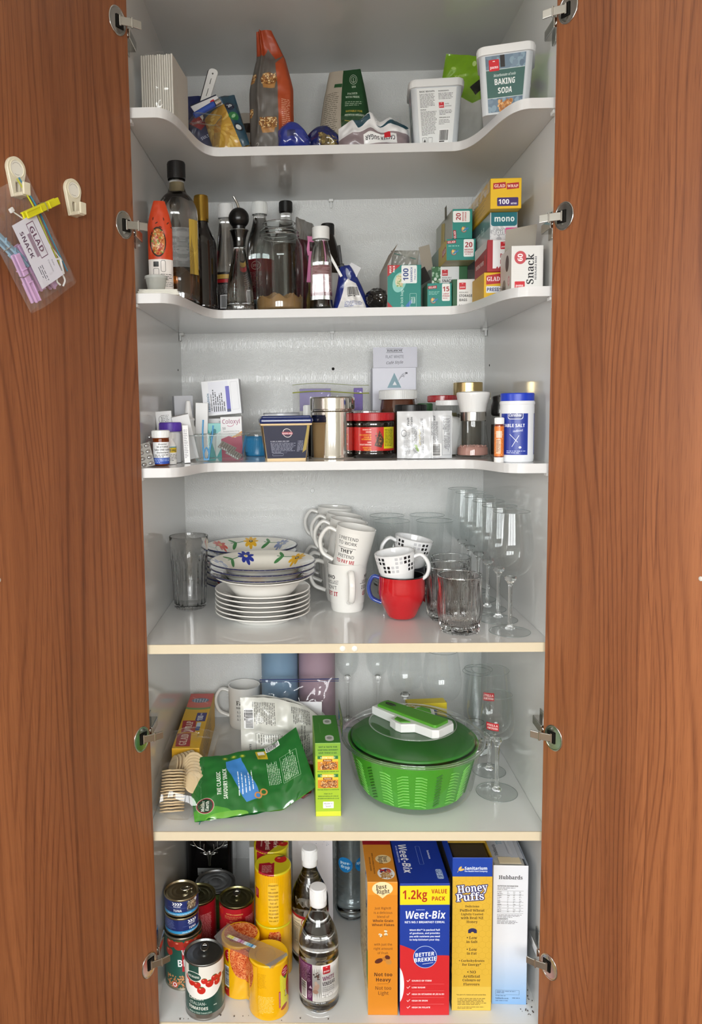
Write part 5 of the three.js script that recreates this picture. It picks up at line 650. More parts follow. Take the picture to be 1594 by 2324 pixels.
function flowerPlate(label, pos, ry, group, L = flowerPrint, rimW = 0.0008) {
  const t = thing('soup_plate', label, 'plate', pos, ry, group), r = 0.1035;
  part(t, 'underside', lathe(smooth([[0.0001, 0.002], [0.05, 0.0015], [0.053, 0.0], [0.056, 0.0015], [0.064, 0.008], [0.078, 0.0225], [0.09, 0.028], [r - 0.001, 0.033], [r, 0.0342]], 5), 64), PORCELAIN);
  const top = plateTop(r, 0, smooth([[r, 0.0342], [r - 0.0018, 0.0352], [0.09, 0.0312], [0.078, 0.026], [0.064, 0.0115], [0.054, 0.0055], [0.0001, 0.005]], 6));
  part(t, 'printed_face', toPrint(top, L), PM(L, { roughness: 0.08, clearcoat: 0.6, clearcoatRoughness: 0.04 }));
  part(t, 'rim_line', new THREE.TorusGeometry(r - 0.0006, rimW, 6, 96).rotateX(PI / 2).translate(0, 0.0338, 0), NAVY, 'navy rim line'); return t;
}
const FC = { y: ['#eeb62a', ['#2a2618', '#e9d9a0']], b: ['#26389c', ['#f2e6b4', '#e0b84a']], r: ['#df4a36', ['#f0c05a', '#e89a3a']], g: ['#7f8db8', ['#f2e6b4', '#5a6aa0']] };
const flowered = (list) => print(0.208, 0.208, (g, w, h) => { fill('#f1ede2')(g, w, h); const c = w / 2; g.strokeStyle = '#22264e'; g.lineWidth = 2.2; g.beginPath(); g.arc(c, c, 101.5, 0, 7); g.stroke(); for (const [deg, k, side] of list) { const a = deg * PI / 180, q = 82, b = a + side * 0.62, e = a + side * 0.2; stalk(g, c + Math.cos(b) * 80, c + Math.sin(b) * 80, c + Math.cos(e) * 82, c + Math.sin(e) * 82); flower(g, c + Math.cos(a) * q, c + Math.sin(a) * q, 17.5, ...FC[k], a); } });
const flowerPrint = flowered([[-118, 'b', -1], [-36, 'y', -1], [40, 'r', -1], [118, 'y', -1], [180, 'g', -1]]), flowerPrintB = flowered([[-152, 'r', -1], [-94, 'y', -1], [-36, 'g', -1], [30, 'b', -1], [110, 'r', -1]]);
{ // front stack: white side plates, a bowl, then three flowered plates
  const px = 0.2045, pz = -0.168, whitePrint = PORCELAIN; let y = Y4; const n = 6;
  for (let i = 0; i < n; i++) {
    const t = thing('side_plate', ['white side plate at the bottom of the stack under the bowl', 'white side plate second from the bottom of the stack under the bowl', 'white side plate third from the bottom of the stack under the bowl', 'white side plate fourth from the bottom of the stack under the bowl', 'white side plate fifth from the bottom of the stack under the bowl', 'white side plate with ribbed rim topmost, carrying the cream bowl'][i], 'plate', [px + 0.001 * n2(i, 3), y, pz + 0.001 * n2(i, 9)], i * 0.7, 'white side plates');
    const r = 0.0935; part(t, 'plate_body', lathe([...smooth([[0.0001, 0.002], [0.05, 0.0018], [0.054, 0.0], [0.057, 0.0016], [0.068, 0.0095], [0.085, 0.0155], [r, 0.0182]], 5), ...smooth([[r, 0.0196], [r - 0.001, 0.0204], [0.085, 0.0178], [0.068, 0.0122], [0.057, 0.0046], [0.05, 0.0035], [0.0001, 0.0035]], 5)], 64), PORCELAIN);
    y += 0.0088;
  }
  const by = Y4 + 5 * 0.0088 + 0.0046; const b = thing('bowl', 'plain cream bowl between the white plates and the flowered plates', 'bowl', [px + 0.002, by, pz], 0); part(b, 'bowl_body', lathe([...smooth([[0.0001, 0.001], [0.046, 0.0], [0.052, 0.001], [0.06, 0.008], [0.074, 0.026], [0.083, 0.034], [0.0935, 0.038]], 5), ...smooth([[0.0945, 0.0392], [0.093, 0.0402], [0.082, 0.0368], [0.072, 0.0285], [0.058, 0.0105], [0.05, 0.0046], [0.0001, 0.004]], 5)], 64), PORCELAIN);
  for (let i = 0; i < 3; i++) flowerPlate(['flowered soup plate lowest of three, with chipped navy rim, on the cream bowl', 'flowered soup plate in the middle of the three on the cream bowl', 'flowered soup plate on top of the stack with blue and yellow flowers'][i], [px + 0.001, by + 0.0126 + i * 0.0108, pz - 0.001], [0.4, 1.7, 0][i], 'flowered plates on the bowl');
}
for (let i = 0; i < 7; i++) flowerPlate(`${i === 6 ? 'flowered soup plate topmost of' : 'navy-rimmed soup plate ' + ['lowest', 'second from the bottom', 'third from the bottom', 'fourth from the bottom', 'third from the top', 'second from the top'][i] + ' in'} the stack against the back wall`, [0.1675 + 0.001 * n2(i, 5), Y4 + i * 0.0128, -0.3745], [0.3, 1, 2, 0.6, 1.5, 2.4, 0][i], 'flowered plates at the back', flowerPrintB, 0.0017);
// office mugs in leaning pairs
const mugText = (lines) => (g, w, h) => { fill('#f1efea')(g, w, h); lines.forEach(([s, y, z, c, wt]) => tx(g, s, w / 2, y, z, c || '#1c1c1e', 'sans-serif', 'center', w * 0.96, 0, wt || 'normal')); hline(g, w * 0.06, h * 0.43, w * 0.94, h * 0.43, '#1c1c1e', 0.7); };
function officeMug(label, pos, tilt, ry, ha, texts, group = 'white office mugs') {
  const t = thing('mug', label, 'mug', pos, 0, group); const h = 0.099; t.rotation.set(tilt[0], 0, tilt[1]); const inner = t;
  mugShape(t, 0.0335, 0.0408, h, PORCELAIN); part(t, 'handle', handleGeo(0.039, 0.022, 0.082, 0.029, 0.0045, ha), PORCELAIN);
  for (const [a, draw] of texts) band(t, 'print', 0.0352, 0.0406, 0.018, 0.0905, a, 1.15, draw, { roughness: 0.1 }); return t;
}
const whoLast = mugText([['WHO', 18, 11, '#1c1c1e', 'bold'], ['LAUGHS LAST', 27, 7.5], ["DIDN'T", 40, 10], ['GET IT', 53, 12, '#b01f2c', 'bold']]), heLast = mugText([['HE', 18, 11, '#1c1c1e', 'bold'], ['LAUGHS', 27, 7.5], ['DIDN’T', 40, 10], ['GET', 53, 12, '#b01f2c', 'bold']]);
const pretend = mugText([['I PRETEND', 12, 9], ['TO WORK', 22, 9], ['THEY', 38, 11, '#1c1c1e', 'bold'], ['PRETEND', 49, 9], ['TO PAY ME', 60, 10, '#b01f2c', 'bold']]);
const mz = [-0.2345, -0.3155, -0.3965, -0.4765], mx = [0.3735, 0.3665, 0.361, 0.356];
officeMug('white slogan mug standing lowest with its handle facing outwards, a tilted mug in it', [mx[0], Y4, mz[0]], [0, 0], 0, 0.1, [[-1.05, whoLast], [1.2, heLast]]);
officeMug('white slogan mug about pretending to work, tilted in the mug below', [mx[0] + 0.003, Y4 + 0.074, mz[0] - 0.001], [0.05, -0.17], 0, -1.75, [[-0.42, pretend]]);
officeMug('white mug standing directly behind the slogan mug with outward handle', [mx[1], Y4, mz[1]], [0, 0], 0, -1.5, []);
officeMug('white mug tilted in the mug directly behind the pretending slogan mug', [mx[1] + 0.001, Y4 + 0.076, mz[1]], [0.02, -0.16], 0, -1.7, []);
officeMug('white mug standing third in the line towards the back wall', [mx[2], Y4, mz[2]], [0, 0], 0, -1.65, []);
officeMug('white mug tilted on top, third in the line towards the back wall', [mx[2] + 0.001, Y4 + 0.077, mz[2]], [0.02, -0.15], 0, -1.7, []);
officeMug('white mug standing at the back wall, last in the line', [mx[3], Y4, mz[3]], [0, 0], 0, -1.65, []);
officeMug('white mug on top at the back wall, last in the line, leaning slightly', [mx[3] - 0.003, Y4 + 0.083, mz[3]], [0, -0.06], 0, -1.7, [[-1.3, pretend]]);
// red mug with blue handle
{
  const t = thing('mug', 'glossy red mug with blue handle and black rim', 'mug', [0.4765, Y4, -0.166], 0); const RED = M('#c4141f', { roughness: 0.06, clearcoat: 0.8, clearcoatRoughness: 0.03 }); mugShape(t, 0.034, 0.0445, 0.085, RED, { round: true, inside: M('#141214', { roughness: 0.15 }) });
  part(t, 'rim', new THREE.TorusGeometry(0.0431, 0.0016, 8, 64).rotateX(PI / 2).translate(0, 0.085, 0), M('#1a1618', { roughness: 0.15 })); part(t, 'handle', handleGeo(0.043, 0.03, 0.078, 0.021, 0.0042, -PI / 2 - 0.1, 1.6), M('#2d4a9c', { roughness: 0.1, clearcoat: 0.6 }), 'blue handle');
  band(t, 'print', 0.0454, 0.0454, 0.03, 0.07, 1.75, 0.6, (g, w, h) => { fill('#c4141f')(g, w, h); g.strokeStyle = '#f0d0d0'; g.lineWidth = 0.8; g.beginPath(); g.arc(4, 10, 7, 0, 4); g.stroke(); g.beginPath(); g.arc(3, 26, 6, 1, 5); g.stroke(); }, { roughness: 0.06 });
}
{ const t = thing('mug', 'dark mug hidden behind the red mug holding a chequered cup', 'mug', [0.4925, Y4, -0.258], 0); mugShape(t, 0.034, 0.0425, 0.085, M('#20222c', { roughness: 0.1 }), { round: true }); part(t, 'handle', handleGeo(0.042, 0.03, 0.072, 0.02, 0.0042, 2.2, 1.5), M('#20222c', { roughness: 0.1 })); }
const squares = (g, w, h) => { fill('#f0f1f2')(g, w, h); const s = 5.4, p = 8.6, pat = ['.ggkk..ggkk..ggkk..ggkk..ggkk..ggkk..gg', '.ggkk..ggkk..ggkk..ggkk..ggkk..ggkk..gg', 'gg..kkgg..kkgg..kkgg..kkgg..kkgg..kkgg.', 'gg..kkgg..kkgg..kkgg..kkgg..kkgg..kkgg.']; for (let j = 0; j < 4; j++) for (let i = 0; i * p < w; i++) { const q = pat[j][i % 39]; if (q === '.') continue; rrect(g, i * p + 1, 2 + j * 8.2, s, s, 0.6, q === 'k' ? '#1a1a1e' : '#c9cace'); } };
function squareCup(label, pos, tilt, ha) { const t = thing('cup', label, 'cup', pos, 0, 'chequered cups'); t.rotation.set(tilt[0], 0, tilt[1]); const CUPM = M('#f0f1f2', { roughness: 0.07, clearcoat: 0.6, clearcoatRoughness: 0.04 }); mugShape(t, 0.029, 0.0395, 0.075, CUPM); part(t, 'handle', handleGeo(0.037, 0.014, 0.062, 0.026, 0.0038, ha, 1.5), CUPM); band(t, 'print', 0.0348, 0.0398, 0.038, 0.073, 0, 2 * PI, squares, { roughness: 0.08 }); return t; }
squareCup('white cup with black and grey squares tilted in the red mug', [0.4715, Y4 + 0.058, -0.164], [0.04, 0.13], 1.25);
squareCup('white cup with black and grey squares tilted in the dark mug behind', [0.4985, Y4 + 0.07, -0.26], [0.05, -0.2], -1.45);
// tall glasses at the back
for (const [x, z, l] of [[0.478, -0.352, 'tall clear drinking glass behind the chequered cups, next to the mugs'], [0.5705, -0.352, 'tall clear drinking glass behind the chequered cups, next to the wine glasses'], [0.477, -0.441, 'tall clear drinking glass at the back wall next to the mugs'], [0.5685, -0.441, 'tall clear drinking glass at the back wall next to the wine glasses']]) tumbler('tall_glass', l, [x, Y4, z], { h: 0.165, rt: 0.0395, rb: 0.031, base: 0.012, flutes: 14, fh: 0.68, wall: 0.0022 }, 'tall drinking glasses');
// faceted whisky tumblers
function rockGlass(label, pos, ry) {
  const t = thing('whisky_tumbler', label, 'glass', pos, ry, 'faceted tumblers'), N = 64, ys = [0, 0.005, 0.045, 0.085, 0.1, 0.104], rs = [0.034, 0.0385, 0.042, 0.0415, 0.0405, 0.0404];
  const geo0 = lathe([[0.0001, 0.0005], ...ys.map((y, i) => [rs[i], y])], N), gp = geo0.attributes.position;
  for (let i = 0; i < gp.count; i++) { const x = gp.getX(i), y = gp.getY(i), z = gp.getZ(i), r = Math.hypot(x, z); if (r < 0.01) continue; const a = Math.atan2(x, z), q = Math.PI / 4, tw = y > 0.02 && y < 0.06 ? q / 2 : 0, m = (((a + tw) % q) + q) % q - q / 2, oct = Math.cos(q / 2) / Math.cos(m), k = y > 0.09 ? 1 : oct; gp.setX(i, x * k); gp.setZ(i, z * k); }
  const geo = toCreasedNormals(geo0, 0.25);
  const inner = lathe(smooth([[0.0385, 0.104], [0.0382, 0.1], [0.037, 0.05], [0.034, 0.02], [0.028, 0.0145], [0.0001, 0.0135]], 5), 40).toNonIndexed(); const rim = new THREE.TorusGeometry(0.0396, 0.0011, 8, 56).rotateX(PI / 2).translate(0, 0.104, 0).toNonIndexed();
  part(t, 'glass_body', merge([geo, inner, rim]), SOLID); return t;
}
rockGlass('faceted whisky tumbler standing in front of two others like it', [0.5715, Y4, -0.076], 0.2);
rockGlass('faceted whisky tumbler in the middle of the three', [0.5635, Y4, -0.1625], 0.5);
rockGlass('faceted whisky tumbler furthest in of the three, before the tall glasses', [0.5875, Y4, -0.2475], 0.1);
// wine glasses in a line along the right wall
const wgl = ['wine glass at the shelf edge, first in the line along the right wall', 'wine glass second in the line along the right wall', 'wine glass third in the line along the right wall', 'wine glass fourth in the line along the right wall', 'wine glass fifth in the line along the right wall', 'wine glass at the back wall, last in the line along the right wall'];
for (let i = 0; i < 6; i++) stemGlass('wine_glass', wgl[i], [0.66 - i * 0.0012, Y4, -0.064 - i * 0.0805], { h: 0.222, foot: 0.0365, rim: 0.0325, bowl: 0.0405, by: 0.098, sr: 0.0038 }, 'wine glasses along the right wall');

// ------------------------------------------------------------------ third shelf: medicines, spreads, salt
const screwCap = (r, y0, y1, n = 36) => merge([lathe(prof([[r, y0], [r, y1 - 0.0015], [r - 0.001, y1, 0.001], [0.0001, y1]]), 48), ...Array.from({ length: n }, (_, i) => rb(r * 2 * PI / n * 0.45, (y1 - y0) * 0.8, 0.0009, 0.0003, 0, (y0 + y1) / 2, r, 1).rotateY(i * 2 * PI / n))]);
const scribble = (lines) => (g, w, h, base = '#f6f6f6') => { fill(base)(g, w, h); };
{ // amber prescription bottle
  const t = thing('pill_bottle', 'amber pill bottle with white cap and pharmacy label', 'pill bottle', [0.0335, Y3, -0.0585], 0.1); const r = 0.0148;
  part(t, 'bottle', lathe(prof([[0.0001, 0.001], [r * 0.92, 0.001, 0.001], [r, 0.003, 0.002], [r, 0.049, 0.002], [r * 0.9, 0.052]]), 40), M('#b8590f', { transmission: 0.75, thickness: 0, roughness: 0.12, ior: 1.45 }));
  for (let i = 0; i < 26; i++) { const a = i * 2.4, y = 0.006 + (i / 26) * 0.034; part(t, 'tablet', new THREE.SphereGeometry(0.0036, 10, 8).scale(1, 0.6, 1).rotateX(i).translate(Math.sin(a) * 0.0095, y, Math.cos(a) * 0.0095), M('#d98a5a', { roughness: 0.7 })); }
  part(t, 'cap', screwCap(r * 1.06, 0.0505, 0.064), WHITEPL);
  band(t, 'pharmacy_label', r * 1.012, r * 1.012, 0.004, 0.043, 0.25, 2.9, (g, w, h) => { fill('#f4f5f7')(g, w, h); g.fillStyle = '#2450b4'; g.fillRect(-1, h - 11, w + 2, 12); fine(g, 4, h - 9, w - 8, 3, 2.6, '#dbe6ff', 5); ['Avastor', '50 ATORVA', 'Take ONE tablet', 'cholesterol'].forEach((s, i) => tx(g, s, w * 0.52, 3.5 + i * 5, 4.4, '#222', 'sans-serif', 'center', w * 0.8)); fine(g, 6, 22.5, w - 12, 2, 3, '#333', 8); }, { roughness: 0.5 });
}
{ // small white bottle with yellow label
  const t = thing('medicine_bottle', 'small white medicine bottle with yellow band beside the amber bottle', 'bottle', [0.043, Y3, -0.0955], 0.3); const r = 0.0118; part(t, 'bottle', lathe(prof([[0.0001, 0.0005], [r, 0.0005, 0.001], [r, 0.036, 0.006], [0.0065, 0.044], [0.0065, 0.047]]), 36), M('#f3f3f3', { roughness: 0.4 })); part(t, 'cap', screwCap(0.0076, 0.0465, 0.059, 24), WHITEPL); band(t, 'label', r * 1.012, r * 1.012, 0.004, 0.034, 0.2, 3.4, (g, w, h) => { fill('#f6f6f4')(g, w, h); g.fillStyle = '#e2c21e'; g.fillRect(-1, 3, w + 2, 9); g.fillStyle = '#5aa0b4'; g.fillRect(-1, 1, w + 2, 2); tx(g, '10 mg', w * 0.5, 7.6, 6, '#2a2a2a'); fine(g, 4, 15, w - 8, 5, 2.8, '#555', 4); });
}
{ const t = thing('pill_jar', 'squat white jar with purple screw lid behind the small pill bottles', 'jar', [0.0365, Y3, -0.142], 0); part(t, 'jar_body', lathe(prof([[0.0001, 0.0005], [0.0195, 0.0005, 0.002], [0.0195, 0.056, 0.003], [0.017, 0.059]]), 40), M('#efeeee', { roughness: 0.4 })); part(t, 'lid', screwCap(0.0208, 0.0595, 0.0765, 44), M('#5a38a8', { roughness: 0.4 }), 'purple lid'); }
// blister strips at the left wall
const FOIL = M('#c4c6c8', { metalness: 0.9, roughness: 0.28 });
function blisterGeo(w, h, nx, ny) { const gs = [rb(w, h, 0.0006, 0.0002)]; for (let i = 0; i < nx; i++) for (let j = 0; j < ny; j++) gs.push(new THREE.SphereGeometry(0.0042, 10, 6).scale(1.15, 0.85, 0.55).translate((i + 0.5) / nx * w - w / 2, (j + 0.5) / ny * h - h / 2, 0.0008)); return merge(gs); }
function placed(t, name, geo, mat, pos, rot, lab) { const m = part(t, name, geo, mat, lab); m.position.set(...pos); m.rotation.set(...rot); return m; }
for (const [x, y, z, rz, l] of [[0.0105, 0.021, -0.0325, 0.25, 'silver blister strip leaning on the left wall beside the amber pill bottle'], [0.0125, 0.034, -0.0855, -0.15, 'silver blister strip behind the first one against the left wall']]) { const t = thing('blister_strip', l, 'blister pack', [x, Y3 + y, z], 0); placed(t, 'strip', blisterGeo(0.026, 0.042, 2, 4), FOIL, [0, 0, 0], [-0.12, 0.55, rz]); }
// medicine boxes
function medBox(name, label, pos, rot, w, h, d, faces, base, lift = 0) { const t = thing(name, label, 'box', pos, 0); t.rotation.set(...rot); carton(t, 'box_body', w, h, d, faces, base, { bev: 0.0006 }); return t; }
const greyText = (bg = '#f3f3f4', seed = 3) => (g, w, h) => { fill(bg)(g, w, h); fine(g, w * 0.12, h * 0.12, w * 0.7, Math.floor(h * 0.25), 3.2, '#7a7c82', seed); };
medBox('medicine_box', 'open white medicine carton leaning at the left wall above the purple lid', [0.0185, Y3, -0.205], [0, 0.15, 0.06], 0.031, 0.098, 0.028, { front: (g, w, h) => { fill('#eeeeee')(g, w, h); fine(g, 10, 8, 16, 9, 3, '#777', 5); g.strokeStyle = '#555'; g.lineWidth = 0.7; g.beginPath(); g.ellipse(9, 16, 3, 6, 0, 0, 7); g.stroke(); } }, '#e3e3e5');
medBox('medicine_box', 'flattened white carton with red print leaning beside the purple-lidded jar', [0.0685, Y3, -0.1365], [-0.05, 0.15, 0.05], 0.011, 0.07, 0.045, { front: greyText('#eceaea', 4), left: greyText('#e5e3e3', 5), top: '#f1f1f1' }, '#e9e9ea');
medBox('medicine_box', 'tilted white carton with printed top in front of the nasal spray', [0.0635, Y3 + 0.0035, -0.201], [0.06, 0.2, 0.2], 0.034, 0.088, 0.03, { top: (g, w, h) => { fill('#dddddd')(g, w, h); tx(g, 'Rx', 8, 9, 8, '#a03030'); fine(g, 14, 6, 16, 5, 3.4, '#777', 4); }, front: '#f2f2f2', left: '#e6e6e6' }, '#efefef');
medBox('medicine_box', 'grey-white torn medicine carton standing behind the nasal spray', [0.034, Y3, -0.325], [0, 0.35, 0.02], 0.04, 0.13, 0.022, { front: '#cfd1d8' }, '#c9cbd1');
medBox('medicine_box', 'tall slim plain white carton behind the clear tray', [0.0745, Y3, -0.292], [0, 0.06, -0.03], 0.0255, 0.114, 0.025, { front: '#f4f4f4', left: '#dedede' }, '#ebebeb');
{ const t = thing('nasal_spray', 'white nasal spray bottle with tapered nozzle', 'spray bottle', [0.0545, Y3, -0.253], 0); part(t, 'bottle', lathe(prof([[0.0001, 0], [0.0145, 0, 0.002], [0.0145, 0.062, 0.004], [0.011, 0.068], [0.011, 0.078]]), 36), WHITEPL); part(t, 'nozzle', lathe(prof([[0.0125, 0.078], [0.0125, 0.082, 0.001], [0.0085, 0.084], [0.0068, 0.1], [0.0045, 0.118, 0.002], [0.0001, 0.119]]), 30), M('#f6f6f6', { roughness: 0.3 })); }
{ // stack: teal box, branded box, dispensed box on top
  medBox('medicine_box', 'plain white carton under the tamsulosin box', [0.1165, Y3, -0.355], [0, 0.0, 0], 0.062, 0.081, 0.05, { front: (g, w, h) => { fill('#ededee')(g, w, h); fine(g, 22, 6, 26, 4, 3, '#777', 5); } }, '#e3e3e5');
  medBox('medicine_box', 'teal and white medicine carton half hidden by the pink-lettered box', [0.1035, Y3, -0.305], [0, 0.1, 0], 0.034, 0.0715, 0.03, { front: (g, w, h) => { fill('#2fb0b0')(g, w, h); poly(g, [[0, 0], [w, 0], [w, 14], [8, 26], [0, 10]], '#8fd6d2'); poly(g, [[6, 30], [w, 12], [w, 40], [18, h]], '#e3f3f2'); ell(g, 12, 20, 5, 9, '#157f88', 0.5); } }, '#d9ecec');
  medBox('medicine_box', 'white medicine carton with pink Coloxyl lettering', [0.1395, Y3, -0.303], [0, -0.03, 0.02], 0.0445, 0.0845, 0.028, { front: (g, w, h) => { fill('#f3f1f2')(g, w, h); tx(g, 'Coloxyl', w / 2, 10, 13, '#8a1f52', 'sans-serif', 'center', 38, 0, 'normal'); g.strokeStyle = '#c05a80'; g.lineWidth = 1; g.beginPath(); g.arc(w / 2 - 2, 11, 9, 0.5, 2.3); g.stroke(); tx(g, '50', 7, 24, 6.5, '#333', 'sans-serif', 'center', 0, 0, 'normal'); tx(g, 'Docusate Sodium 50 mg', 22, 30, 3.2, '#555', 'sans-serif', 'center', 34, 0, 'normal'); poly(g, [[0, 46], [16, 40], [30, 44], [w, 34], [w, h], [0, h]], '#b0345c'); poly(g, [[20, 44], [w, 30], [w, 40]], '#e8a04a'); } }, '#e4e2e4');
  const t = thing('medicine_box', 'white dispensed tamsulosin carton tilted on top of the medicine boxes', 'box', [0.1175, Y3 + 0.0885, -0.348], 0); t.rotation.set(0, 0.02, 0.075);
  carton(t, 'box_body', 0.08, 0.0735, 0.06, { front: (g, w, h) => { fill('#f1f2f6')(g, w, h); rrect(g, 14, 3, 42, 66, 1, '#e7e8f2'); const v = (s, x, z, c) => tx(g, s, x, h / 2, z, c, 'sans-serif', 'center', 60, -PI / 2); tx(g, 'Tamsulosin', 12, 46, 7.4, '#2a5a80', 'sans-serif', 'center', 40, -PI / 2); tx(g, '400 micrograms', 18, 46, 4.6, '#333', 'sans-serif', 'center', 40, -PI / 2); for (let i = 0; i < 6; i++) { g.save(); g.translate(22 + i * 4.4, 66); g.rotate(-PI / 2); fine(g, 0, 0, 60, 1, 4.2, '#3c3c46', 30 + i, 0.5); g.restore(); } rrect(g, 50, 14, 8, 52, 0.5, '#5a56c0'); g.fillStyle = '#1c2c66'; g.fillRect(50, 62, 8, 6); g.setLineDash([1, 1]); rrect(g, 61, 6, 15, 58, 2, null, '#9a9aa2', 0.5); }, top: '#d9dade', right: '#c9cad2' }, '#dfe0e6', { bev: 0.0008 });
}
// clear tray with small things
{
  const t = thing('plastic_tray', 'clear plastic tray holding blister strips and blue flosser', 'tray', [0.1225, Y3, -0.196], 0.02);
  const ring = (w, d, y, r) => { const s = new THREE.Shape(); s.moveTo(-w / 2 + r, -d / 2); s.lineTo(w / 2 - r, -d / 2); s.quadraticCurveTo(w / 2, -d / 2, w / 2, -d / 2 + r); s.lineTo(w / 2, d / 2 - r); s.quadraticCurveTo(w / 2, d / 2, w / 2 - r, d / 2); s.lineTo(-w / 2 + r, d / 2); s.quadraticCurveTo(-w / 2, d / 2, -w / 2, d / 2 - r); s.lineTo(-w / 2, -d / 2 + r); s.quadraticCurveTo(-w / 2, -d / 2, -w / 2 + r, -d / 2); return s.getSpacedPoints(64).slice(0, 64).map((p) => [p.x, y, p.y]); };
  const rings = [ring(0.084, 0.076, 0.001, 0.01), ring(0.087, 0.079, 0.003, 0.011), ring(0.106, 0.096, 0.05, 0.012), ring(0.114, 0.104, 0.0512, 0.013), ring(0.114, 0.104, 0.0495, 0.013)], P = [], I = []; rings.forEach((r) => r.forEach((p) => P.push(...p))); for (let k = 0; k < 4; k++) for (let i = 0; i < 64; i++) { const a = k * 64 + i, b = k * 64 + (i + 1) % 64; I.push(a, b, a + 64, b, b + 64, a + 64); } const c0 = P.length / 3; P.push(0, 0.001, 0); for (let i = 0; i < 64; i++) I.push(c0, (i + 1) % 64, i);
  const g = new THREE.BufferGeometry(); g.setAttribute('position', new THREE.Float32BufferAttribute(P, 3)); g.setAttribute('uv', new THREE.Float32BufferAttribute(new Array(P.length / 3 * 2).fill(0), 2)); g.setIndex(I); part(t, 'tray_body', toCreasedNormals(g, 0.6), CLEARPLASTIC);
  part(t, 'tray_lip', tube(ring(0.114, 0.104, 0.0505, 0.013).filter((_, i) => i % 4 === 0), 0.0009, 96, 6, true), RIMG);
  const strip = thing('blister_strip', 'silver blister strip lying tilted inside the clear tray', 'blister pack', [0.146, Y3 + 0.0215, -0.186], 0); placed(strip, 'strip', merge([rb(0.033, 0.018, 0.0008, 0.0003), ...Array.from({ length: 6 }, (_, i) => rb(0.003, 0.014, 0.003, 0.0012, -0.013 + i * 0.0052, 0, 0.001))]), FOIL, [-0.007, 0.004, 0], [-0.7, 0.1, -0.5]);
  const strip2 = thing('blister_strip', 'silver blister strip standing low in the clear tray by its corner', 'blister pack', [0.154, Y3 + 0.0135, -0.1755], 0); placed(strip2, 'strip', merge([rb(0.03, 0.016, 0.0008, 0.0003), ...Array.from({ length: 6 }, (_, i) => rb(0.0028, 0.012, 0.003, 0.0012, -0.012 + i * 0.0048, 0, 0.001))]), FOIL, [-0.001, 0, 0.002], [-0.7, 0.1, -0.55]);
  const cup = thing('dosing_cup', 'small clear dosing cup standing in the tray', 'cup', [0.1, Y3 + 0.002, -0.198], 0); part(cup, 'cup_body', lathe([[0.0001, 0.001], [0.0135, 0.001], [0.0145, 0.004], [0.0175, 0.05]], 40), CLEARPLASTIC); part(cup, 'cup_rim', new THREE.TorusGeometry(0.0175, 0.0008, 6, 40).rotateX(PI / 2).translate(0, 0.05, 0), RIMG);
  const f = thing('tweezers', 'light blue plastic tweezers standing in the tray', 'tweezers', [0.1005, Y3 + 0.003, -0.1685], 0); const BL = M('#4a9ad0', { roughness: 0.35 }); part(f, 'arm', tube([[-0.004, 0.0, 0], [-0.006, 0.02, 0], [-0.0062, 0.05, 0.001], [-0.0045, 0.077, 0.002]], 0.0016, 20, 8), BL); part(f, 'arm', tube([[0.004, 0.0, 0], [0.007, 0.02, 0], [0.012, 0.045, 0.001], [0.0145, 0.066, 0.002]], 0.0016, 20, 8), BL); part(f, 'grip', merge([rb(0.012, 0.004, 0.003, 0.001, 0, 0.001, 0), tube([[-0.005, 0.012, 0], [0, 0.024, 0], [0.0055, 0.012, 0]], 0.0014, 12, 6)]), BL);
}
{ // blue lidded tub
  const t = thing('lidded_tub', 'round blue ribbed tub with clear lid and crumpled wrapper', 'tub', [0.1895, Y3, -0.335], 0); part(t, 'tub_body', lathe(prof([[0.0001, 0], [0.025, 0, 0.002], [0.0268, 0.004], [0.0268, 0.042], [0.0001, 0.042]]), 44), M('#2f86b8', { roughness: 0.3 })); part(t, 'rib', merge(Array.from({ length: 40 }, (_, i) => rb(0.0012, 0.03, 0.0012, 0.0004, 0, 0.024, 0.0268, 1).rotateY(i * PI / 20))), M('#3f96c8', { roughness: 0.3 })); part(t, 'lid', lathe(smooth([[0.028, 0.034], [0.0285, 0.044], [0.027, 0.05], [0.015, 0.054], [0.0001, 0.055]], 5), 40), CLEARPLASTIC); clearBag(t, 'wrapper', 0.04, 0.03, 0.03, { crumple: 0.006, freq: 60, seed: 9, bend: (x, y, z) => [x, y + 0.054, z] });
}
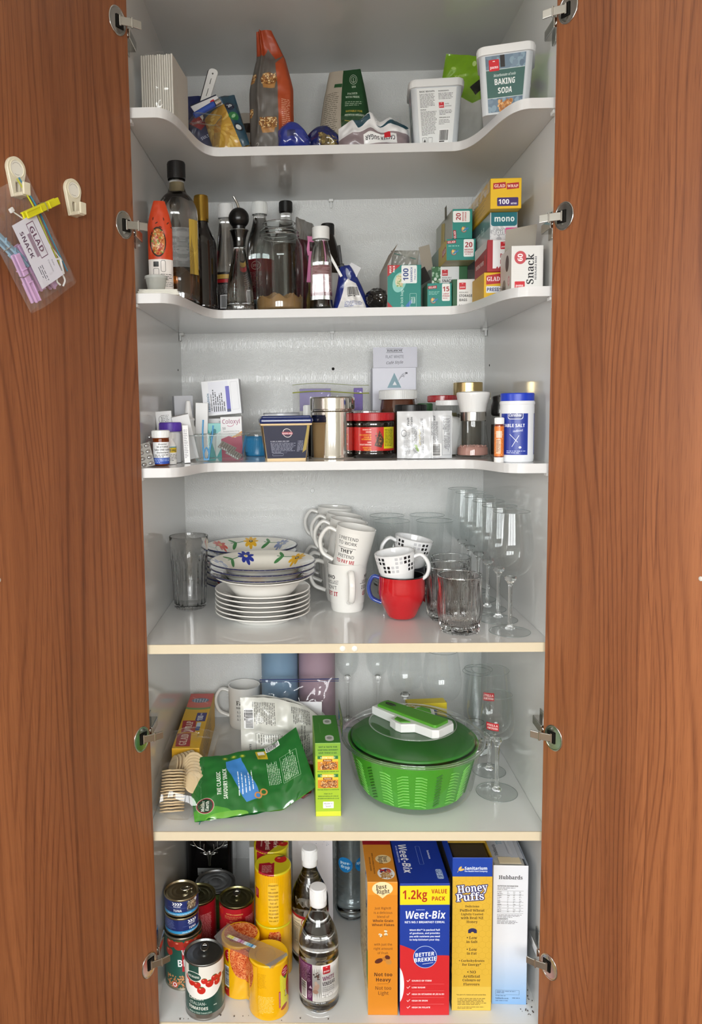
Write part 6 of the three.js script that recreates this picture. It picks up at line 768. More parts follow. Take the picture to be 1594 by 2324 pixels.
{ // butter tub
  const t = thing('butter_tub', 'navy and gold butter tub with dark blue lid', 'tub', [0.2525, Y3, -0.19], 0.09); const box4 = (w0, d0, w1, d1, y0, y1) => { const g = new THREE.BoxGeometry(1, 1, 1, 6, 6, 6), p = g.attributes.position; for (let i = 0; i < p.count; i++) { const v = p.getY(i) + 0.5, w = w0 + (w1 - w0) * v, d = d0 + (d1 - d0) * v; let x = p.getX(i) * w, z = p.getZ(i) * d; const r = 0.008, ax = Math.abs(x), az = Math.abs(z), ix = w / 2 - r, iz = d / 2 - r; if (ax > ix && az > iz) { const l = Math.hypot(ax - ix, az - iz); if (l > r) { x = Math.sign(x) * (ix + (ax - ix) / l * r); z = Math.sign(z) * (iz + (az - iz) / l * r); } } p.setXYZ(i, x, y0 + v * (y1 - y0), z); } g.computeVertexNormals(); return g; };
  const CR = M('#efd3a4', { roughness: 0.4 }); part(t, 'tub_body', box4(0.078, 0.07, 0.0935, 0.082, 0, 0.07), CR);
  const face = (w, h, draw) => print(w, h, draw);
  const LF = face(0.086, 0.062, (g, w, h) => { fill('#1c1f3c')(g, w, h); poly(g, [[w - 5, 0], [w, 0], [w - 1, h - 16], [w - 9, h - 10]], '#b09a4a'); ell(g, w * 0.5, 14, 8.6, 8.6, '#e9e6e0'); ell(g, w * 0.5, 14, 7.4, 7.4, '#3a2a44'); g.fillStyle = '#a83a4a'; g.fillRect(w * 0.5 - 10, 12, 20, 5); tx(g, 'MAINLAND', w * 0.5, 14.7, 4.4, '#fff', 'serif', 'center', 19); fine(g, 10, 29, 50, 1, 3, '#d9dae4', 3); fine(g, 10, 33, 50, 8, 2.4, '#b9bccc', 4); g.strokeStyle = '#b9bccc'; g.lineWidth = 0.3; g.strokeRect(10, 31.5, 32, 20); fine(g, 64, 29, 14, 9, 2.4, '#b9bccc', 6); rrect(g, 11, 53, 24, 4, 1.6, null, '#c9ccd8', 0.5); });
  const lean = Math.atan2(0.006, 0.07); const quad = (wb, wt, zb, zt, y0, y1, L) => { const g = new THREE.BufferGeometry(); g.setAttribute('position', new THREE.Float32BufferAttribute([-wb / 2, y0, zb, wb / 2, y0, zb, wt / 2, y1, zt, -wt / 2, y1, zt], 3)); g.setAttribute('uv', new THREE.Float32BufferAttribute([0, 0, 1, 0, 1, 1, 0, 1], 2)); g.setIndex([0, 1, 2, 0, 2, 3]); g.computeVertexNormals(); return toPrint(g, L); };
  part(t, 'front_label', quad(0.0735, 0.0885, 0.0356, 0.0415, 0.005, 0.0672, LF), PM(LF, { roughness: 0.5 }));
  const LS = face(0.07, 0.062, (g, w, h) => { fill('#a8904a')(g, w, h); poly(g, [[0, h], [w, h], [w, h - 12], [w * 0.6, h - 22], [0, h - 14]], '#1c1f3c'); ell(g, w * 0.3, 16, 8, 8, '#e6e0d0'); tx(g, 'BUTTER', w * 0.66, 22, 7, '#b0303a', 'sans-serif', 'center', 34); tx(g, 'semi soft', w * 0.62, 36, 8, '#2a4a2a', 'serif', 'center', 36, 0, 'normal'); }); part(t, 'side_label', quad(0.064, 0.076, 0.0396, 0.0473, 0.005, 0.0672, LS).rotateY(-PI / 2), PM(LS, { roughness: 0.3 }));
  part(t, 'lid', merge([rb(0.1015, 0.012, 0.09, 0.005, 0, 0.0765, 0, 3), rb(0.094, 0.006, 0.083, 0.003, 0, 0.083, 0, 2)]), M('#182a66', { roughness: 0.25, clearcoat: 0.4 }), 'dark blue lid'); part(t, 'lip', rb(0.0985, 0.004, 0.087, 0.002, 0, 0.0695, 0), CR); part(t, 'sticker', rb(0.016, 0.0006, 0.02, 0.0002, -0.042, 0.0866, 0.03), M('#e8e8ea', { roughness: 0.4 }));
}
{ const t = thing('bowl', 'small pale grey bowl behind the butter tub', 'bowl', [0.243, Y3, -0.2835], 0); part(t, 'bowl_body', lathe([...smooth([[0.0001, 0], [0.02, 0.0], [0.026, 0.004], [0.034, 0.05], [0.0375, 0.0895]], 5), ...smooth([[0.0365, 0.091], [0.033, 0.055], [0.024, 0.012], [0.0001, 0.006]], 5)], 56), M('#d9dbe0', { roughness: 0.25 })); part(t, 'rim_line', new THREE.TorusGeometry(0.0372, 0.0007, 6, 64).rotateX(PI / 2).translate(0, 0.0905, 0), M('#6a6c74', { roughness: 0.3 })); }
{ // zip bag of dried herbs
  const t = thing('zip_bag', 'clear zip bag of dried herbs with yellow-green zip', 'plastic bag', [0.35, Y3 + 0.001, -0.43], 0.0); part(t, 'contents', lathe(smooth([[0.0001, 0.0], [0.05, 0.001], [0.062, 0.02], [0.058, 0.08], [0.03, 0.1], [0.0001, 0.103]], 5), 36).scale(1.1, 1, 0.4), M('#5d6034', { roughness: 0.95 }), 'dried green herbs'); for (const [x, w, c] of [[-0.035, 0.07, '#8f86b4'], [0.062, 0.02, '#6a52a8']]) part(t, 'sachet', rb(w, 0.05, 0.004, 0.001, x, 0.118, -0.004), M(c, { roughness: 0.5 }), 'lilac sachet');
  clearBag(t, 'bag_film', 0.172, 0.152, 0.07, { nu: 34, nv: 34, crumple: 0.004, freq: 22, seed: 41, full: (u, v) => Math.pow(Math.sin(PI * u), 0.5) * Math.pow(Math.max(0, 1 - v), 0.6) * Math.pow(Math.min(1, v * 8 + 0.4), 0.4), bend: (x, y, z, u, v) => [x, y + (v > 0.5 ? 0.004 * Math.sin(u * 5) * (v - 0.5) * 2 : 0), z] });
  const wave = (y) => Array.from({ length: 14 }, (_, i) => { const u = i / 13; return [(u - 0.5) * 0.172, y + 0.004 * Math.sin(u * 5) * 0.75, 0.003]; }); part(t, 'zip_strip', tube(wave(0.134), 0.0014, 40, 6), M('#9aa02c', { roughness: 0.4 }), 'yellow-green zip'); part(t, 'bag_edge', tube(wave(0.1515), 0.0006, 40, 5), M('#8f9a48', { roughness: 0.4 }));
}
{ const t = thing('dropper_bottle', 'small dark bottle with white cap between the bowl and the steel canister', 'bottle', [0.2965, Y3, -0.296], 0); part(t, 'bottle', lathe(prof([[0.0001, 0], [0.0115, 0, 0.001], [0.0115, 0.07, 0.004], [0.007, 0.076], [0.007, 0.082]]), 30), M('#1c1512', { roughness: 0.15 })); part(t, 'cap', screwCap(0.0082, 0.081, 0.1065, 24), WHITEPL); }
{ // steel canister
  const t = thing('canister', 'shiny stainless steel canister with fitted lid', 'canister', [0.3465, Y3, -0.234], 0); const S = M('#d8d5ce', { metalness: 1, roughness: 0.07 }); part(t, 'canister_body', lathe(prof([[0.0001, 0.0], [0.0425, 0, 0.001], [0.0437, 0.0015, 0.001], [0.0437, 0.092, 0.001], [0.0405, 0.0935, 0.001], [0.0405, 0.097]]), 72), S); part(t, 'lid', lathe(prof([[0.0412, 0.096], [0.0448, 0.0965, 0.001], [0.0448, 0.1195, 0.002], [0.042, 0.1215, 0.001], [0.0001, 0.1215]]), 72), S);
}
{ // yeast spread jar
  const t = thing('spread_jar', 'dark spread jar with red lid and red and yellow label', 'jar', [0.4285, Y3, -0.2275], -0.15); const r = 0.0405; part(t, 'jar_body', lathe(smooth([[0.0001, 0.001], [0.034, 0.0], [r, 0.007], [r, 0.012], [r * 0.985, 0.014], [r * 0.985, 0.06], [r, 0.064], [r * 0.99, 0.07], [r * 0.93, 0.074]], 4), 56), M('#140b08', { roughness: 0.06, clearcoat: 0.8, clearcoatRoughness: 0.03 })); part(t, 'lid', screwCap(r * 1.0, 0.0735, 0.089, 70), M('#b3161f', { roughness: 0.35 }), 'red lid');
  band(t, 'paper_label', r * 1.004, r * 1.004, 0.015, 0.061, 0.05, 4.6, (g, w, h) => { fill('#c9231f')(g, w, h); const c = w / 2; [['SOURCE OF', 'IRON'], ['RICH SOURCE OF', 'FOUR B', 'VITAMINS'], ['100%', 'VEGETARIAN'], ['SOURCE OF', 'FOLATE']].reduce((y, L, i) => { L.forEach((s, k) => tx(g, s, c - 4, y + k * 4.2, k ? 4.4 : 3.4, i % 2 ? '#f0c23a' : '#f6e6da', 'sans-serif', 'right', 26)); return y + L.length * 4.2 + 1.8; }, 5); poly(g, [[c + 2, 36], [c + 12, 6], [c + 22, 26], [c + 16, 40]], '#4a2a18'); speckle(g, c + 5, 12, 12, 24, ['#2a140c', '#7a4a2c', '#9c6a3c'], 40, 0.8, 2, 3); g.fillStyle = '#dfd326'; g.fillRect(c + 21, -1, 32, h - 3); fine(g, c + 23, 4, 24, 12, 2.9, '#4a4410', 5); hline(g, c + 40, 4, c + 40, 38, '#6a6418', 0.4); });
}
{ const t = thing('jar', 'small jar with silver lid hidden behind the dark spread jar', 'jar', [0.4195, Y3, -0.305], 0); part(t, 'jar_body', lathe(prof([[0.0001, 0], [0.024, 0, 0.002], [0.025, 0.08, 0.003], [0.022, 0.084]]), 40), M('#5a4632', { roughness: 0.1 })); part(t, 'lid', screwCap(0.0255, 0.083, 0.0935, 40), M('#b9b9b9', { metalness: 0.9, roughness: 0.3 })); }
{ // coffee sachet box at the back wall
  const t = thing('coffee_box', 'tall pale coffee sachet carton with blue-grey triangle logo', 'box', [0.4965, Y3, -0.489], 0.0); carton(t, 'box_body', 0.1, 0.19, 0.05, { front: (g, w, h) => { fill('#e3e3ee')(g, w, h); poly(g, [[w * 0.34, 46], [w * 0.5, 12], [w * 0.66, 46]], '#7b9fac'); poly(g, [[w * 0.46, 40], [w * 0.51, 31], [w * 0.56, 40]], '#eef0f4'); g.strokeStyle = '#4a4c56'; g.lineWidth = 0.6; const r = rng(6); let x = 66, y = 20; for (let k = 0; k < 4; k++) { g.beginPath(); g.moveTo(60 + k * 3, 30 - k * 5); g.bezierCurveTo(64 + k * 3, 18 + k * 2, 72, 10 + k * 4, 78 - k * 2, 14 + k * 3); g.stroke(); } g.fillStyle = '#4a4c56'; g.fillRect(75, 11, 5, 4); }, left: '#c9c9d4' }, '#d5d5e0');
  const LT = print(0.1, 0.046, (g, w, h) => { fill('#dfdfea')(g, w, h); hline(g, 30, 4, 68, 4, '#222', 0.6); tx(g, 'AVALANCHE', 49, 8, 6, '#1c1c22', 'sans-serif', 'center', 36); hline(g, 30, 12, 68, 12, '#222', 0.6); tx(g, 'FLAT WHITE', 49, 22, 9, '#6a6e78', 'sans-serif', 'center', 42, 0, 'normal'); tx(g, 'Café Style', 49, 35, 8.4, '#44464e', 'serif', 'center', 42, -0.04, 'normal', -0.25); }); part(t, 'lid_flap', sheetGeo(0.1, 0.046, LT, 0.0008).rotateX(-0.08).translate(0.002, 0.213, 0.024), PM(LT, { roughness: 0.5 }));
}
{ const t = thing('spread_jar', 'hazelnut spread jar with white ribbed lid', 'jar', [0.4965, Y3, -0.395], 0); part(t, 'jar_body', lathe(smooth([[0.0001, 0.001], [0.036, 0.0], [0.04, 0.006], [0.0385, 0.05], [0.0395, 0.095], [0.037, 0.114], [0.036, 0.118]], 5), 48), M('#5a3220', { roughness: 0.07, clearcoat: 0.7, clearcoatRoughness: 0.03 })); part(t, 'lid', screwCap(0.0412, 0.1165, 0.137, 60), M('#f0f0ee', { roughness: 0.35 }), 'white lid'); }
{ const t = thing('jar', 'jar with black lid behind the grey seasoning pouch', 'jar', [0.5115, Y3, -0.299], 0); part(t, 'jar_body', lathe(prof([[0.0001, 0], [0.03, 0, 0.002], [0.031, 0.084, 0.003], [0.028, 0.088]]), 44), M('#33281e', { roughness: 0.1 })); part(t, 'lid', screwCap(0.0322, 0.0885, 0.1045, 56), BLACKPL); }
{ const t = thing('spice_jar', 'slim spice jar with green lid between the black-lidded and red-lidded jars', 'jar', [0.548, Y3, -0.345], 0); part(t, 'jar_body', cyl(0.0155, 0.0155, 0.09, 0, 0.045, 0), M('#5a5038', { roughness: 0.2 })); part(t, 'lid', screwCap(0.016, 0.09, 0.107, 30), M('#2d5a34', { roughness: 0.4 })); }
{ // grey pouch, upside down
  const t = thing('seasoning_pouch', 'pale grey pouch standing upside down with sideways print', 'pouch', [0.5205, Y3 + 0.001, -0.17], -0.06);
  bag(t, 'pouch_film', 0.104, 0.09, 0.026, (g, w, h) => { fill('#d4d6d9')(g, w, h); g.scale(w / 130, 1); const v = (x, y, ww, n, p, s, c = '#55575e') => { g.save(); g.translate(x, y); g.rotate(PI / 2); fine(g, 0, 0, ww, n, p, c, s, 0.4); g.restore(); }; tx(g, 'Fruit', 26, 20, 7, '#26282c', 'sans-serif', 'center', 20, -PI / 2); tx(g, 'Grain', 34, 20, 7, '#26282c', 'sans-serif', 'center', 22, -PI / 2); g.strokeStyle = '#3a3c42'; g.lineWidth = 1; g.beginPath(); g.arc(16, 42, 6, 0, 7); g.stroke(); v(46, 28, 54, 5, 2.6, 3); v(60, 14, 20, 2, 3, 4); for (let k = 0; k < 9; k++) ell(g, 52 + (k % 3), 36 + k * 3.4, 1.7, 1.3, '#c9c29a'); ell(g, 47, 72, 6, 2.6, '#7fa04a', 0.9); ell(g, 44, 66, 4, 2, '#8fae5a', 0.4); v(30, 40, 46, 6, 2.6, 8, '#8a8c92'); v(62, 34, 52, 3, 2.8, 9, '#7a7c84'); tx(g, 'JOE', 88, 14, 6, '#26282c', 'sans-serif', 'center', 14, PI / 2); v(96, 20, 40, 7, 2.4, 10); barcode(g, 82, 62, 22, 24, 5, true); g.strokeStyle = '#6a6c74'; g.lineWidth = 0.4; g.strokeRect(106, 10, 20, 74); hline(g, 106, 34, 126, 34, '#6a6c74', 0.4); hline(g, 106, 56, 126, 56, '#6a6c74', 0.4); v(124, 14, 64, 6, 2.8, 12); },
    { nu: 44, nv: 26, crumple: 0.0014, freq: 30, seed: 3, full: (u, v) => Math.pow(Math.sin(PI * Math.min(1, u * 0.98 + 0.01)), 0.35) * (0.25 + 0.75 * Math.pow(1 - v, 0.6)) * Math.pow(Math.sin(PI * Math.min(0.98, u * 0.94 + 0.03)), 0.2), ridge: (u) => 0.003 * Math.exp(-Math.pow((u - 0.64) / 0.02, 2)), bend: (x, y, z, u, v) => { const e = 0.008; return [x, y, z - y * 0.05]; } }, { roughness: 0.32, clearcoat: 0.3 });
}
{ // jar with red lid
  const t = thing('jar', 'pickle jar with red lid behind the white-lidded jar', 'jar', [0.588, Y3, -0.362], 0); part(t, 'glass', lathe(smooth([[0.0001, 0.001], [0.029, 0.0], [0.033, 0.005], [0.033, 0.085], [0.031, 0.1], [0.028, 0.11]], 5), 48), GLASS); part(t, 'contents', lathe(prof([[0.0001, 0.002], [0.031, 0.004, 0.003], [0.031, 0.086, 0.003], [0.0001, 0.088]]), 40), M('#7a7432', { roughness: 0.35 })); part(t, 'lid', screwCap(0.0315, 0.1095, 0.1235, 60), M('#a5141d', { roughness: 0.25, clearcoat: 0.4 }), 'red lid');
}
{ // sugar jar with white lid
  const t = thing('jar', 'glass jar of white powder with white lid beside the salt grinder', 'jar', [0.5845, Y3, -0.2655], 0); part(t, 'glass', lathe(smooth([[0.0001, 0.001], [0.025, 0.0], [0.0285, 0.004], [0.0285, 0.085], [0.0265, 0.095], [0.024, 0.102]], 5), 48), GLASS); part(t, 'contents', lathe(prof([[0.0001, 0.002], [0.0262, 0.003, 0.002], [0.0262, 0.072], [0.018, 0.078], [0.0001, 0.08]]), 40), M('#f1f1f0', { roughness: 0.9 }), 'white powder'); part(t, 'lid', screwCap(0.0262, 0.1015, 0.112, 50), M('#ececec', { roughness: 0.35 }));
}
{ // salt grinder
  const t = thing('salt_grinder', 'glass salt grinder with white top, steel band and pink salt', 'grinder', [0.6205, Y3, -0.2075], 0); part(t, 'glass', lathe(smooth([[0.0001, 0.001], [0.027, 0.0], [0.0325, 0.003], [0.0325, 0.009], [0.029, 0.035], [0.0255, 0.058], [0.0245, 0.072]], 5), 48), GLASS); part(t, 'salt', lathe(prof([[0.0001, 0.003], [0.0295, 0.004, 0.003], [0.0288, 0.018], [0.02, 0.0225], [0.006, 0.021], [0.0001, 0.02]]), 40), M('#c9968a', { roughness: 0.95 }), 'pink salt'); { const r = rng(5), gs = []; for (let i = 0; i < 110; i++) { const a = r() * 6.28, q = Math.sqrt(r()) * 0.0265, y = 0.0195 + r() * 0.003; gs.push(new THREE.IcosahedronGeometry(0.001 + r() * 0.0012, 0).translate(Math.sin(a) * q, y, Math.cos(a) * q)); } const m = part(t, 'salt_crystals', mergeGeometries(gs), M('#d4a89c', { roughness: 0.6 })); m.userData.kind = 'stuff'; }
  part(t, 'band', lathe(prof([[0.0246, 0.07], [0.0252, 0.071, 0.0005], [0.0252, 0.0875, 0.0005], [0.0246, 0.088]]), 48), STEEL, 'steel band'); part(t, 'top', lathe(smooth([[0.0248, 0.088], [0.027, 0.1], [0.0305, 0.115], [0.0318, 0.1235], [0.031, 0.1255], [0.02, 0.1275], [0.0001, 0.128]], 5), 48), M('#f4f4f3', { roughness: 0.3 }), 'white top'); band(t, 'letter_print', 0.0302, 0.0272, 0.028, 0.046, 0.42, 0.45, (g, w, h) => { fill('#8a8684')(g, w, h); tx(g, 'C', w / 2, h / 2, 15, '#3a3432'); }, { transmission: 0.0 }, 0.6); t.children.pop(); }
{ const t = thing('jar', 'tall glass jar with gold lid behind the salt grinder', 'jar', [0.6485, Y3, -0.39], 0); part(t, 'glass', lathe(smooth([[0.0001, 0.001], [0.029, 0.0], [0.031, 0.004], [0.031, 0.11], [0.0295, 0.125]], 5), 48), GLASS); part(t, 'contents', cyl(0.029, 0.029, 0.08, 0, 0.043, 0), M('#8a8478', { roughness: 0.8 })); part(t, 'lid', lathe(prof([[0.0312, 0.124], [0.0315, 0.125], [0.0315, 0.151, 0.0015], [0.0001, 0.152]]), 56), M('#d8c08a', { metalness: 1, roughness: 0.2 }), 'gold lid'); }
{ const t = thing('pepper_grinder', 'slim pepper grinder with black top behind the salt canister', 'grinder', [0.6855, Y3, -0.252], 0); part(t, 'glass', lathe(prof([[0.0001, 0], [0.0195, 0, 0.002], [0.0195, 0.076, 0.004], [0.016, 0.08]]), 40), GLASS); part(t, 'peppercorns', cyl(0.018, 0.018, 0.06, 0, 0.032, 0), M('#3a2c22', { roughness: 0.9 })); part(t, 'neck', lathe(prof([[0.0155, 0.079], [0.0185, 0.082, 0.002], [0.0185, 0.1], [0.0155, 0.108, 0.003], [0.0165, 0.118, 0.003], [0.0001, 0.122]]), 36), BLACKPL); part(t, 'clear_cap', lathe([[0.0205, 0.085], [0.0205, 0.126], [0.0001, 0.128]], 36), CLEARPLASTIC); }
{ const t = thing('flavour_bottle', 'thin bottle with white cap and orange label beside the salt canister', 'bottle', [0.6315, Y3, -0.0445], 0); const r = 0.0082; part(t, 'bottle', lathe(prof([[0.0001, 0], [r, 0, 0.001], [r, 0.065, 0.001], [0.006, 0.068]]), 32), M('#7a2f16', { roughness: 0.1, clearcoat: 0.5 })); part(t, 'base_ring', cyl(r * 1.02, r * 1.02, 0.009, 0, 0.0046, 0), M('#f0f0ee', { roughness: 0.4 })); part(t, 'cap', screwCap(0.0079, 0.0668, 0.0785, 24), WHITEPL); band(t, 'label', r * 1.03, r * 1.03, 0.011, 0.063, 0.15, 4.8, (g, w, h) => { fill('#e07a28')(g, w, h); speckle(g, 0, 0, w, h, ['#f09a48', '#d06418', '#f6b878'], 260, 0.3, 1, 5); rrect(g, w / 2 - 9, 8, 11, 12, 1, '#eec9b0'); rrect(g, w / 2 - 9, 22, 9, 26, 1, '#e6b894'); fine(g, w / 2 - 8, 24, 7, 9, 2.4, '#5a3018', 5); }); }
{ // table salt canister
  const t = thing('salt_canister', 'white and blue table salt canister with blue lid', 'canister', [0.6665, Y3, -0.0605], 0); const r = 0.0292; part(t, 'canister_body', lathe(prof([[0.0001, 0], [r * 0.97, 0, 0.002], [r, 0.006, 0.002], [r, 0.1], [r * 1.03, 0.1015, 0.001], [r * 1.03, 0.1045, 0.001], [r * 0.98, 0.107]]), 56), M('#eef0f4', { roughness: 0.35 })); part(t, 'lid', lathe(prof([[r * 0.985, 0.1065], [r * 0.985, 0.119, 0.001], [r * 0.95, 0.1205, 0.001], [0.0001, 0.121]]), 56), M('#1f3fc0', { roughness: 0.35 }), 'blue lid');
  band(t, 'label', r * 1.006, r * 1.006, 0.013, 0.085, 0, 2 * PI, (g, w, h) => { fill('#eef0f4')(g, w, h); const c = w / 2; g.fillStyle = '#20399c'; g.fillRect(c - 40, -1, 52, h + 2); rrect(g, c - 24, -6, 27, 16, 4, '#eef0f4'); rrect(g, c - 23, -5, 25, 14, 4, '#1a2c7c'); tx(g, 'Cerebos', c - 11, 3, 7, '#fff', 'serif', 'center', 22, 0, 'bold', -0.2); tx(g, 'TABLE SALT', c - 14, 21, 8, '#fff', 'sans-serif', 'center', 40); tx(g, 'iodised', c - 6, 30, 5, '#fff', 'serif', 'center', 20, -0.1, 'normal', -0.2); g.strokeStyle = '#fff'; g.lineWidth = 0.9; g.beginPath(); g.moveTo(c - 20, 36); g.lineTo(c - 6, 50); g.moveTo(c - 4, 38); g.lineTo(c - 16, 58); g.stroke(); ell(g, c - 2, 59, 2.4, 2, '#fff'); fine(g, c - 26, 65, 34, 2, 3, '#dfe6ff', 4); g.fillStyle = '#20399c'; g.fillRect(c + 30, -1, 24, h + 2); g.save(); g.translate(c + 36, 66); g.rotate(-PI / 2); fine(g, 0, 0, 58, 2, 3.4, '#dfe6ff', 7); g.restore(); fine(g, c + 33, 62, 18, 3, 2.6, '#c9d4ff', 9); });
}

// ------------------------------------------------------------------ second shelf: bottles and bag boxes
{ const t = thing('folded_cloth', 'folded white cloth lying flat under the small clear cup', 'cloth', [0.0405, Y2, -0.052], 0.1); for (let i = 0; i < 3; i++) part(t, 'fold', rb(0.072 - i * 0.003, 0.0034, 0.07 - i * 0.003, 0.0016, 0, 0.0018 + i * 0.0034, 0, 3), M('#e6e4da', { roughness: 0.9 })); }
{ const t = thing('dip_cup', 'small clear lidded dip cup on the white cloth', 'cup', [0.037, Y2 + 0.0105, -0.0405], 0); part(t, 'cup_body', lathe([[0.0001, 0.001], [0.0145, 0.001], [0.0185, 0.022]], 40), M('#eef0ec', { transmission: 0.7, thickness: 0, roughness: 0.25 })); part(t, 'lid', lathe(prof([[0.0195, 0.02], [0.0195, 0.0245, 0.001], [0.016, 0.0255], [0.0001, 0.0245]]), 40), M('#e2e5e2', { transmission: 0.5, thickness: 0, roughness: 0.2 })); }
{ // noodle packet
  const t = thing('noodle_packet', 'slim orange noodle packet leaning against the clear spirit bottle', 'packet', [0.038, Y2 + 0.001, -0.0855], 0.25);
  bag(t, 'packet_film', 0.043, 0.172, 0.022, (g, w, h) => { fill('#c9421c')(g, w, h); g.fillStyle = '#efe9e4'; g.fillRect(-1, 102, w + 2, 70); ell(g, w * 0.4, 72, 14, 26, '#2a1c14'); ell(g, w * 0.4, 72, 12, 23, '#c9783a'); speckle(g, w * 0.4 - 10, 52, 20, 40, ['#d9a05a', '#a8481c', '#e6c48a', '#7a9a3a', '#b8301c'], 120, 0.8, 2.4, 3); for (let k = 0; k < 6; k++) ell(g, 8 + k * 7, 32 + (k % 3) * 7, 1, 3, '#3a1408', k); rrect(g, 8, 106, 9, 9, 1, '#2a2a2a'); rrect(g, 8, 118, 9, 16, 2, null, '#333', 0.6); rrect(g, 21, 104, 8, 20, 3, null, '#333', 0.6); fine(g, 20, 128, 20, 4, 3, '#333', 5); fine(g, 6, 142, 38, 4, 3, '#888', 6); },
    { nu: 20, nv: 36, crumple: 0.002, freq: 30, seed: 5, wid: (v) => 1 - 0.55 * Math.pow(Math.max(0, v - 0.72) / 0.28, 1.4), full: (u, v) => Math.pow(Math.sin(PI * u), 0.5) * Math.pow(Math.max(0, 1 - v), 0.35) * Math.pow(Math.min(1, v * 8 + 0.3), 0.5) }, { roughness: 0.35, clearcoat: 0.1 });
}
// generic bottle
function bottle(label, pos, profile, mat, o = {}) {
  const t = thing(o.name || 'bottle', label, 'bottle', pos, o.ry || 0); const P = smooth(profile, 5); const g = lathe(P, 56); if (o.sq) { const p = g.attributes.position; for (let i = 0; i < p.count; i++) { const x = p.getX(i), z = p.getZ(i), a = Math.atan2(x, z), r = Math.hypot(x, z), y = p.getY(i), k = r > 0.02 ? 1 + o.sq * (Math.pow(Math.abs(Math.cos(2 * a)), 1.5) - 0.5) * -1 : 1; p.setX(i, x * k); p.setZ(i, z * k * (r > 0.02 ? (o.flat || 1) : 1)); } g.computeVertexNormals(); }
  if (mat === GLASS) { const inn = g.clone(), q = inn.attributes.position; for (let i = 0; i < q.count; i++) { const r = Math.hypot(q.getX(i), q.getZ(i)), k = r > 0.002 ? (r - 0.0012) / r : 1; q.setXYZ(i, q.getX(i) * k, q.getY(i) + 0.0008, q.getZ(i) * k); } part(t, 'glass', merge([g, inn]), SOLID); } else part(t, 'glass', g, mat); if (o.liquid) { const ins = P.filter(([, y]) => y < o.liquid[0]).map(([r, y]) => [Math.max(0.0001, r - 0.0022), y + 0.002]), l = ins[ins.length - 1]; const lg = lathe([...ins, [l[0], o.liquid[0] + 0.002], [0.0001, o.liquid[0] + 0.002]], 48); if (o.flat) lg.scale(0.94, 1, o.flat * 0.94); part(t, 'liquid', lg, o.liquid[1]); }
  if (o.cap) { const [r, y0, y1, c, m] = o.cap; part(t, 'cap', screwCap(r, y0, y1, o.ribs ?? 36), m || M(c, { roughness: 0.35 })); } return t;
}
{ // large clear spirit bottle with amber remains
  const t = bottle('large clear spirit bottle with black cap and a little amber liquid', [0.0595, Y2, -0.151], [[0.0001, 0.002], [0.03, 0.001], [0.037, 0.004], [0.039, 0.012], [0.039, 0.15], [0.0375, 0.176], [0.028, 0.194], [0.018, 0.204], [0.0145, 0.215], [0.0135, 0.23]], GLASS, { name: 'spirit_bottle', sq: 0.08, liquid: [0.062, M('#ffffff', { transmission: 1, thickness: 0.05, ior: 1.34, roughness: 0, attenuationColor: '#c8862a', attenuationDistance: 0.09 })], cap: [0.0163, 0.2275, 0.259, '#0a0a0b'] });
  part(t, 'pourer', lathe([[0.006, 0.2], [0.0065, 0.21], [0.009, 0.222]], 24), M('#c9b98a', { roughness: 0.4 }), 'plastic pourer inside the neck');
  band(t, 'gold_label', 0.0412, 0.0412, 0.052, 0.15, 0.95, 0.55, (g, w, h) => { fill('#b89a3c')(g, w, h); for (let k = 0; k < 16; k++) hline(g, w / 2, h * 0.6, w / 2 + Math.cos(k) * 60, h * 0.6 + Math.sin(k) * 60, '#d8bc5c', 0.6); }); band(t, 'side_label', 0.0412, 0.0412, 0.03, 0.17, 1.55, 0.55, (g, w, h) => { fill('#7a7a78')(g, w, h); tx(g, 'GESPIRIT', w / 2, h / 2, 12, '#33312c', 'serif', 'center', 0, PI / 2); fine(g, 2, 4, w - 4, 8, 3, '#55534c', 4); }); t.children[t.children.length - 1].removeFromParent();
  band(t, 'back_label', 0.0408, 0.0408, 0.058, 0.142, PI + 0.1, 1.5, (g, w, h) => { fill('#c9cccc')(g, w, h); speckle(g, 0, 0, w, h, ['#b4b8b8', '#dcdedd', '#a8acad'], 300, 1, 4, 6); });
}
bottle('dark balsamic bottle with gold foil neck beside the spirit bottle', [0.0925, Y2, -0.2385], [[0.0001, 0.002], [0.024, 0.001], [0.0285, 0.004], [0.029, 0.02], [0.029, 0.11], [0.027, 0.135], [0.0165, 0.158], [0.0128, 0.17], [0.0125, 0.212]], M('#0c0809', { roughness: 0.05, clearcoat: 0.8, clearcoatRoughness: 0.02 }), { name: 'balsamic_bottle', cap: [0.0138, 0.172, 0.222, null, M('#a8873c', { metalness: 1, roughness: 0.3 })] });
bottle('dark green oil bottle with dark cap between the spirit and balsamic bottles', [0.0415, Y2, -0.31], [[0.0001, 0.002], [0.026, 0.001], [0.0305, 0.005], [0.031, 0.13], [0.027, 0.165], [0.015, 0.19], [0.0125, 0.21]], M('#10180c', { roughness: 0.06, clearcoat: 0.7 }), { name: 'oil_bottle', cap: [0.0145, 0.205, 0.232, '#171512'] });
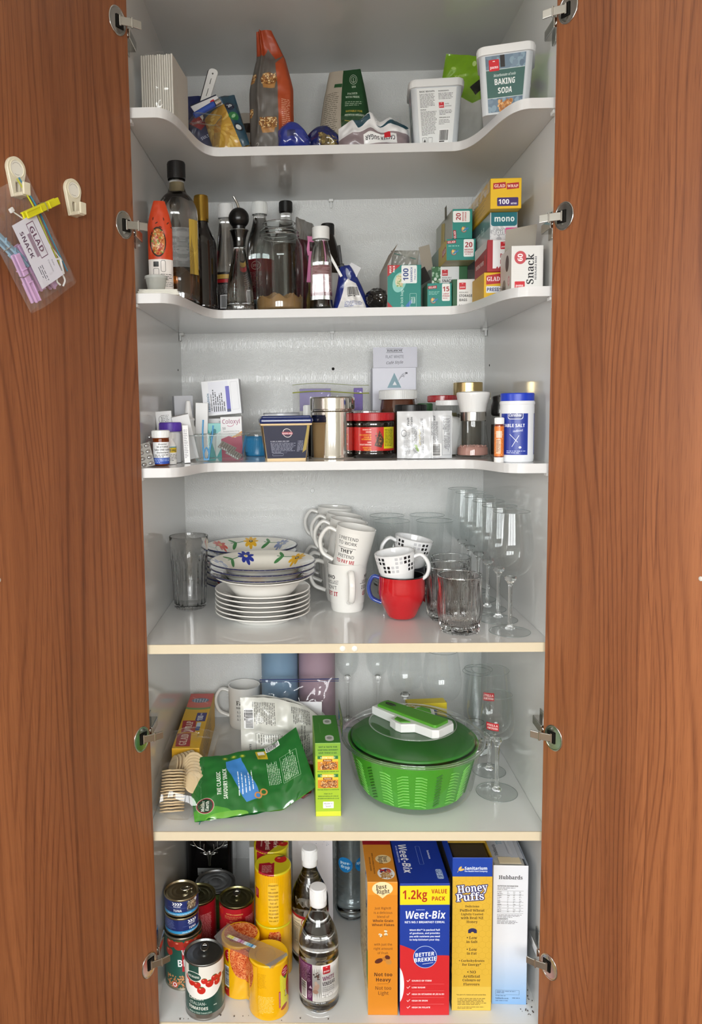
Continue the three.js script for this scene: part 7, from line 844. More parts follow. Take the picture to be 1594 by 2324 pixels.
{ const t = bottle('clear sauce bottle with white flip cap, black label and red stripe', [0.1305, Y2, -0.3385], [[0.0001, 0.002], [0.022, 0.001], [0.0265, 0.004], [0.027, 0.02], [0.0265, 0.09], [0.022, 0.13], [0.0165, 0.17], [0.0145, 0.19], [0.014, 0.205]], GLASS, { name: 'sauce_bottle', cap: [0.0158, 0.202, 0.231, '#eff0f0'], liquid: [0.03, M('#5a2a10', { roughness: 0.2 })] }); band(t, 'label', 0.0274, 0.0272, 0.012, 0.088, 0.1, 4.4, (g, w, h) => { fill('#1a1718')(g, w, h); g.fillStyle = '#c9a24a'; g.fillRect(-1, 4, w + 2, 9); g.fillStyle = '#b81c24'; g.fillRect(-1, 14, w + 2, 7); fine(g, w / 2 - 24, 25, 46, 8, 2.6, '#a8a4a0', 5); rrect(g, w / 2 - 16, 46, 30, 28, 0.5, '#eee'); barcode(g, w / 2 - 16, 46, 30, 28, 5, false, false); }); }
{ // oil dispenser with ball stopper and steel spout
  const t = bottle('clear oil dispenser with black ball stopper and bent steel spout', [0.1635, Y2, -0.2725], [[0.0001, 0.004], [0.025, 0.001], [0.028, 0.003], [0.0275, 0.02], [0.0245, 0.06], [0.016, 0.105], [0.0125, 0.125], [0.0135, 0.145], [0.0185, 0.162]], GLASS, { name: 'oil_dispenser' }); part(t, 'glass_base', lathe(prof([[0.0001, 0.001], [0.0265, 0.002, 0.002], [0.0262, 0.014, 0.003], [0.0001, 0.012]]), 40), SOLID); part(t, 'stopper', merge([lathe(prof([[0.0001, 0.128], [0.0095, 0.13, 0.001], [0.0125, 0.165], [0.0135, 0.17]]), 32), new THREE.SphereGeometry(0.0208, 36, 24).translate(0, 0.186, 0)]), M('#0c0c0d', { roughness: 0.28 }), 'black ball stopper'); part(t, 'spout', tube([[0, 0.2, 0], [-0.0015, 0.212, 0], [-0.006, 0.222, 0], [-0.0095, 0.2285, 0.001]], 0.0026, 20, 10), STEEL, 'bent steel spout'); part(t, 'lip', new THREE.TorusGeometry(0.0185, 0.001, 6, 40).rotateX(PI / 2).translate(0, 0.162, 0), RIMG);
}
{ const t = bottle('clear vinegar bottle with white cap and dark red label behind the jar', [0.1985, Y2, -0.395], [[0.0001, 0.002], [0.026, 0.001], [0.03, 0.004], [0.03, 0.135], [0.027, 0.165], [0.018, 0.195], [0.0142, 0.212], [0.0138, 0.225]], GLASS, { name: 'vinegar_bottle', cap: [0.0165, 0.222, 0.248, '#eef0ee'], liquid: [0.1, M('#ffffff', { transmission: 1, thickness: 0.05, ior: 1.33, attenuationColor: '#e8dcb8', attenuationDistance: 0.2, roughness: 0 })] }); band(t, 'label', 0.0304, 0.0304, 0.03, 0.125, -0.35, 3.6, (g, w, h) => { fill('#9c1c2a')(g, w, h); const c = w / 2 + 6; g.fillStyle = '#d8b46a'; g.fillRect(8, 14, 7, h); ell(g, c - 4, 14, 11, 9, '#eadcc8'); ell(g, c - 4, 14, 9.6, 7.8, '#9c1c2a'); tx(g, 'DYC', c - 4, 14.5, 7.4, '#eadcc8', 'serif', 'center', 15); fine(g, c - 20, 28, 30, 10, 3, '#e0b8b4', 5); g.strokeStyle = '#e0b8b4'; g.lineWidth = 0.7; g.beginPath(); g.arc(c - 5, 66, 7, 0, 7); g.stroke(); fine(g, c - 18, 76, 26, 3, 3, '#e0b8b4', 8); barcode(g, c - 18, 86, 28, 12, 4); }); }
bottle('small clear bottle with black cap by the back wall', [0.2535, Y2, -0.468], [[0.0001, 0.002], [0.028, 0.001], [0.031, 0.004], [0.031, 0.15], [0.026, 0.19], [0.016, 0.215], [0.0135, 0.235], [0.0135, 0.25]], GLASS, { name: 'sauce_bottle', cap: [0.0148, 0.2445, 0.268, '#131312'], liquid: [0.17, M('#4a2f1c', { roughness: 0.15 })] });
{ // jar of brown sugar
  const t = thing('storage_jar', 'wide glass storage jar without lid, part filled with brown sugar', 'jar', [0.2435, Y2, -0.2905], 0); const JARG = M('#eef2f1', { transmission: 1, thickness: 0, ior: 1.6, roughness: 0.0 }); part(t, 'glass', lathe(smooth([[0.0001, 0.003], [0.04, 0.001], [0.0465, 0.004], [0.048, 0.012], [0.048, 0.118], [0.0465, 0.132], [0.0405, 0.144], [0.0375, 0.15], [0.0375, 0.156], [0.0392, 0.158], [0.0392, 0.162], [0.0375, 0.1645], [0.0332, 0.168], [0.0312, 0.1745], [0.0318, 0.178]], 5), 72), JARG); part(t, 'neck_thread', merge([new THREE.TorusGeometry(0.0392, 0.0017, 8, 64).rotateX(PI / 2).translate(0, 0.1525, 0), new THREE.TorusGeometry(0.0385, 0.0015, 8, 64).rotateX(PI / 2).translate(0, 0.16, 0), new THREE.TorusGeometry(0.0318, 0.0016, 8, 64).rotateX(PI / 2).translate(0, 0.178, 0)]), SOLID);
  const s = lathe(smooth([[0.0001, 0.0045], [0.04, 0.004], [0.0455, 0.008], [0.0458, 0.026], [0.034, 0.03], [0.018, 0.034], [0.0001, 0.035]], 5), 56); { const p = s.attributes.position; for (let i = 0; i < p.count; i++) { const y = p.getY(i); if (y > 0.02) p.setY(i, y + 0.007 * n2(p.getX(i) * 28 + 4, p.getZ(i) * 28)); } s.computeVertexNormals(); } part(t, 'brown_sugar', s, M('#a07a4e', { roughness: 1 }), 'brown sugar'); { const r = rng(8), gs = []; for (let i = 0; i < 160; i++) { const a = r() * 6.28, q = Math.sqrt(r()) * 0.042; gs.push(new THREE.IcosahedronGeometry(0.0008 + r() * 0.001, 0).translate(Math.sin(a) * q, 0.03 + 0.007 * n2(Math.sin(a) * q * 28 + 4, Math.cos(a) * q * 28), Math.cos(a) * q)); } const m = part(t, 'sugar_crumbs', mergeGeometries(gs), M('#b08a5a', { roughness: 1 })); m.userData.kind = 'stuff'; }
}
{ // dark foil pouch closed with pink clip
  const t = thing('foil_pouch', 'dark foil pouch standing edge-on behind the soy sauce', 'pouch', [0.2985, Y2 + 0.001, -0.3755], 1.15); bag(t, 'pouch_film', 0.1, 0.2, 0.028, (g, w, h) => { fill('#4a1420')(g, w, h); g.fillStyle = '#8d8a86'; g.fillRect(-1, -1, w + 2, 44); for (let k = 0; k < 14; k++) hline(g, k * 8, 0, k * 8 + 4, 44, '#6a6662', 1); rrect(g, 30, 90, 60, 100, 2, '#a08a4a'); fine(g, 36, 96, 48, 26, 3.4, '#4a3c14', 5); }, { crumple: 0.003, seed: 8 }, { roughness: 0.28 });
  const c = thing('bag_clip', 'pink plastic bag clip on the dark foil pouch', 'clip', [0.3055, Y2 + 0.099, -0.3255], 0.1); c.rotation.z = -0.09; const PK = M('#d97fb0', { roughness: 0.4 }); part(c, 'jaw', rb(0.009, 0.058, 0.004, 0.0015, 0, -0.004, 0), PK); const s = new THREE.Shape(); s.moveTo(-0.006, 0.022); s.lineTo(0.006, 0.022); s.lineTo(0.009, 0.034); s.lineTo(0.008, 0.05); s.lineTo(0.01, 0.06); s.lineTo(-0.01, 0.06); s.lineTo(-0.008, 0.05); s.lineTo(-0.009, 0.034); s.closePath(); const hh = new THREE.Path(); hh.moveTo(-0.0035, 0.03); hh.lineTo(-0.0052, 0.05); hh.lineTo(0.0052, 0.05); hh.lineTo(0.0035, 0.03); hh.closePath(); s.holes.push(hh); part(c, 'handle_loop', new THREE.ExtrudeGeometry(s, { depth: 0.003, bevelEnabled: true, bevelSize: 0.0006, bevelThickness: 0.0006, bevelSegments: 2 }).translate(0, 0, -0.0015), PK);
}
bottle('dark-capped bottle mostly hidden behind the soy sauce bottle', [0.3465, Y2, -0.445], [[0.0001, 0.002], [0.026, 0.001], [0.03, 0.004], [0.03, 0.13], [0.02, 0.17], [0.0135, 0.19]], M('#1a1210', { roughness: 0.08 }), { name: 'sauce_bottle', cap: [0.0145, 0.185, 0.212, '#1b1a1a'] });
{ const t = bottle('soy sauce bottle with white cap, nearly empty', [0.3275, Y2, -0.266], [[0.0001, 0.002], [0.0195, 0.001], [0.0225, 0.004], [0.0225, 0.02], [0.0212, 0.07], [0.0205, 0.1], [0.0172, 0.122], [0.0145, 0.134], [0.0142, 0.142]], GLASS, { name: 'soy_sauce_bottle', cap: [0.0173, 0.1395, 0.164, '#eceeed'], ribs: 0, liquid: [0.018, M('#0b0706', { roughness: 0.05 })] }); band(t, 'back_label', 0.0222, 0.0214, 0.03, 0.09, PI - 0.6, 2.2, (g, w, h) => { fill('#7a1626')(g, w, h); fine(g, 4, 4, w - 8, 18, 3, '#d8a8ac', 5); }); }
{ // sugar bag tied up
  const t = thing('flour_bag', 'blue and white bag with barcode, gathered at the top by a clip', 'bag', [0.388, Y2 + 0.001, -0.2785], 0.03); bag(t, 'bag_film', 0.076, 0.09, 0.055, (g, w, h) => { fill('#20307c')(g, w, h); poly(g, [[8, h], [22, 36], [34, 28], [58, 38], [68, h]], '#ecebea'); barcode(g, 26, 44, 34, 22, 5); fine(g, 22, 74, 38, 4, 3, '#3a4a94', 6); ell(g, 40, 18, 10, 12, '#9aa2b8'); }, { crumple: 0.005, freq: 30, seed: 6, wid: (v) => 1 - 0.72 * Math.pow(v, 1.2), full: (u, v) => Math.pow(Math.sin(PI * u), 0.5) * Math.pow(Math.max(0, 1.02 - v), 0.7) * Math.pow(Math.min(1, v * 8 + 0.4), 0.4), bend: (x, y, z, u, v) => [x - 0.012 * v * v, y, z] }, { roughness: 0.3 });
  part(t, 'loose_flap', rb(0.024, 0.028, 0.002, 0.0008).rotateZ(-0.5).translate(0.004, 0.078, 0.002), M('#cfd0d4', { roughness: 0.4 })); const c = thing('bag_clip', 'long black bag clip standing upright on the blue and white bag', 'clip', [0.3675, Y2 + 0.1, -0.279], 0); c.rotation.z = 0.12; part(c, 'bar', merge([rb(0.006, 0.058, 0.005, 0.001, 0, 0.002, 0), rb(0.009, 0.02, 0.006, 0.0015, 0.001, -0.016, 0.001), rb(0.012, 0.003, 0.003, 0.001, -0.006, -0.01, 0)]), BLACKPL); const d = thing('bag_clip', 'long white bag clip leaning towards the soy sauce bottle', 'clip', [0.3545, Y2 + 0.092, -0.2655], 0); d.rotation.z = 0.5; part(d, 'bar', rb(0.0055, 0.058, 0.004, 0.0012), WHITEPL); const e = thing('paper_card', 'white card standing behind the blue and white bag', 'card', [0.3665, Y2, -0.33], 0.4); part(e, 'sheet', rb(0.05, 0.085, 0.001, 0.0004, 0, 0.0425, 0), M('#dcdcda', { roughness: 0.7 }));
}
{ const t = thing('bin_liner', 'crumpled shiny black plastic bag beside the sandwich bag box', 'plastic bag', [0.4395, Y2, -0.2715], 0); const g = new THREE.IcosahedronGeometry(0.0245, 12), p = g.attributes.position; for (let i = 0; i < p.count; i++) { const x = p.getX(i), y = p.getY(i), z = p.getZ(i), k = 1 + 0.13 * n3(x * 60, y * 60, z * 60) + 0.06 * n3(x * 130, y * 130, z * 130); p.setXYZ(i, x * k * 1.05, Math.max(0.0003, y * k * 0.88 + 0.0205), z * k * 1.15); } g.computeVertexNormals(); part(t, 'bag_film', toCreasedNormals(g, 0.9), M('#0b0a0a', { roughness: 0.14, clearcoat: 0.7, clearcoatRoughness: 0.05 })); }
// boxes of bags and wrap
const gladTag = (g, x, y, w, rot = 0) => { g.save(); g.translate(x, y); g.rotate(rot); poly(g, [[-w / 2, -w * 0.12], [w / 2, -w * 0.2], [w / 2, w * 0.12], [-w / 2, w * 0.2]], '#a8232c'); tx(g, 'GLAD', 0, 0, w * 0.28, '#fff', 'serif', 'center', w * 0.86, -0.06); g.restore(); };
const TEAL = '#1f8a80', swirl = (g, x, y, s) => { g.strokeStyle = '#c9443c'; g.lineWidth = s * 0.22; g.beginPath(); g.arc(x, y, s, 0.4, 5.4); g.stroke(); g.strokeStyle = '#f0e6d8'; g.lineWidth = s * 0.12; g.beginPath(); g.arc(x, y, s * 0.72, 0, 6.2); g.stroke(); poly(g, [[x - s * 0.5, y - s * 1.2], [x + s * 0.3, y - s * 0.3], [x - s * 0.4, y + s * 0.3], [x - s * 0.9, y - s * 0.4]], '#efc66a'); poly(g, [[x, y], [x + s * 1.7, y - s * 0.9], [x + s * 1.8, y - s * 0.4], [x + s * 0.2, y + s * 0.5]], '#3f78c0'); };
function flap(t, w, h, pos, rot, mat = GREYBOARD, name = 'flap') { return placed(t, name, rb(w, h, 0.0008, 0.0003, 0, h / 2, 0, 1), mat, pos, rot); }
{
  const t = thing('bag_box', 'teal carton of 100 sandwich bags with opened top', 'box', [0.489, Y2, -0.303], 0.05); const w = 0.0675, h = 0.0845, d = 0.11;
  carton(t, 'box_body', w, h, d, { front: (g, W_, H_) => { fill(TEAL)(g, W_, H_); poly(g, [[-1, -1], [28, -1], [-1, 24]], '#b5282e'); tx(g, 'BULK', 6, 9, 5.6, '#fff', 'sans-serif', 'center', 15, -PI / 2); tx(g, 'PACK', 13, 8, 5.6, '#fff', 'sans-serif', 'center', 13, -PI / 2); ell(g, 24, 34, 13, 20, '#8fd0c8', 0.3); ell(g, 25, 30, 9, 13, '#dfd8b8', 0.3); speckle(g, 19, 20, 12, 22, ['#e8e2cc', '#c9b88a', '#7fa85a'], 50, 0.8, 1.8, 4); rrect(g, 28, 1, 31, 35, 2.4, '#eef2f2'); tx(g, '100', 37, 19, 15, '#1d3a80', 'sans-serif', 'center', 31, -PI / 2); tx(g, 'SANDWICH', 48, 19, 5.6, '#1d3a80', 'sans-serif', 'center', 29, -PI / 2); tx(g, '17cm x 17cm', 55, 19, 3.6, '#1d3a80', 'sans-serif', 'center', 24, -PI / 2); tx(g, 'zip lock bags', 29, 66, 7, '#d6ece8', 'sans-serif', 'center', 40, -PI / 2, 'normal'); poly(g, [[36, 80], [46, 68], [50, 72], [42, 84]], '#3f78c0'); rrect(g, 45, 56, 13, 26, 1, null, '#d6ece8', 0.5); tx(g, 'SEALS', 49, 69, 4.6, '#e8f4f0', 'sans-serif', 'center', 20, -PI / 2); tx(g, 'TIGHT', 54, 69, 4.6, '#e8f4f0', 'sans-serif', 'center', 20, -PI / 2); poly(g, [[-1, 70], [14, H_ + 1], [-1, H_ + 1]], '#b5282e'); }, left: '#c3c1bb', top: null }, TEAL, { cc: 0.1 });
  flap(t, d, 0.045, [-w / 2 + 0.0005, h - 0.0008, 0], [0, PI / 2, 0.0], GREYBOARD).rotation.set(0.45, PI / 2, 0, 'YXZ'); flap(t, 0.022, 0.014, [-0.002, h + 0.038, -0.012], [-1.2, 0, 0.1], M('#4d4a44', { roughness: 0.8 })); clearBag(t, 'loose_bag', 0.058, 0.05, 0.02, { crumple: 0.003, freq: 40, seed: 13, bend: (x, y, z) => [x * 0.95 + 0.008 + y * 0.1, y + h - 0.012, z - 0.008 + y * 0.2] }, M('#d9d9d4', { transmission: 0.7, thickness: 0, roughness: 0.2 })); part(t, 'zip_strip', rb(0.046, 0.0016, 0.001, 0.0004).rotateZ(-0.25).translate(0.01, h + 0.026, 0.006), M('#3f7a70', { roughness: 0.4 }), 'green zip line'); part(t, 'inner_bags', rb(w - 0.006, h - 0.006, d - 0.006, 0.004, 0, h / 2 - 0.001, 0), M('#b9b9b4', { roughness: 0.3 }));
}
{ const t = thing('bag_box', 'small teal carton of 15 large storage bags', 'box', [0.5605, Y2, -0.276], 0.02); carton(t, 'box_body', 0.0485, 0.0475, 0.06, { front: (g, w, h) => { fill(TEAL)(g, w, h); gladTag(g, 10, 8, 18); swirl(g, 12, 34, 5); fine(g, 3, 16, 22, 3, 2.6, '#a8dcd4', 4); rrect(g, 29, 1, 16, 34, 2.2, '#f0f2f0'); tx(g, '15', 37, 12, 13, '#a3262e', 'sans-serif', 'center', 14); tx(g, 'LARGE', 37, 21, 3.8, '#a3262e'); tx(g, 'STORAGE', 37, 25.4, 3.8, '#a3262e', 'sans-serif', 'center', 14); fine(g, 31, 29, 12, 1, 2.6, '#a3262e', 4); }, left: '#5f8a72', top: '#2a8f84' }, TEAL, { cc: 0.1 }); }
{ const t = thing('bag_box', 'green and white carton of resealable snack bags under the two teal cartons', 'box', [0.5935, Y2, -0.39], 0.0); carton(t, 'box_body', 0.0735, 0.092, 0.15, { front: (g, w, h) => { fill('#2d6a3c')(g, w, h); speckle(g, 0, 0, 20, h, ['#9fc0a4', '#d9e6da', '#6f9a78'], 60, 1.4, 4, 3); rrect(g, 18, -2, 38, h + 4, 0, '#eceded'); pams(g, 21, 7, 12); tx(g, 'RESEALABLE', 21, 23, 3.6, '#444', 'sans-serif', 'left', 20, 0, 'normal'); tx(g, 'SNACK', 21, 29.5, 7.6, '#222', 'sans-serif', 'left', 22); tx(g, 'BAGS', 21, 38, 7.6, '#222', 'sans-serif', 'left', 18); }, left: '#9aa49a' }, '#2d6a3c', { cc: 0.1 }); flap(t, 0.03, 0.05, [-0.044, 0.085, 0.07], [0.1, 0.6, 0.25]); flap(t, 0.026, 0.03, [-0.05, 0.06, 0.074], [0.3, 0.2, 0.5], M('#2a2624', { roughness: 0.7 })); }
{ const t = thing('bag_box', 'green and white carton of resealable storage bags', 'box', [0.6145, Y2, -0.275], -0.02); carton(t, 'box_body', 0.0545, 0.0545, 0.058, { front: (g, w, h) => { fill('#2d7a44')(g, w, h); g.fillStyle = '#1f5a34'; g.fillRect(0, 0, 9, h); g.fillRect(w - 6, 0, 7, h); rrect(g, 9, -2, w - 15, h + 4, 0, '#eff0f0'); pams(g, 13, 7, 13); tx(g, 'RESEALABLE', 13, 26, 3.6, '#444', 'sans-serif', 'left', 18, 0, 'normal'); tx(g, 'STORAGE', 13, 32.5, 7, '#222', 'sans-serif', 'left', 26); tx(g, 'BAGS', 13, 40.5, 7, '#222', 'sans-serif', 'left', 16); for (let k = 0; k < 4; k++) ell(g, 14 + k * 4, 50.5, 0.7, 0.9, '#333'); }, left: '#276238', top: '#338a4e' }, '#2d7a44', { cc: 0.1 }); }
const gladEnd = (n, sz) => (g, w, h) => { fill(TEAL)(g, w, h); };
{ // two GLAD 20 cartons, one across the other
  const t = thing('bag_box', 'teal carton of 20 medium storage bags lying on its side, another upright on it', 'box', [0.6045, Y2 + 0.0925, -0.345], 0); carton(t, 'box_body', 0.058, 0.0415, 0.18, { front: (g, w, h) => { fill(TEAL)(g, w, h); gladTag(g, 10, 6, 18); fine(g, 4, 13, 26, 1, 4, '#a8dcd4', 4); swirl(g, 15, 26, 5); rrect(g, 34, 1, 20, 34, 2.2, '#f0f2f0'); tx(g, '20', 44, 12, 14, '#a3262e', 'sans-serif', 'center', 17); tx(g, 'MEDIUM', 44, 21.4, 4.2, '#a3262e', 'sans-serif', 'center', 17); tx(g, 'STORAGE', 44, 26, 4.2, '#a3262e', 'sans-serif', 'center', 17); fine(g, 37, 29.5, 14, 1, 2.6, '#a3262e', 4); }, left: (g, w, h) => { fill('#c9ac3c')(g, w, h); g.fillStyle = '#7f9a8c'; g.fillRect(0, 0, w * 0.5, h); gladTag(g, w - 26, h / 2, 40); }, top: '#2a8f84', bottom: '#c9b98c' }, TEAL, { cc: 0.1 });
  const u = thing('bag_box', 'teal carton of 20 medium storage bags standing upright on top of the other', 'box', [0.6055, Y2 + 0.1345, -0.342], 0.02); carton(u, 'box_body', 0.0395, 0.0575, 0.17, { front: (g, w, h) => { fill(TEAL)(g, w, h); rrect(g, 1, 4, w - 6, 22, 2.2, '#f0f2f0'); tx(g, '20', 12, 15, 13, '#a3262e', 'sans-serif', 'center', 18, -PI / 2); tx(g, 'MEDIUM', 21, 15, 4.4, '#a3262e', 'sans-serif', 'center', 18, -PI / 2); tx(g, 'STORAGE', 26, 15, 4.4, '#a3262e', 'sans-serif', 'center', 18, -PI / 2); swirl(g, 23, 40, 5); gladTag(g, 5, 50, 18, -PI / 2); }, left: '#b9bcb0', top: '#4aa094' }, TEAL, { cc: 0.1 }); flap(u, 0.02, 0.026, [-0.022, 0.05, 0.03], [0.2, 1.2, 0.3], M('#8f8c84', { roughness: 0.8 })); flap(u, 0.03, 0.05, [-0.021, 0.0, -0.01], [0, PI / 2, 0.15], M('#c9b878', { roughness: 0.8 }));
}
// right-hand stack, from the bottom
{ const t = thing('wrap_box', 'short yellow cling-wrap carton at the bottom of the stack by the right wall', 'box', [0.6495, Y2, -0.185], 0); carton(t, 'box_body', 0.053, 0.0475, 0.1, { front: (g, w, h) => { fill('#e2b414')(g, w, h); g.fillStyle = '#b5232b'; poly(g, [[4, 6], [30, 2], [30, 20], [4, 22]], '#b5232b'); tx(g, 'GLAD', 17, 12, 11, '#fff', 'serif', 'center', 24); rrect(g, 4, 25, 26, 12, 1, '#dfe3ea'); tx(g, 'PRESS', 16, 31, 9, '#27306a', 'sans-serif', 'center', 22); }, left: '#d5a60e' }, '#e2b414', { cc: 0.1 }); }
{ const t = thing('wrap_box', 'red and white baking paper carton under the foil box', 'box', [0.6555, Y2 + 0.048, -0.187], 0.0); carton(t, 'box_body', 0.0545, 0.0575, 0.105, { front: (g, w, h) => { fill('#eeeef0')(g, w, h); g.fillStyle = '#a3222c'; g.fillRect(-1, -1, 11, h + 2); g.fillRect(-1, h - 6, w + 2, 8); pams(g, 24, 4, 13); tx(g, 'BAKING', 23, 29, 10, '#a3222c', 'sans-serif', 'left', 29); tx(g, 'PAPER', 23, 40, 10, '#a3222c', 'sans-serif', 'left', 25); for (let k = 0; k < 9; k++) poly(g, [[16 + k * 5, h - 6], [18.5 + k * 5, h - 10], [21 + k * 5, h - 6]], '#a3222c'); }, left: (g, w, h) => { fill('#a3222c')(g, w, h); poly(g, [[0, 0], [w, 0], [w - 8, 14], [0, 20]], '#d8d4d4'); rrect(g, w - 22, 24, 10, 20, 1, '#d01f2d'); tx(g, 'BAKING PAPER', w * 0.42, 36, 11, '#ead8d8', 'sans-serif', 'center', 66); } }, '#a3222c', { cc: 0.1 }); }
{ const t = thing('wrap_box', 'silver foil carton with teal mono logo between baking paper and cling wrap', 'box', [0.6615, Y2 + 0.106, -0.295], 0.0); carton(t, 'box_body', 0.0505, 0.052, 0.29, { front: (g, w, h) => { fill('#c6c8cc')(g, w, h); speckle(g, 0, 24, w, h - 24, ['#d8dadd', '#b4b7bc', '#e2e4e6'], 120, 1.5, 5, 4); rrect(g, 2, -4, w - 3, 29, 5, '#146f7c'); tx(g, 'mono', w / 2 + 1, 12, 15, '#f2f6f6', 'sans-serif', 'center', 38); outlined(g, 'foil', 17, 36, 13, '#e6e8ea', '#77797e', 1.2, 'sans-serif', 24); rrect(g, 28, 28, w - 26, 13, 3, '#d9488c'); tx(g, '25m', 40, 35, 9, '#fff', 'sans-serif', 'center', 17); }, left: (g, w, h) => { fill('#5f7d80')(g, w, h); g.fillStyle = '#a8acb0'; g.fillRect(0, 26, w, h); tx(g, 'mono foil', w * 0.7, 24, 18, '#dfe8e8', 'sans-serif', 'center', 120); } }, '#b6b9bd', { cc: 0.3, rough: 0.3 }); }
{ const t = thing('wrap_box', 'yellow 100 metre cling-wrap carton on top of the foil box', 'box', [0.6615, Y2 + 0.1585, -0.278], -0.015); carton(t, 'box_body', 0.0555, 0.0535, 0.3, { front: (g, w, h) => { fill('#e8ba10')(g, w, h); gladLogo(g, w * 0.5, 13, 46, 8.6); rrect(g, 12, 34, 38, 15, 2, '#3a2068'); tx(g, '100', 24, 41.5, 12, '#fff', 'sans-serif', 'center', 22); tx(g, 'METRES', 42, 45, 4, '#fff', 'sans-serif', 'center', 11); }, left: (g, w, h) => { fill('#d9aa10')(g, w, h); for (let i = 0; i < 5; i++) fine(g, 120, 10 + i * 8, 150, 2, 3, '#8a6410', 4 + i); } }, '#e8ba10', { cc: 0.2 }); clearBag(t, 'torn_wrap', 0.3, 0.03, 0.006, { crumple: 0.003, bend: (x, y, z) => [-0.029 + z, 0.03 + y, x] }); }
{ const t = thing('bag_box', 'white snack bag carton with black lettering and torn open flap', 'box', [0.6765, Y2, -0.0845], -0.03); const w = 0.054, h = 0.0755, d = 0.085; carton(t, 'box_body', w, h, d, { front: (g, W_, H_) => { fill('#e6e5e2')(g, W_, H_); for (let k = 0; k < 26; k++) hline(g, 0, 4 + k * 3, W_, 4 + k * 3, '#dcdad6', 0.3); ell(g, 15, 20, 10, 11, '#c44a52'); tx(g, '60', 15, 20, 12, '#fff', 'sans-serif', 'center', 16, -PI / 2); rrect(g, 6, 60, 17, 14, 1.4, '#d01f2d'); tx(g, 'pams', 14, 67, 5.4, '#fff', 'serif', 'center', 13); tx(g, 'Snack', 32, 40, 17, '#17171a', 'serif', 'center', 66, -PI / 2); tx(g, 'RESEALABLE BAGS', 41, 38, 4.6, '#44444a', 'sans-serif', 'center', 46, -PI / 2); }, left: (g, W_, H_) => { fill('#cfcbc4')(g, W_, H_); ell(g, W_ * 0.62, 24, 13, 14, '#4a4038'); ell(g, 30, 62, 14, 13, '#8a847c'); for (let k = 0; k < 9; k++) hline(g, 30, 62, 30 + Math.cos(k * 0.7) * 13, 62 + Math.sin(k * 0.7) * 12, '#5a544c', 1); ell(g, 66, 56, 7, 9, '#c98a90'); tx(g, '60', 66, 56, 9, '#f0e8e4', 'sans-serif', 'center', 11, -PI / 2); }, top: null }, '#d9d6d0', { cc: 0.05 });
  flap(t, w, 0.05, [0, h - 0.0005, -d / 2 + 0.03], [0.75, 0.1, 0.12]); placed(t, 'flap', new THREE.CylinderGeometry(0.04, 0.04, 0.05, 20, 1, true, -0.6, 1.2).rotateX(PI / 2), M('#8f8577', { roughness: 0.9 }), [-0.018, h - 0.026, -0.01], [0.2, 0, 0.15]); part(t, 'inner_bags', rb(w - 0.006, h - 0.008, d - 0.006, 0.004, 0, h / 2 - 0.001, 0), M('#d0d0cc', { roughness: 0.3 }));
}

// ------------------------------------------------------------------ top shelf: baking goods
{ const t = thing('napkin_pack', 'stack of white paper napkins in clear wrap standing on edge', 'napkins', [0.046, Y1 + 0.0005, -0.135], -0.1); const NP = M('#d3cfc6', { roughness: 0.95 }); for (let i = 0; i < 14; i++) part(t, 'napkin', rb(0.0036, 0.118 + 0.002 * n2(i, 3), 0.105, 0.0014, -0.0265 + i * 0.0041, 0.0605, 0.001 * n2(i, 7), 1), NP); clearBag(t, 'wrap', 0.066, 0.128, 0.122, { nu: 24, nv: 30, crumple: 0.0022, freq: 40, seed: 17, full: (u, v) => Math.pow(Math.sin(PI * Math.min(0.995, Math.max(0.005, u))), 0.12) * Math.pow(Math.sin(PI * Math.min(0.99, v * 0.98 + 0.01)), 0.1) }); }
{ const t = thing('kitchen_tool', 'black and white slotted plastic handle sticking out of the packets', 'kitchen tool', [0.0985, Y1 + 0.115, -0.285], 0); t.rotation.z = -0.32; const s = new THREE.Shape(); s.moveTo(-0.008, 0); s.lineTo(0.008, 0); s.lineTo(0.009, 0.058); s.quadraticCurveTo(0.009, 0.066, 0, 0.066); s.quadraticCurveTo(-0.009, 0.066, -0.009, 0.058); s.closePath(); for (const [y, l] of [[0.012, 0.016], [0.036, 0.012]]) { const hh = new THREE.Path(); hh.moveTo(-0.0012, y); hh.lineTo(0.0012, y); hh.lineTo(0.0012, y + l); hh.lineTo(-0.0012, y + l); hh.closePath(); s.holes.push(hh); } { const hh = new THREE.Path(); hh.absarc(0, 0.057, 0.0022, 0, 2 * PI, true); s.holes.push(hh); } part(t, 'face', new THREE.ExtrudeGeometry(s, { depth: 0.003, bevelEnabled: true, bevelSize: 0.0006, bevelThickness: 0.0006, bevelSegments: 2 }), M('#e8e8e6', { roughness: 0.4 })); part(t, 'grip', new THREE.ExtrudeGeometry(s, { depth: 0.005, bevelEnabled: false }).translate(-0.003, 0, -0.0055), BLACKPL); part(t, 'blade', rb(0.014, 0.115, 0.002, 0.0008, 0, -0.057, 0), M('#c4c4c4', { metalness: 0.9, roughness: 0.3 })); }
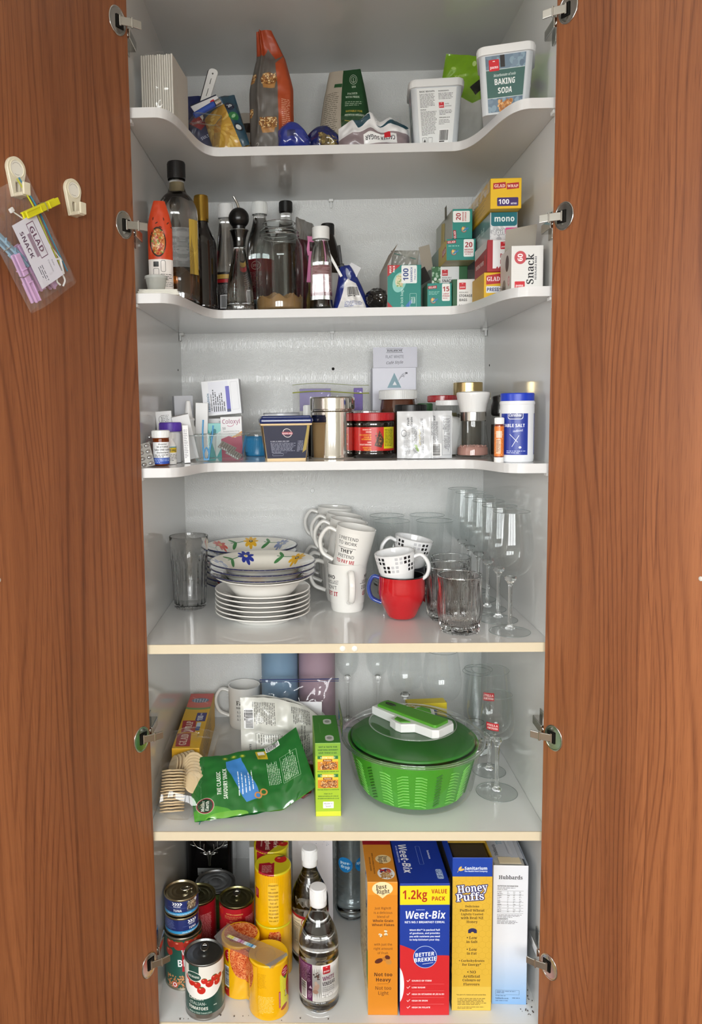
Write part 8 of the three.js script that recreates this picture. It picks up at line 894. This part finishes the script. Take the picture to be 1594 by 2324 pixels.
// packets leaning in a heap
function packet(label, pos, rot, w, h, d, draw, o = {}, mo = {}) { const t = thing(o.name || 'food_packet', label, 'packet', pos, 0); t.rotation.set(...rot, 'YXZ'); bag(t, 'packet_film', w, h, d, draw, { crumple: 0.003, freq: 26, ...o }, mo); return t; }
packet('dark blue packet with red diamond emblem beside the napkins', [0.099, Y1 + 0.009, -0.295], [-0.1, 0.35, 0.2], 0.06, 0.125, 0.03, (g, w, h) => { fill('#182860')(g, w, h); poly(g, [[8, 56], [28, 40], [48, 56], [28, 72]], '#b02430'); tx(g, 'DIAMOND', 28, 56, 6, '#f0d8d8', 'sans-serif', 'center', 30, -0.1); tx(g, 'SULTANAS', 44, 82, 8, '#dfe4f4', 'sans-serif', 'center', 50, -0.3); }, { seed: 2 });
packet('orange packet wedged between the blue packet and the pasta bag', [0.146, Y1 + 0.012, -0.335], [-0.15, 0.1, 0.45], 0.05, 0.15, 0.022, (g, w, h) => { fill('#b8401c')(g, w, h); g.fillStyle = '#e6e0d8'; g.fillRect(0, 8, 14, 60); ell(g, 12, 24, 5, 6, '#8a3a2a'); rrect(g, w - 18, 60, 16, 12, 2, '#c9241c'); }, { seed: 3 });
packet('clear-fronted pasta bag with green leaf and 20 badge', [0.1555, Y1 + 0.011, -0.252], [-0.25, -0.1, 0.3], 0.072, 0.115, 0.04, (g, w, h) => { fill('#c79a3e')(g, w, h); for (let k = 0; k < 46; k++) { const x = (k * 37) % w, y = 34 + (k * 53) % (h - 34); ell(g, x, y, 7, 2.6, ['#d6ac4e', '#b4862e', '#e0bc66'][k % 3], (k % 7) * 0.5); } poly(g, [[-2, -2], [w, -2], [w, 20], [-2, 34]], '#4a6a88'); poly(g, [[w - 28, -2], [w + 2, -2], [w + 2, h], [w - 16, h]], '#274a5c'); ell(g, w - 16, 30, 9, 10, '#1c2a44'); tx(g, '20', w - 16, 29, 9, '#fff', 'sans-serif', 'center', 14, -0.5); ell(g, w - 14, 54, 9, 10, '#2f7a44'); ell(g, w - 14, 54, 3, 6, '#9fd0a0', 0.6); ell(g, w - 11, 78, 8, 9, '#24303c'); ell(g, w - 11, 78, 5, 6, '#dfe4e6'); }, { seed: 5 }, { roughness: 0.2, clearcoat: 0.6 });
packet('frosted clear packet of dark dried fruit behind the pasta bag', [0.187, Y1 + 0.006, -0.375], [0, 0.1, 0.05], 0.085, 0.12, 0.03, (g, w, h) => { fill('#bdb6aa')(g, w, h); g.fillStyle = '#2a2420'; g.fillRect(26, 24, w, 20); speckle(g, 24, 44, w - 20, h - 40, ['#b8782c', '#7a8a2c', '#5a3a1c', '#caa04a'], 120, 2, 5, 4); }, { seed: 6 });
{ // clear tub with lighter and card
  const t = thing('plastic_tub', 'small clear square tub at the scooped shelf edge', 'tub', [0.1085, Y1, -0.2085], 0.4); const g = new THREE.CylinderGeometry(0.036, 0.029, 0.055, 4, 1, true).rotateY(PI / 4).translate(0, 0.0285, 0); part(t, 'tub_body', merge([toCreasedNormals(g, 0.3), bx(0.04, 0.001, 0.04, 0, 0.001, 0)]), CLEARPLASTIC); part(t, 'tub_lip', tube([[0.0255, 0.056, 0.0255], [-0.0255, 0.056, 0.0255], [-0.0255, 0.056, -0.0255], [0.0255, 0.056, -0.0255]].flatMap((p, i, a) => { const n = a[(i + 1) % 4]; return [0.06, 0.5, 0.94].map((s) => p.map((v, k) => v + (n[k] - v) * s)); }), 0.001, 60, 6, true), RIMG);
  const c = thing('paper_card', 'white card with dark edge resting slanted on the clear tub', 'card', [0.1115, Y1 + 0.082, -0.2115], 0); c.rotation.set(-0.5, 0, 0.52); part(c, 'sheet', rb(0.056, 0.026, 0.0016, 0.0005), M('#e6e6e8', { roughness: 0.6 })); part(c, 'edge', rb(0.056, 0.003, 0.002, 0.0005, 0, 0.0145, 0), M('#202840', { roughness: 0.5 }));
  const l = thing('gas_lighter', 'blue stick lighter with red button lying on the white card', 'lighter', [0.118, Y1 + 0.0715, -0.193], 0); l.rotation.set(-0.3, 0.1, 0.62); part(l, 'barrel', lathe(prof([[0.0001, -0.034], [0.0055, -0.034, 0.002], [0.006, 0.012, 0.002], [0.0001, 0.013]]), 20).rotateZ(-PI / 2), M('#2a4a9c', { roughness: 0.3 })); part(l, 'tip', cyl(0.0055, 0.0055, 0.012, 0, 0, 0, 18).rotateZ(PI / 2).translate(0.019, 0, 0), CHROME); part(l, 'button', rb(0.008, 0.004, 0.006, 0.001, 0.012, 0.0065, 0), M('#b8202a', { roughness: 0.4 }));
}
{ // muffin mix gable pouch
  const t = thing('baking_mix_pouch', 'tall grey muffin mix pouch with folded orange top', 'pouch', [0.2325, Y1, -0.275], -0.12); const w = 0.088, h = 0.235; const muffin = (g, x, y, s) => { poly(g, [[x - s, y], [x + s, y - s * 0.1], [x + s * 0.72, y + s * 1.1], [x - s * 0.72, y + s * 1.1]], '#b8864a'); for (let k = -4; k <= 4; k++) hline(g, x + k * s * 0.22, y, x + k * s * 0.17, y + s * 1.1, '#8a5a2a', 0.6); ell(g, x, y - s * 0.1, s * 1.15, s * 0.75, '#8a5a2c'); speckle(g, x - s, y - s * 0.75, s * 2, s * 1.2, ['#d9b070', '#6a3c18', '#ecd6a4', '#b07a3c'], 90, 0.7, 2, Math.floor(x)); };
  bag(t, 'pouch_film', w, h, 0.06, (g, W_, H_) => { fill('#645f5a')(g, W_, H_); for (let k = 0; k < 30; k++) hline(g, (k * 13) % W_, 0, (k * 13) % W_, H_, '#59544f', 0.6); poly(g, [[-2, -2], [W_ + 2, -2], [W_ + 2, 40], [W_ * 0.7, 52], [W_ * 0.5, 30], [W_ * 0.3, 46], [-2, 40]], '#a8421c'); poly(g, [[W_ * 0.68, 60], [W_ + 2, 40], [W_ + 2, H_ + 2], [W_ * 0.72, H_ + 2]], '#b04a22'); fine(g, W_ * 0.77, 130, 16, 26, 3.4, '#e2b49c', 5); muffin(g, 44, 92, 15); muffin(g, 42, 176, 16); muffin(g, 6, 86, 9); muffin(g, 2, 150, 8); tx(g, '2', 20, 215, 12, '#b0aaa4', 'serif', 'center', 0, 0, 'normal'); },
    { nu: 30, nv: 50, crumple: 0.0048, freq: 19, seed: 19, wid: (v) => (v < 0.55 ? 1 : 1 - 0.66 * Math.pow((v - 0.55) / 0.45, 1.1)), full: (u, v) => Math.pow(Math.sin(PI * u), 0.35) * (v < 0.55 ? Math.pow(Math.min(1, v * 14 + 0.4), 0.5) : Math.pow(Math.max(0.02, 1 - (v - 0.55) / 0.45), 0.75)), ridge: (u, v) => 0.008 * Math.exp(-Math.pow((u - 0.26) / 0.05, 2)) * (v > 0.15 ? 1 : 0), bend: (x, y, z, u, v) => [x + (v > 0.8 ? -0.05 * (v - 0.8) : 0), y, z + (v > 0.85 ? (v - 0.85) * 0.12 : 0)] }, { roughness: 0.5, clearcoat: 0.1 });
}
for (const [x, z, w, s, l] of [[0.278, -0.2385, 0.064, 31, 'shiny royal blue pasta bag lying at the front of the top shelf'], [0.341, -0.262, 0.074, 37, 'navy bag with clear window lying in front of the flour bag']]) packet(l, [x, Y1 + 0.001, z], [0, 0.1, 0], w, 0.055, 0.045, (g, W_, H_) => { fill(s === 31 ? '#1c2f8c' : '#18225c')(g, W_, H_); if (s === 31) { rrect(g, 16, 18, 16, 12, 1, '#14205c'); } else { poly(g, [[18, 14], [56, 30], [60, 50], [24, 40]], '#6a5a34'); speckle(g, 20, 18, 36, 26, ['#8a7a44', '#4a3f24', '#a8965a'], 60, 1, 2.6, 3); } }, { seed: s, crumple: 0.0055, freq: 20, bend: (x, y, z, u) => [x, y * (0.45 + 0.55 * Math.sin(PI * Math.min(1, u * 0.9 + 0.15))), z], name: 'pasta_bag' }, { roughness: 0.14, clearcoat: 0.8, clearcoatRoughness: 0.05 });
{ // flour bag
  const t = thing('flour_bag', 'beige paper flour bag with dark green panel', 'bag', [0.3845, Y1, -0.395], -0.25); const w = 0.112, h = 0.215; bag(t, 'bag_paper', w, h, 0.075, (g, W_, H_) => { fill('#b9ad9c')(g, W_, H_); g.save(); g.beginPath(); g.moveTo(W_ * 0.46, -2); g.lineTo(W_ + 2, -2); g.lineTo(W_ + 2, 178); g.lineTo(W_ * 0.6, 182); g.lineTo(W_ * 0.5, 172); g.closePath(); g.fillStyle = '#1d4a24'; g.fill(); g.restore(); g.strokeStyle = '#d8e0d0'; g.lineWidth = 1; g.beginPath(); g.arc(W_ * 0.76, 24, 11, 0, 7); g.stroke(); g.beginPath(); g.arc(W_ * 0.76, 24, 7, 0, 7); g.stroke(); hline(g, W_ * 0.76, 20, W_ * 0.76, 31, '#d8e0d0', 1.4); tx(g, 'USA', W_ * 0.76, 41, 6, '#d8e0d0'); ['PACKED', 'WITH PRIDE'].forEach((s, i) => tx(g, s, W_ * 0.72, 56 + i * 8, 6, '#d8e0d0', 'serif', 'center', 34)); fine(g, W_ * 0.56, 74, 40, 3, 4, '#b9c8b0', 4); tx(g, 'SUITABLE FOR', W_ * 0.74, 96, 5.4, '#d2b03a', 'sans-serif', 'center', 36); tx(g, 'PREMIUM BREADS', W_ * 0.74, 104, 5.4, '#d8e0d0', 'sans-serif', 'center', 40); hline(g, W_ * 0.56, 114, W_ * 0.96, 122, '#d2b03a', 1.4); tx(g, 'organic', W_ * 0.9, 140, 6, '#d8e0d0', 'sans-serif', 'center', 18, 0.3, 'normal'); fine(g, 10, 50, 36, 26, 4.2, '#6f675a', 6); g.fillStyle = '#2a5a30'; g.fillRect(30, 30, 22, 9); },
    { nu: 28, nv: 44, crumple: 0.0025, freq: 20, seed: 23, wid: (v) => 1 - 0.4 * Math.pow(Math.max(0, v - 0.35) / 0.65, 1.5), full: (u, v) => Math.pow(Math.sin(PI * u), 0.3) * (v < 0.5 ? Math.pow(Math.min(1, v * 14 + 0.4), 0.5) : Math.pow(Math.max(0.03, 1 - (v - 0.5) / 0.5), 0.7)) }, { roughness: 0.85, clearcoat: 0 });
}
{ // caster sugar, slumped on its side
  const t = thing('sugar_bag', 'slumped caster sugar bag with upside-down lettering', 'bag', [0.432, Y1 + 0.001, -0.243], 0.05); bag(t, 'bag_film', 0.138, 0.06, 0.062, (g, w, h) => { fill('#8f8084')(g, w, h); poly(g, [[-2, -2], [w + 2, -2], [w + 2, 22], [w * 0.7, 30], [w * 0.3, 28], [-2, 34]], '#e9e9ea'); poly(g, [[26, -2], [58, 2], [60, 12], [36, 18]], '#1d4a5a'); poly(g, [[70, 16], [w * 0.86, -2], [w, -2], [w * 0.94, 12]], '#1d4a5a'); g.save(); g.translate(58, 44); g.rotate(PI - 0.06); rrect(g, -52, -11, 64, 20, 0, '#f1f1f1'); tx(g, 'CASTER SUGAR', -20, 0, 11, '#2a2a30', 'sans-serif', 'center', 58); g.restore(); rrect(g, w * 0.62, 30, 12, 12, 1, '#d01f2d'); }, { crumple: 0.0055, freq: 24, seed: 29, full: (u, v) => Math.pow(Math.sin(PI * u), 0.4) * Math.pow(Math.max(0, 1 - v * 0.9), 0.5) * Math.pow(Math.min(1, v * 9 + 0.5), 0.4), bend: (x, y, z, u, v) => [x, y * (0.78 + 0.22 * Math.sin(PI * u) + 0.18 * n2(u * 3, 4)), z] }, { roughness: 0.3, clearcoat: 0.4 }); clearBag(t, 'inner_wrap', 0.12, 0.034, 0.05, { crumple: 0.005, freq: 34, seed: 33, bend: (x, y, z) => [x - 0.006, y + 0.034, z - 0.004] });
}
// baking powder tubs
function tubThing(label, pos, ry, w, d, h, front, left) {
  const t = thing('baking_tub', label, 'tub', pos, ry); const R = (x, z) => [x, z];
  const rr = (ww, dd, r, n = 8) => { const o = []; for (const [sx, sz, a0] of [[1, 1, 0], [-1, 1, PI / 2], [-1, -1, PI], [1, -1, 1.5 * PI]]) for (let i = 0; i <= n; i++) { const a = a0 + i / n * PI / 2; o.push([sx * (ww / 2 - r) + Math.cos(a) * r, sz * (dd / 2 - r) + Math.sin(a) * r]); } return o; };
  const loft = (secs, capTop, capBot) => { const P = [], I = [], n = secs[0][0].length; secs.forEach(([s, y]) => s.forEach(([x, z]) => P.push(x, y, z))); for (let k = 0; k + 1 < secs.length; k++) for (let i = 0; i < n; i++) { const a = k * n + i, b = k * n + (i + 1) % n; I.push(a, a + n, b, b, a + n, b + n); } const cap = (k, y, f) => { const c = P.length / 3; P.push(0, y, 0); for (let i = 0; i < n; i++) { const a = k * n + i, b = k * n + (i + 1) % n; f ? I.push(c, b, a) : I.push(c, a, b); } }; if (capTop) cap(secs.length - 1, secs[secs.length - 1][1], true); if (capBot) cap(0, secs[0][1], false); const g = new THREE.BufferGeometry(); g.setAttribute('position', new THREE.Float32BufferAttribute(P, 3)); g.setAttribute('uv', new THREE.Float32BufferAttribute(new Array(P.length / 3 * 2).fill(0), 2)); g.setIndex(I); return toCreasedNormals(g, 0.5); };
  const k = 0.84; part(t, 'tub_body', loft([[rr(w * k, d * k, 0.01), 0], [rr(w, d, 0.013), h - 0.008]], true, true), M('#cfd4d8', { roughness: 0.35 })); const lid = M('#eceded', { roughness: 0.35 }); part(t, 'lid', loft([[rr(w * 1.07, d * 1.07, 0.015), h - 0.014], [rr(w * 1.08, d * 1.08, 0.016), h - 0.004], [rr(w * 1.05, d * 1.05, 0.015), h], [rr(w * 0.98, d * 0.98, 0.013), h], [rr(w * 0.97, d * 0.97, 0.013), h - 0.002]], true, true), lid, 'white lid');
  const face = (wb, wt, zb, zt, y0, y1, L) => { const g = new THREE.BufferGeometry(); g.setAttribute('position', new THREE.Float32BufferAttribute([-wb / 2, y0, zb, wb / 2, y0, zb, wt / 2, y1, zt, -wt / 2, y1, zt], 3)); g.setAttribute('uv', new THREE.Float32BufferAttribute([0, 0, 1, 0, 1, 1, 0, 1], 2)); g.setIndex([0, 1, 2, 0, 2, 3]); g.computeVertexNormals(); return toPrint(g, L); };
  const y0 = 0.003, y1 = h - 0.016, f = (y) => k + (1 - k) * y / (h - 0.008); const LF = print(w * 0.8, h - 0.02, front); part(t, 'front_label', face(w * f(y0) - 0.022, w * f(y1) - 0.022, d / 2 * f(y0) + 0.0004, d / 2 * f(y1) + 0.0004, y0, y1, LF), PM(LF, { roughness: 0.35, clearcoat: 0.2 })); const LL = print(d * 0.8, h - 0.02, left); part(t, 'side_label', face(d * f(y0) - 0.022, d * f(y1) - 0.022, w / 2 * f(y0) + 0.0004, w / 2 * f(y1) + 0.0004, y0, y1, LL).rotateY(-PI / 2), PM(LL, { roughness: 0.35, clearcoat: 0.2 })); return t;
}
const sodaFront = (g, w, h) => { fill('#6f8496')(g, w, h); speckle(g, 0, 0, w, h, ['#7b90a2', '#63788a', '#88a0b0'], 90, 2, 7, 4); g.fillStyle = '#2e2b2c'; g.fillRect(w * 0.36, -1, 8, 20); g.fillStyle = '#3f6660'; g.fillRect(-1, 22, w + 2, h * 0.5); hline(g, 0, 22, w, 22, '#e8eeec', 0.8); hline(g, 0, 22 + h * 0.5, w, 22 + h * 0.5, '#e8eeec', 0.8); tx(g, 'bicarbonate of soda', w * 0.46, 31, 5.6, '#eef2f0', 'serif', 'center', 40, 0, 'normal', -0.25); tx(g, 'BAKING', w * 0.46, 41.5, 13, '#f6f7f6', 'sans-serif', 'center', 40); tx(g, 'SODA', w * 0.46, 55.5, 13, '#f6f7f6', 'sans-serif', 'center', 29); pams(g, w * 0.08, 6, 18); speckle(g, w * 0.3, h - 17, 28, 14, ['#c98a4a', '#e0b078', '#a8682c'], 70, 1.6, 4, 7); };
tubThing('white-lidded baking soda tub facing forwards by the right wall', [0.6475, Y1, -0.095], -0.26, 0.09, 0.084, 0.109, sodaFront, (g, w, h) => { fill('#6f8496')(g, w, h); g.fillStyle = '#3f6660'; g.fillRect(-1, 26, w + 2, h * 0.44); tx(g, 'BAKING', w * 0.5, 44, 13, '#f6f7f6', 'sans-serif', 'center', 40); tx(g, 'SODA', w * 0.5, 58, 13, '#f6f7f6', 'sans-serif', 'center', 30); pams(g, w * 0.3, 6, 16); speckle(g, w * 0.3, h - 26, 30, 20, ['#c98a4a', '#e0b078', '#a8682c'], 70, 1.6, 4, 9); });
tubThing('white-lidded baking tub turned to show its recipe and barcode label', [0.5515, Y1, -0.256], -0.08, 0.098, 0.08, 0.122, (g, w, h) => { fill('#eef0f0')(g, w, h); tx(g, 'BASIC BISCUITS', 5, 6, 4, '#333', 'sans-serif', 'left', 30); fine(g, 5, 10, 30, 11, 2.3, '#555', 3); tx(g, 'Method', 5, 38, 3, '#333', 'sans-serif', 'left'); fine(g, 5, 41, 32, 20, 2.2, '#555', 4); tx(g, 'INGREDIENTS', 42, 6, 3.2, '#333', 'sans-serif', 'left'); fine(g, 42, 10, 30, 5, 2.4, '#555', 5); pams(g, 42, 26, 10); tx(g, 'quality', 54, 29, 3, '#444', 'sans-serif', 'left', 0, 0, 'normal'); tx(g, 'guaranteed', 54, 33, 3, '#444', 'sans-serif', 'left', 0, 0, 'normal'); fine(g, 42, 40, 30, 4, 2.4, '#555', 6); tx(g, 'www.pams.co.nz', 42, 53, 3.2, '#222', 'sans-serif', 'left'); fine(g, 42, 57, 28, 4, 2.4, '#666', 7); barcode(g, 44, 74, 24, 24, 5); rrect(g, 6, 88, 10, 10, 1, null, '#444', 0.5); rrect(g, 19, 88, 10, 10, 1, null, '#444', 0.5); poly(g, [[8, 96], [11, 90], [14, 96]], '#444'); }, (g, w, h) => { fill('#8a9aa8')(g, w, h); g.fillStyle = '#3f6660'; g.fillRect(-1, 26, w + 2, h * 0.44); tx(g, 'BAKING', w * 0.6, 50, 12, '#dfe6e2', 'sans-serif', 'center', 40); pams(g, w * 0.5, 6, 14); });
{ // lime pouch at the back
  const t = thing('food_pouch', 'lime green stand-up pouch tilted behind the white tubs', 'pouch', [0.604, Y1 + 0.001, -0.355], -0.15); t.rotation.z = -0.16; bag(t, 'pouch_film', 0.098, 0.222, 0.045, (g, w, h) => { fill('#d6d7d2')(g, w, h); poly(g, [[-2, -2], [w + 2, -2], [w + 2, 78], [w * 0.7, 96], [-2, 74]], '#7fae1c'); ell(g, 20, 30, 5, 3, '#b8d870'); ell(g, 60, 16, 4, 6, '#c6e08a'); tx(g, 'Nature', 36, 44, 7, '#cfe49a', 'serif', 'center', 0, -0.25, 'normal'); poly(g, [[w * 0.6, 66], [w * 0.76, 48], [w * 0.9, 60], [w * 0.74, 80]], '#14180f'); }, { crumple: 0.003, seed: 44, full: (u, v) => Math.pow(Math.sin(PI * u), 0.45) * Math.pow(Math.max(0, 1 - v), 0.5) * Math.pow(Math.min(1, v * 9 + 0.4), 0.5) }, { roughness: 0.25, clearcoat: 0.5 });
}

// ------------------------------------------------------------------ on the left door: hooks, peg bag
function onDoor(o, y, along, off = 0.0004) { const p = doorL.u.clone().multiplyScalar(along).add(doorL.nn.clone().multiplyScalar(off)); o.position.set(doorL.t.position.x + p.x, y, doorL.t.position.z + p.z); o.quaternion.copy(doorL.t.quaternion); return o; }
// on this door local x runs towards the hinge edge, z out of the face
const IVORY = M('#e6dec4', { roughness: 0.35, clearcoat: 0.2 });
function hook(label, y, along) {
  const t = thing('adhesive_hook', label, 'hook'); onDoor(t, y, along); t.scale.setScalar(0.86); const s = new THREE.Shape(); s.moveTo(-0.0085, -0.033); s.lineTo(0.0085, -0.033); s.lineTo(0.0175, 0.008); s.absarc(0, 0.0105, 0.0178, -0.1, PI + 0.1, false); s.closePath(); const hole = new THREE.Path(); hole.moveTo(-0.0035, -0.026); hole.lineTo(-0.0045, -0.009); hole.lineTo(0.0045, -0.009); hole.lineTo(0.0035, -0.026); hole.closePath(); s.holes.push(hole);
  part(t, 'plate', new THREE.ExtrudeGeometry(s, { depth: 0.004, bevelEnabled: true, bevelSize: 0.001, bevelThickness: 0.0015, bevelSegments: 3, curveSegments: 24 }).translate(0, 0, 0.0012), IVORY); part(t, 'rim', new THREE.TorusGeometry(0.0135, 0.0009, 8, 48).translate(0, 0.0105, 0.0068), IVORY);
  const L = print(0.026, 0.026, (g, w, h) => { fill('#efece0')(g, w, h); g.strokeStyle = '#8a8678'; g.lineWidth = 0.9; g.setLineDash([0.7, 0.5]); g.beginPath(); g.arc(w / 2, h / 2, 9.6, -2.6, -0.5); g.stroke(); g.beginPath(); g.arc(w / 2, h / 2, 9.6, 1.1, 2.1); g.stroke(); }, 2); part(t, 'disc', toPrint(new THREE.CircleGeometry(0.0128, 40), L).translate(0, 0.0105, 0.0068), PM(L, { roughness: 0.4 }));
  part(t, 'hook_arm', merge([rb(0.015, 0.006, 0.022, 0.002, 0, -0.031, 0.013, 3), rb(0.015, 0.02, 0.005, 0.002, 0, -0.023, 0.0255, 3)]), IVORY); return t;
}
hook('ivory oval adhesive hook holding the bag of pegs', 1.534, 0.2465); hook('ivory oval adhesive hook with nothing on it', 1.531, 0.1405);
{ // pegs hang in a zip bag on the first hook
  const BAGX = 0.280, BAGY = 1.497; const frame = new THREE.Group(); onDoor(frame, BAGY, BAGX, 0.012); frame.rotateZ(0.58); frame.updateMatrixWorld(true);
  const put = (t, x, y, z, rz = 0, ry = 0) => { const p = V3(x, y, z).applyMatrix4(frame.matrixWorld); t.position.copy(p); t.quaternion.copy(frame.quaternion); t.rotateZ(rz); t.rotateY(ry); return t; };
  // bag: origin at its top edge middle, hanging down local -y
  const b = put(thing('zip_bag', 'clear zip bag of clothes pegs hanging from the ivory hook', 'plastic bag'), 0, 0, 0.003); const w = 0.106, h = 0.156;
  clearBag(b, 'bag_film', w, h, 0.026, { nu: 26, nv: 34, crumple: 0.003, freq: 26, seed: 51, full: (u, v) => Math.pow(Math.sin(PI * u), 0.5) * Math.pow(Math.max(0, 1 - v), 0.5), bend: (x, y, z) => [x, y - h + 0.012, z + 0.004] }, M('#ffffff', { transmission: 0.96, thickness: 0, roughness: 0.06, ior: 1.42 }));
  part(b, 'zip_strip', tube([[0.032, 0.012, 0.005], [0.034, -0.03, 0.009], [0.03, -0.075, 0.011], [0.035, -0.126, 0.006]], 0.0012, 30, 6), M('#c4c82a', { roughness: 0.4 }), 'yellow zip line'); part(b, 'zip_strip', tube([[0.036, 0.012, 0.005], [0.039, -0.03, 0.009], [0.037, -0.075, 0.011], [0.043, -0.126, 0.006]], 0.0012, 30, 6), M('#2f88a8', { roughness: 0.4 }), 'blue zip line');
  const L = print(0.06, 0.095, (g, W_, H_) => { fill('#dcdbe6')(g, W_, H_); tx(g, 'GLAD', 38, 32, 15, '#6a4a60', 'sans-serif', 'center', 46, PI / 2 - 0.05); rrect(g, 30, 8, 17, 50, 0.5, null, '#6a4a60', 1.2); rrect(g, 22, 20, 7, 34, 0.5, '#9a8496'); tx(g, 'SNACK', 12, 32, 12, '#5a4458', 'sans-serif', 'center', 44, PI / 2); tx(g, 'Date:', 50, 72, 4.4, '#5a5a66', 'sans-serif', 'center', 0, PI / 2, 'normal'); tx(g, 'Contents:', 42, 74, 4.4, '#5a5a66', 'sans-serif', 'center', 0, PI / 2, 'normal'); g.save(); g.translate(24, 66); g.rotate(PI / 2); fine(g, 0, 0, 24, 3, 4.6, '#5a5a66', 4); g.restore(); }); const tagm = part(b, 'paper_tag', sheetGeo(0.048, 0.09, L, 0.0004), PM(L, { roughness: 0.8 })); tagm.position.set(0.0, -0.078, 0.0155); tagm.rotation.z = -0.02;
  const peg = (name, label, c, x, y, z, rz, s = 1, ry = 0) => { const t = put(thing(name, label, 'clothes peg', [0, 0, 0], 0, undefined), x, y, z, rz, ry); const m = M(c, { roughness: 0.45 }); for (const sd of [-1, 1]) { const g = merge([rb(0.0095, 0.068, 0.0032, 0.0012, 0, 0, sd * 0.0036 * s), rb(0.0095, 0.002, 0.0044, 0.0006, 0, 0.012, sd * 0.0046), rb(0.0095, 0.002, 0.0044, 0.0006, 0, -0.006, sd * 0.0046), rb(0.0018, 0.028, 0.0042, 0.0006, -0.0038, -0.02, sd * 0.0044), rb(0.0018, 0.028, 0.0042, 0.0006, 0.0038, -0.02, sd * 0.0044)]); part(t, 'peg_half', g, m); } part(t, 'spring', merge([tube([[-0.006, 0.004, -0.006], [-0.0062, 0.004, 0.006]], 0.0006, 6, 6), tube([[0.006, 0.004, -0.006], [0.0062, 0.004, 0.006]], 0.0006, 6, 6), new THREE.TorusGeometry(0.0022, 0.0006, 6, 16).rotateY(PI / 2).translate(0, 0.004, 0), tube([[-0.0062, 0.004, 0.0062], [0, 0.0045, 0.0068], [0.0062, 0.004, 0.0062]], 0.0006, 8, 6)]), CHROME); return t; };
  peg('clothes_peg', 'yellow clothes peg clipping the zip bag below the hook', '#d9d21e', 0.038, -0.0325, 0.02, -1.654, 1);
  peg('clothes_peg', 'pale pink clothes peg along the outer edge of the zip bag', '#c9a4cc', -0.037, -0.1, 0.012, -0.06); peg('clothes_peg', 'pale pink clothes peg standing behind the paper tag', '#c79fc6', -0.015, -0.094, 0.004, 0.02); peg('clothes_peg', 'pale pink clothes peg low in the zip bag beside the paper tag', '#c9a4cc', 0.001, -0.104, 0.0015, 0.35); peg('clothes_peg', 'light blue clothes peg at the top of the pegs in the zip bag', '#8fb4cc', -0.034, -0.058, 0.0055, 0.4, 1, 0.5);
  const cl = put(thing('bag_clip', 'small white plastic clip in the lower corner of the zip bag', 'clip'), 0.026, -0.112, 0.013, -0.3); part(cl, 'clip_body', merge([rb(0.003, 0.022, 0.004, 0.001, -0.007, 0, 0), rb(0.003, 0.022, 0.004, 0.001, 0.007, 0, 0), rb(0.016, 0.003, 0.004, 0.001, 0, 0.0105, 0), rb(0.016, 0.005, 0.005, 0.001, 0, -0.009, 0), tube([[-0.006, -0.011, 0], [-0.009, -0.019, 0], [-0.004, -0.025, 0]], 0.0014, 10, 6), tube([[0.005, -0.011, 0], [0.007, -0.02, 0], [0.001, -0.027, 0]], 0.0014, 10, 6)]), WHITEPL);
  const tie = put(thing('cable_tie', 'white cable tie and string loop inside the zip bag', 'cable tie'), 0.02, -0.06, 0.012, 0.1); part(tie, 'strap', tube([[-0.02, 0.042, 0], [-0.008, 0.02, 0.002], [0.002, -0.006, 0.002], [0.014, -0.05, 0]], 0.001, 24, 6), WHITEPL); part(tie, 'head', rb(0.007, 0.006, 0.004, 0.001, -0.021, 0.045, 0), WHITEPL);
}
// screw caps near the outer edges of the doors
for (const [d, y, a] of [[doorL, 1.074, 0.305], [doorL, 0.982, 0.3065], [doorR, 0.971, 0.2825]]) part(d.t, 'screw_cap', new THREE.SphereGeometry(0.0034, 16, 8).scale(1, 1, 0.4).translate(d.s * a, y - DOORY0, 0.0003), M('#c9c4bc', { roughness: 0.35 }));

renderer.render(scene, camera);
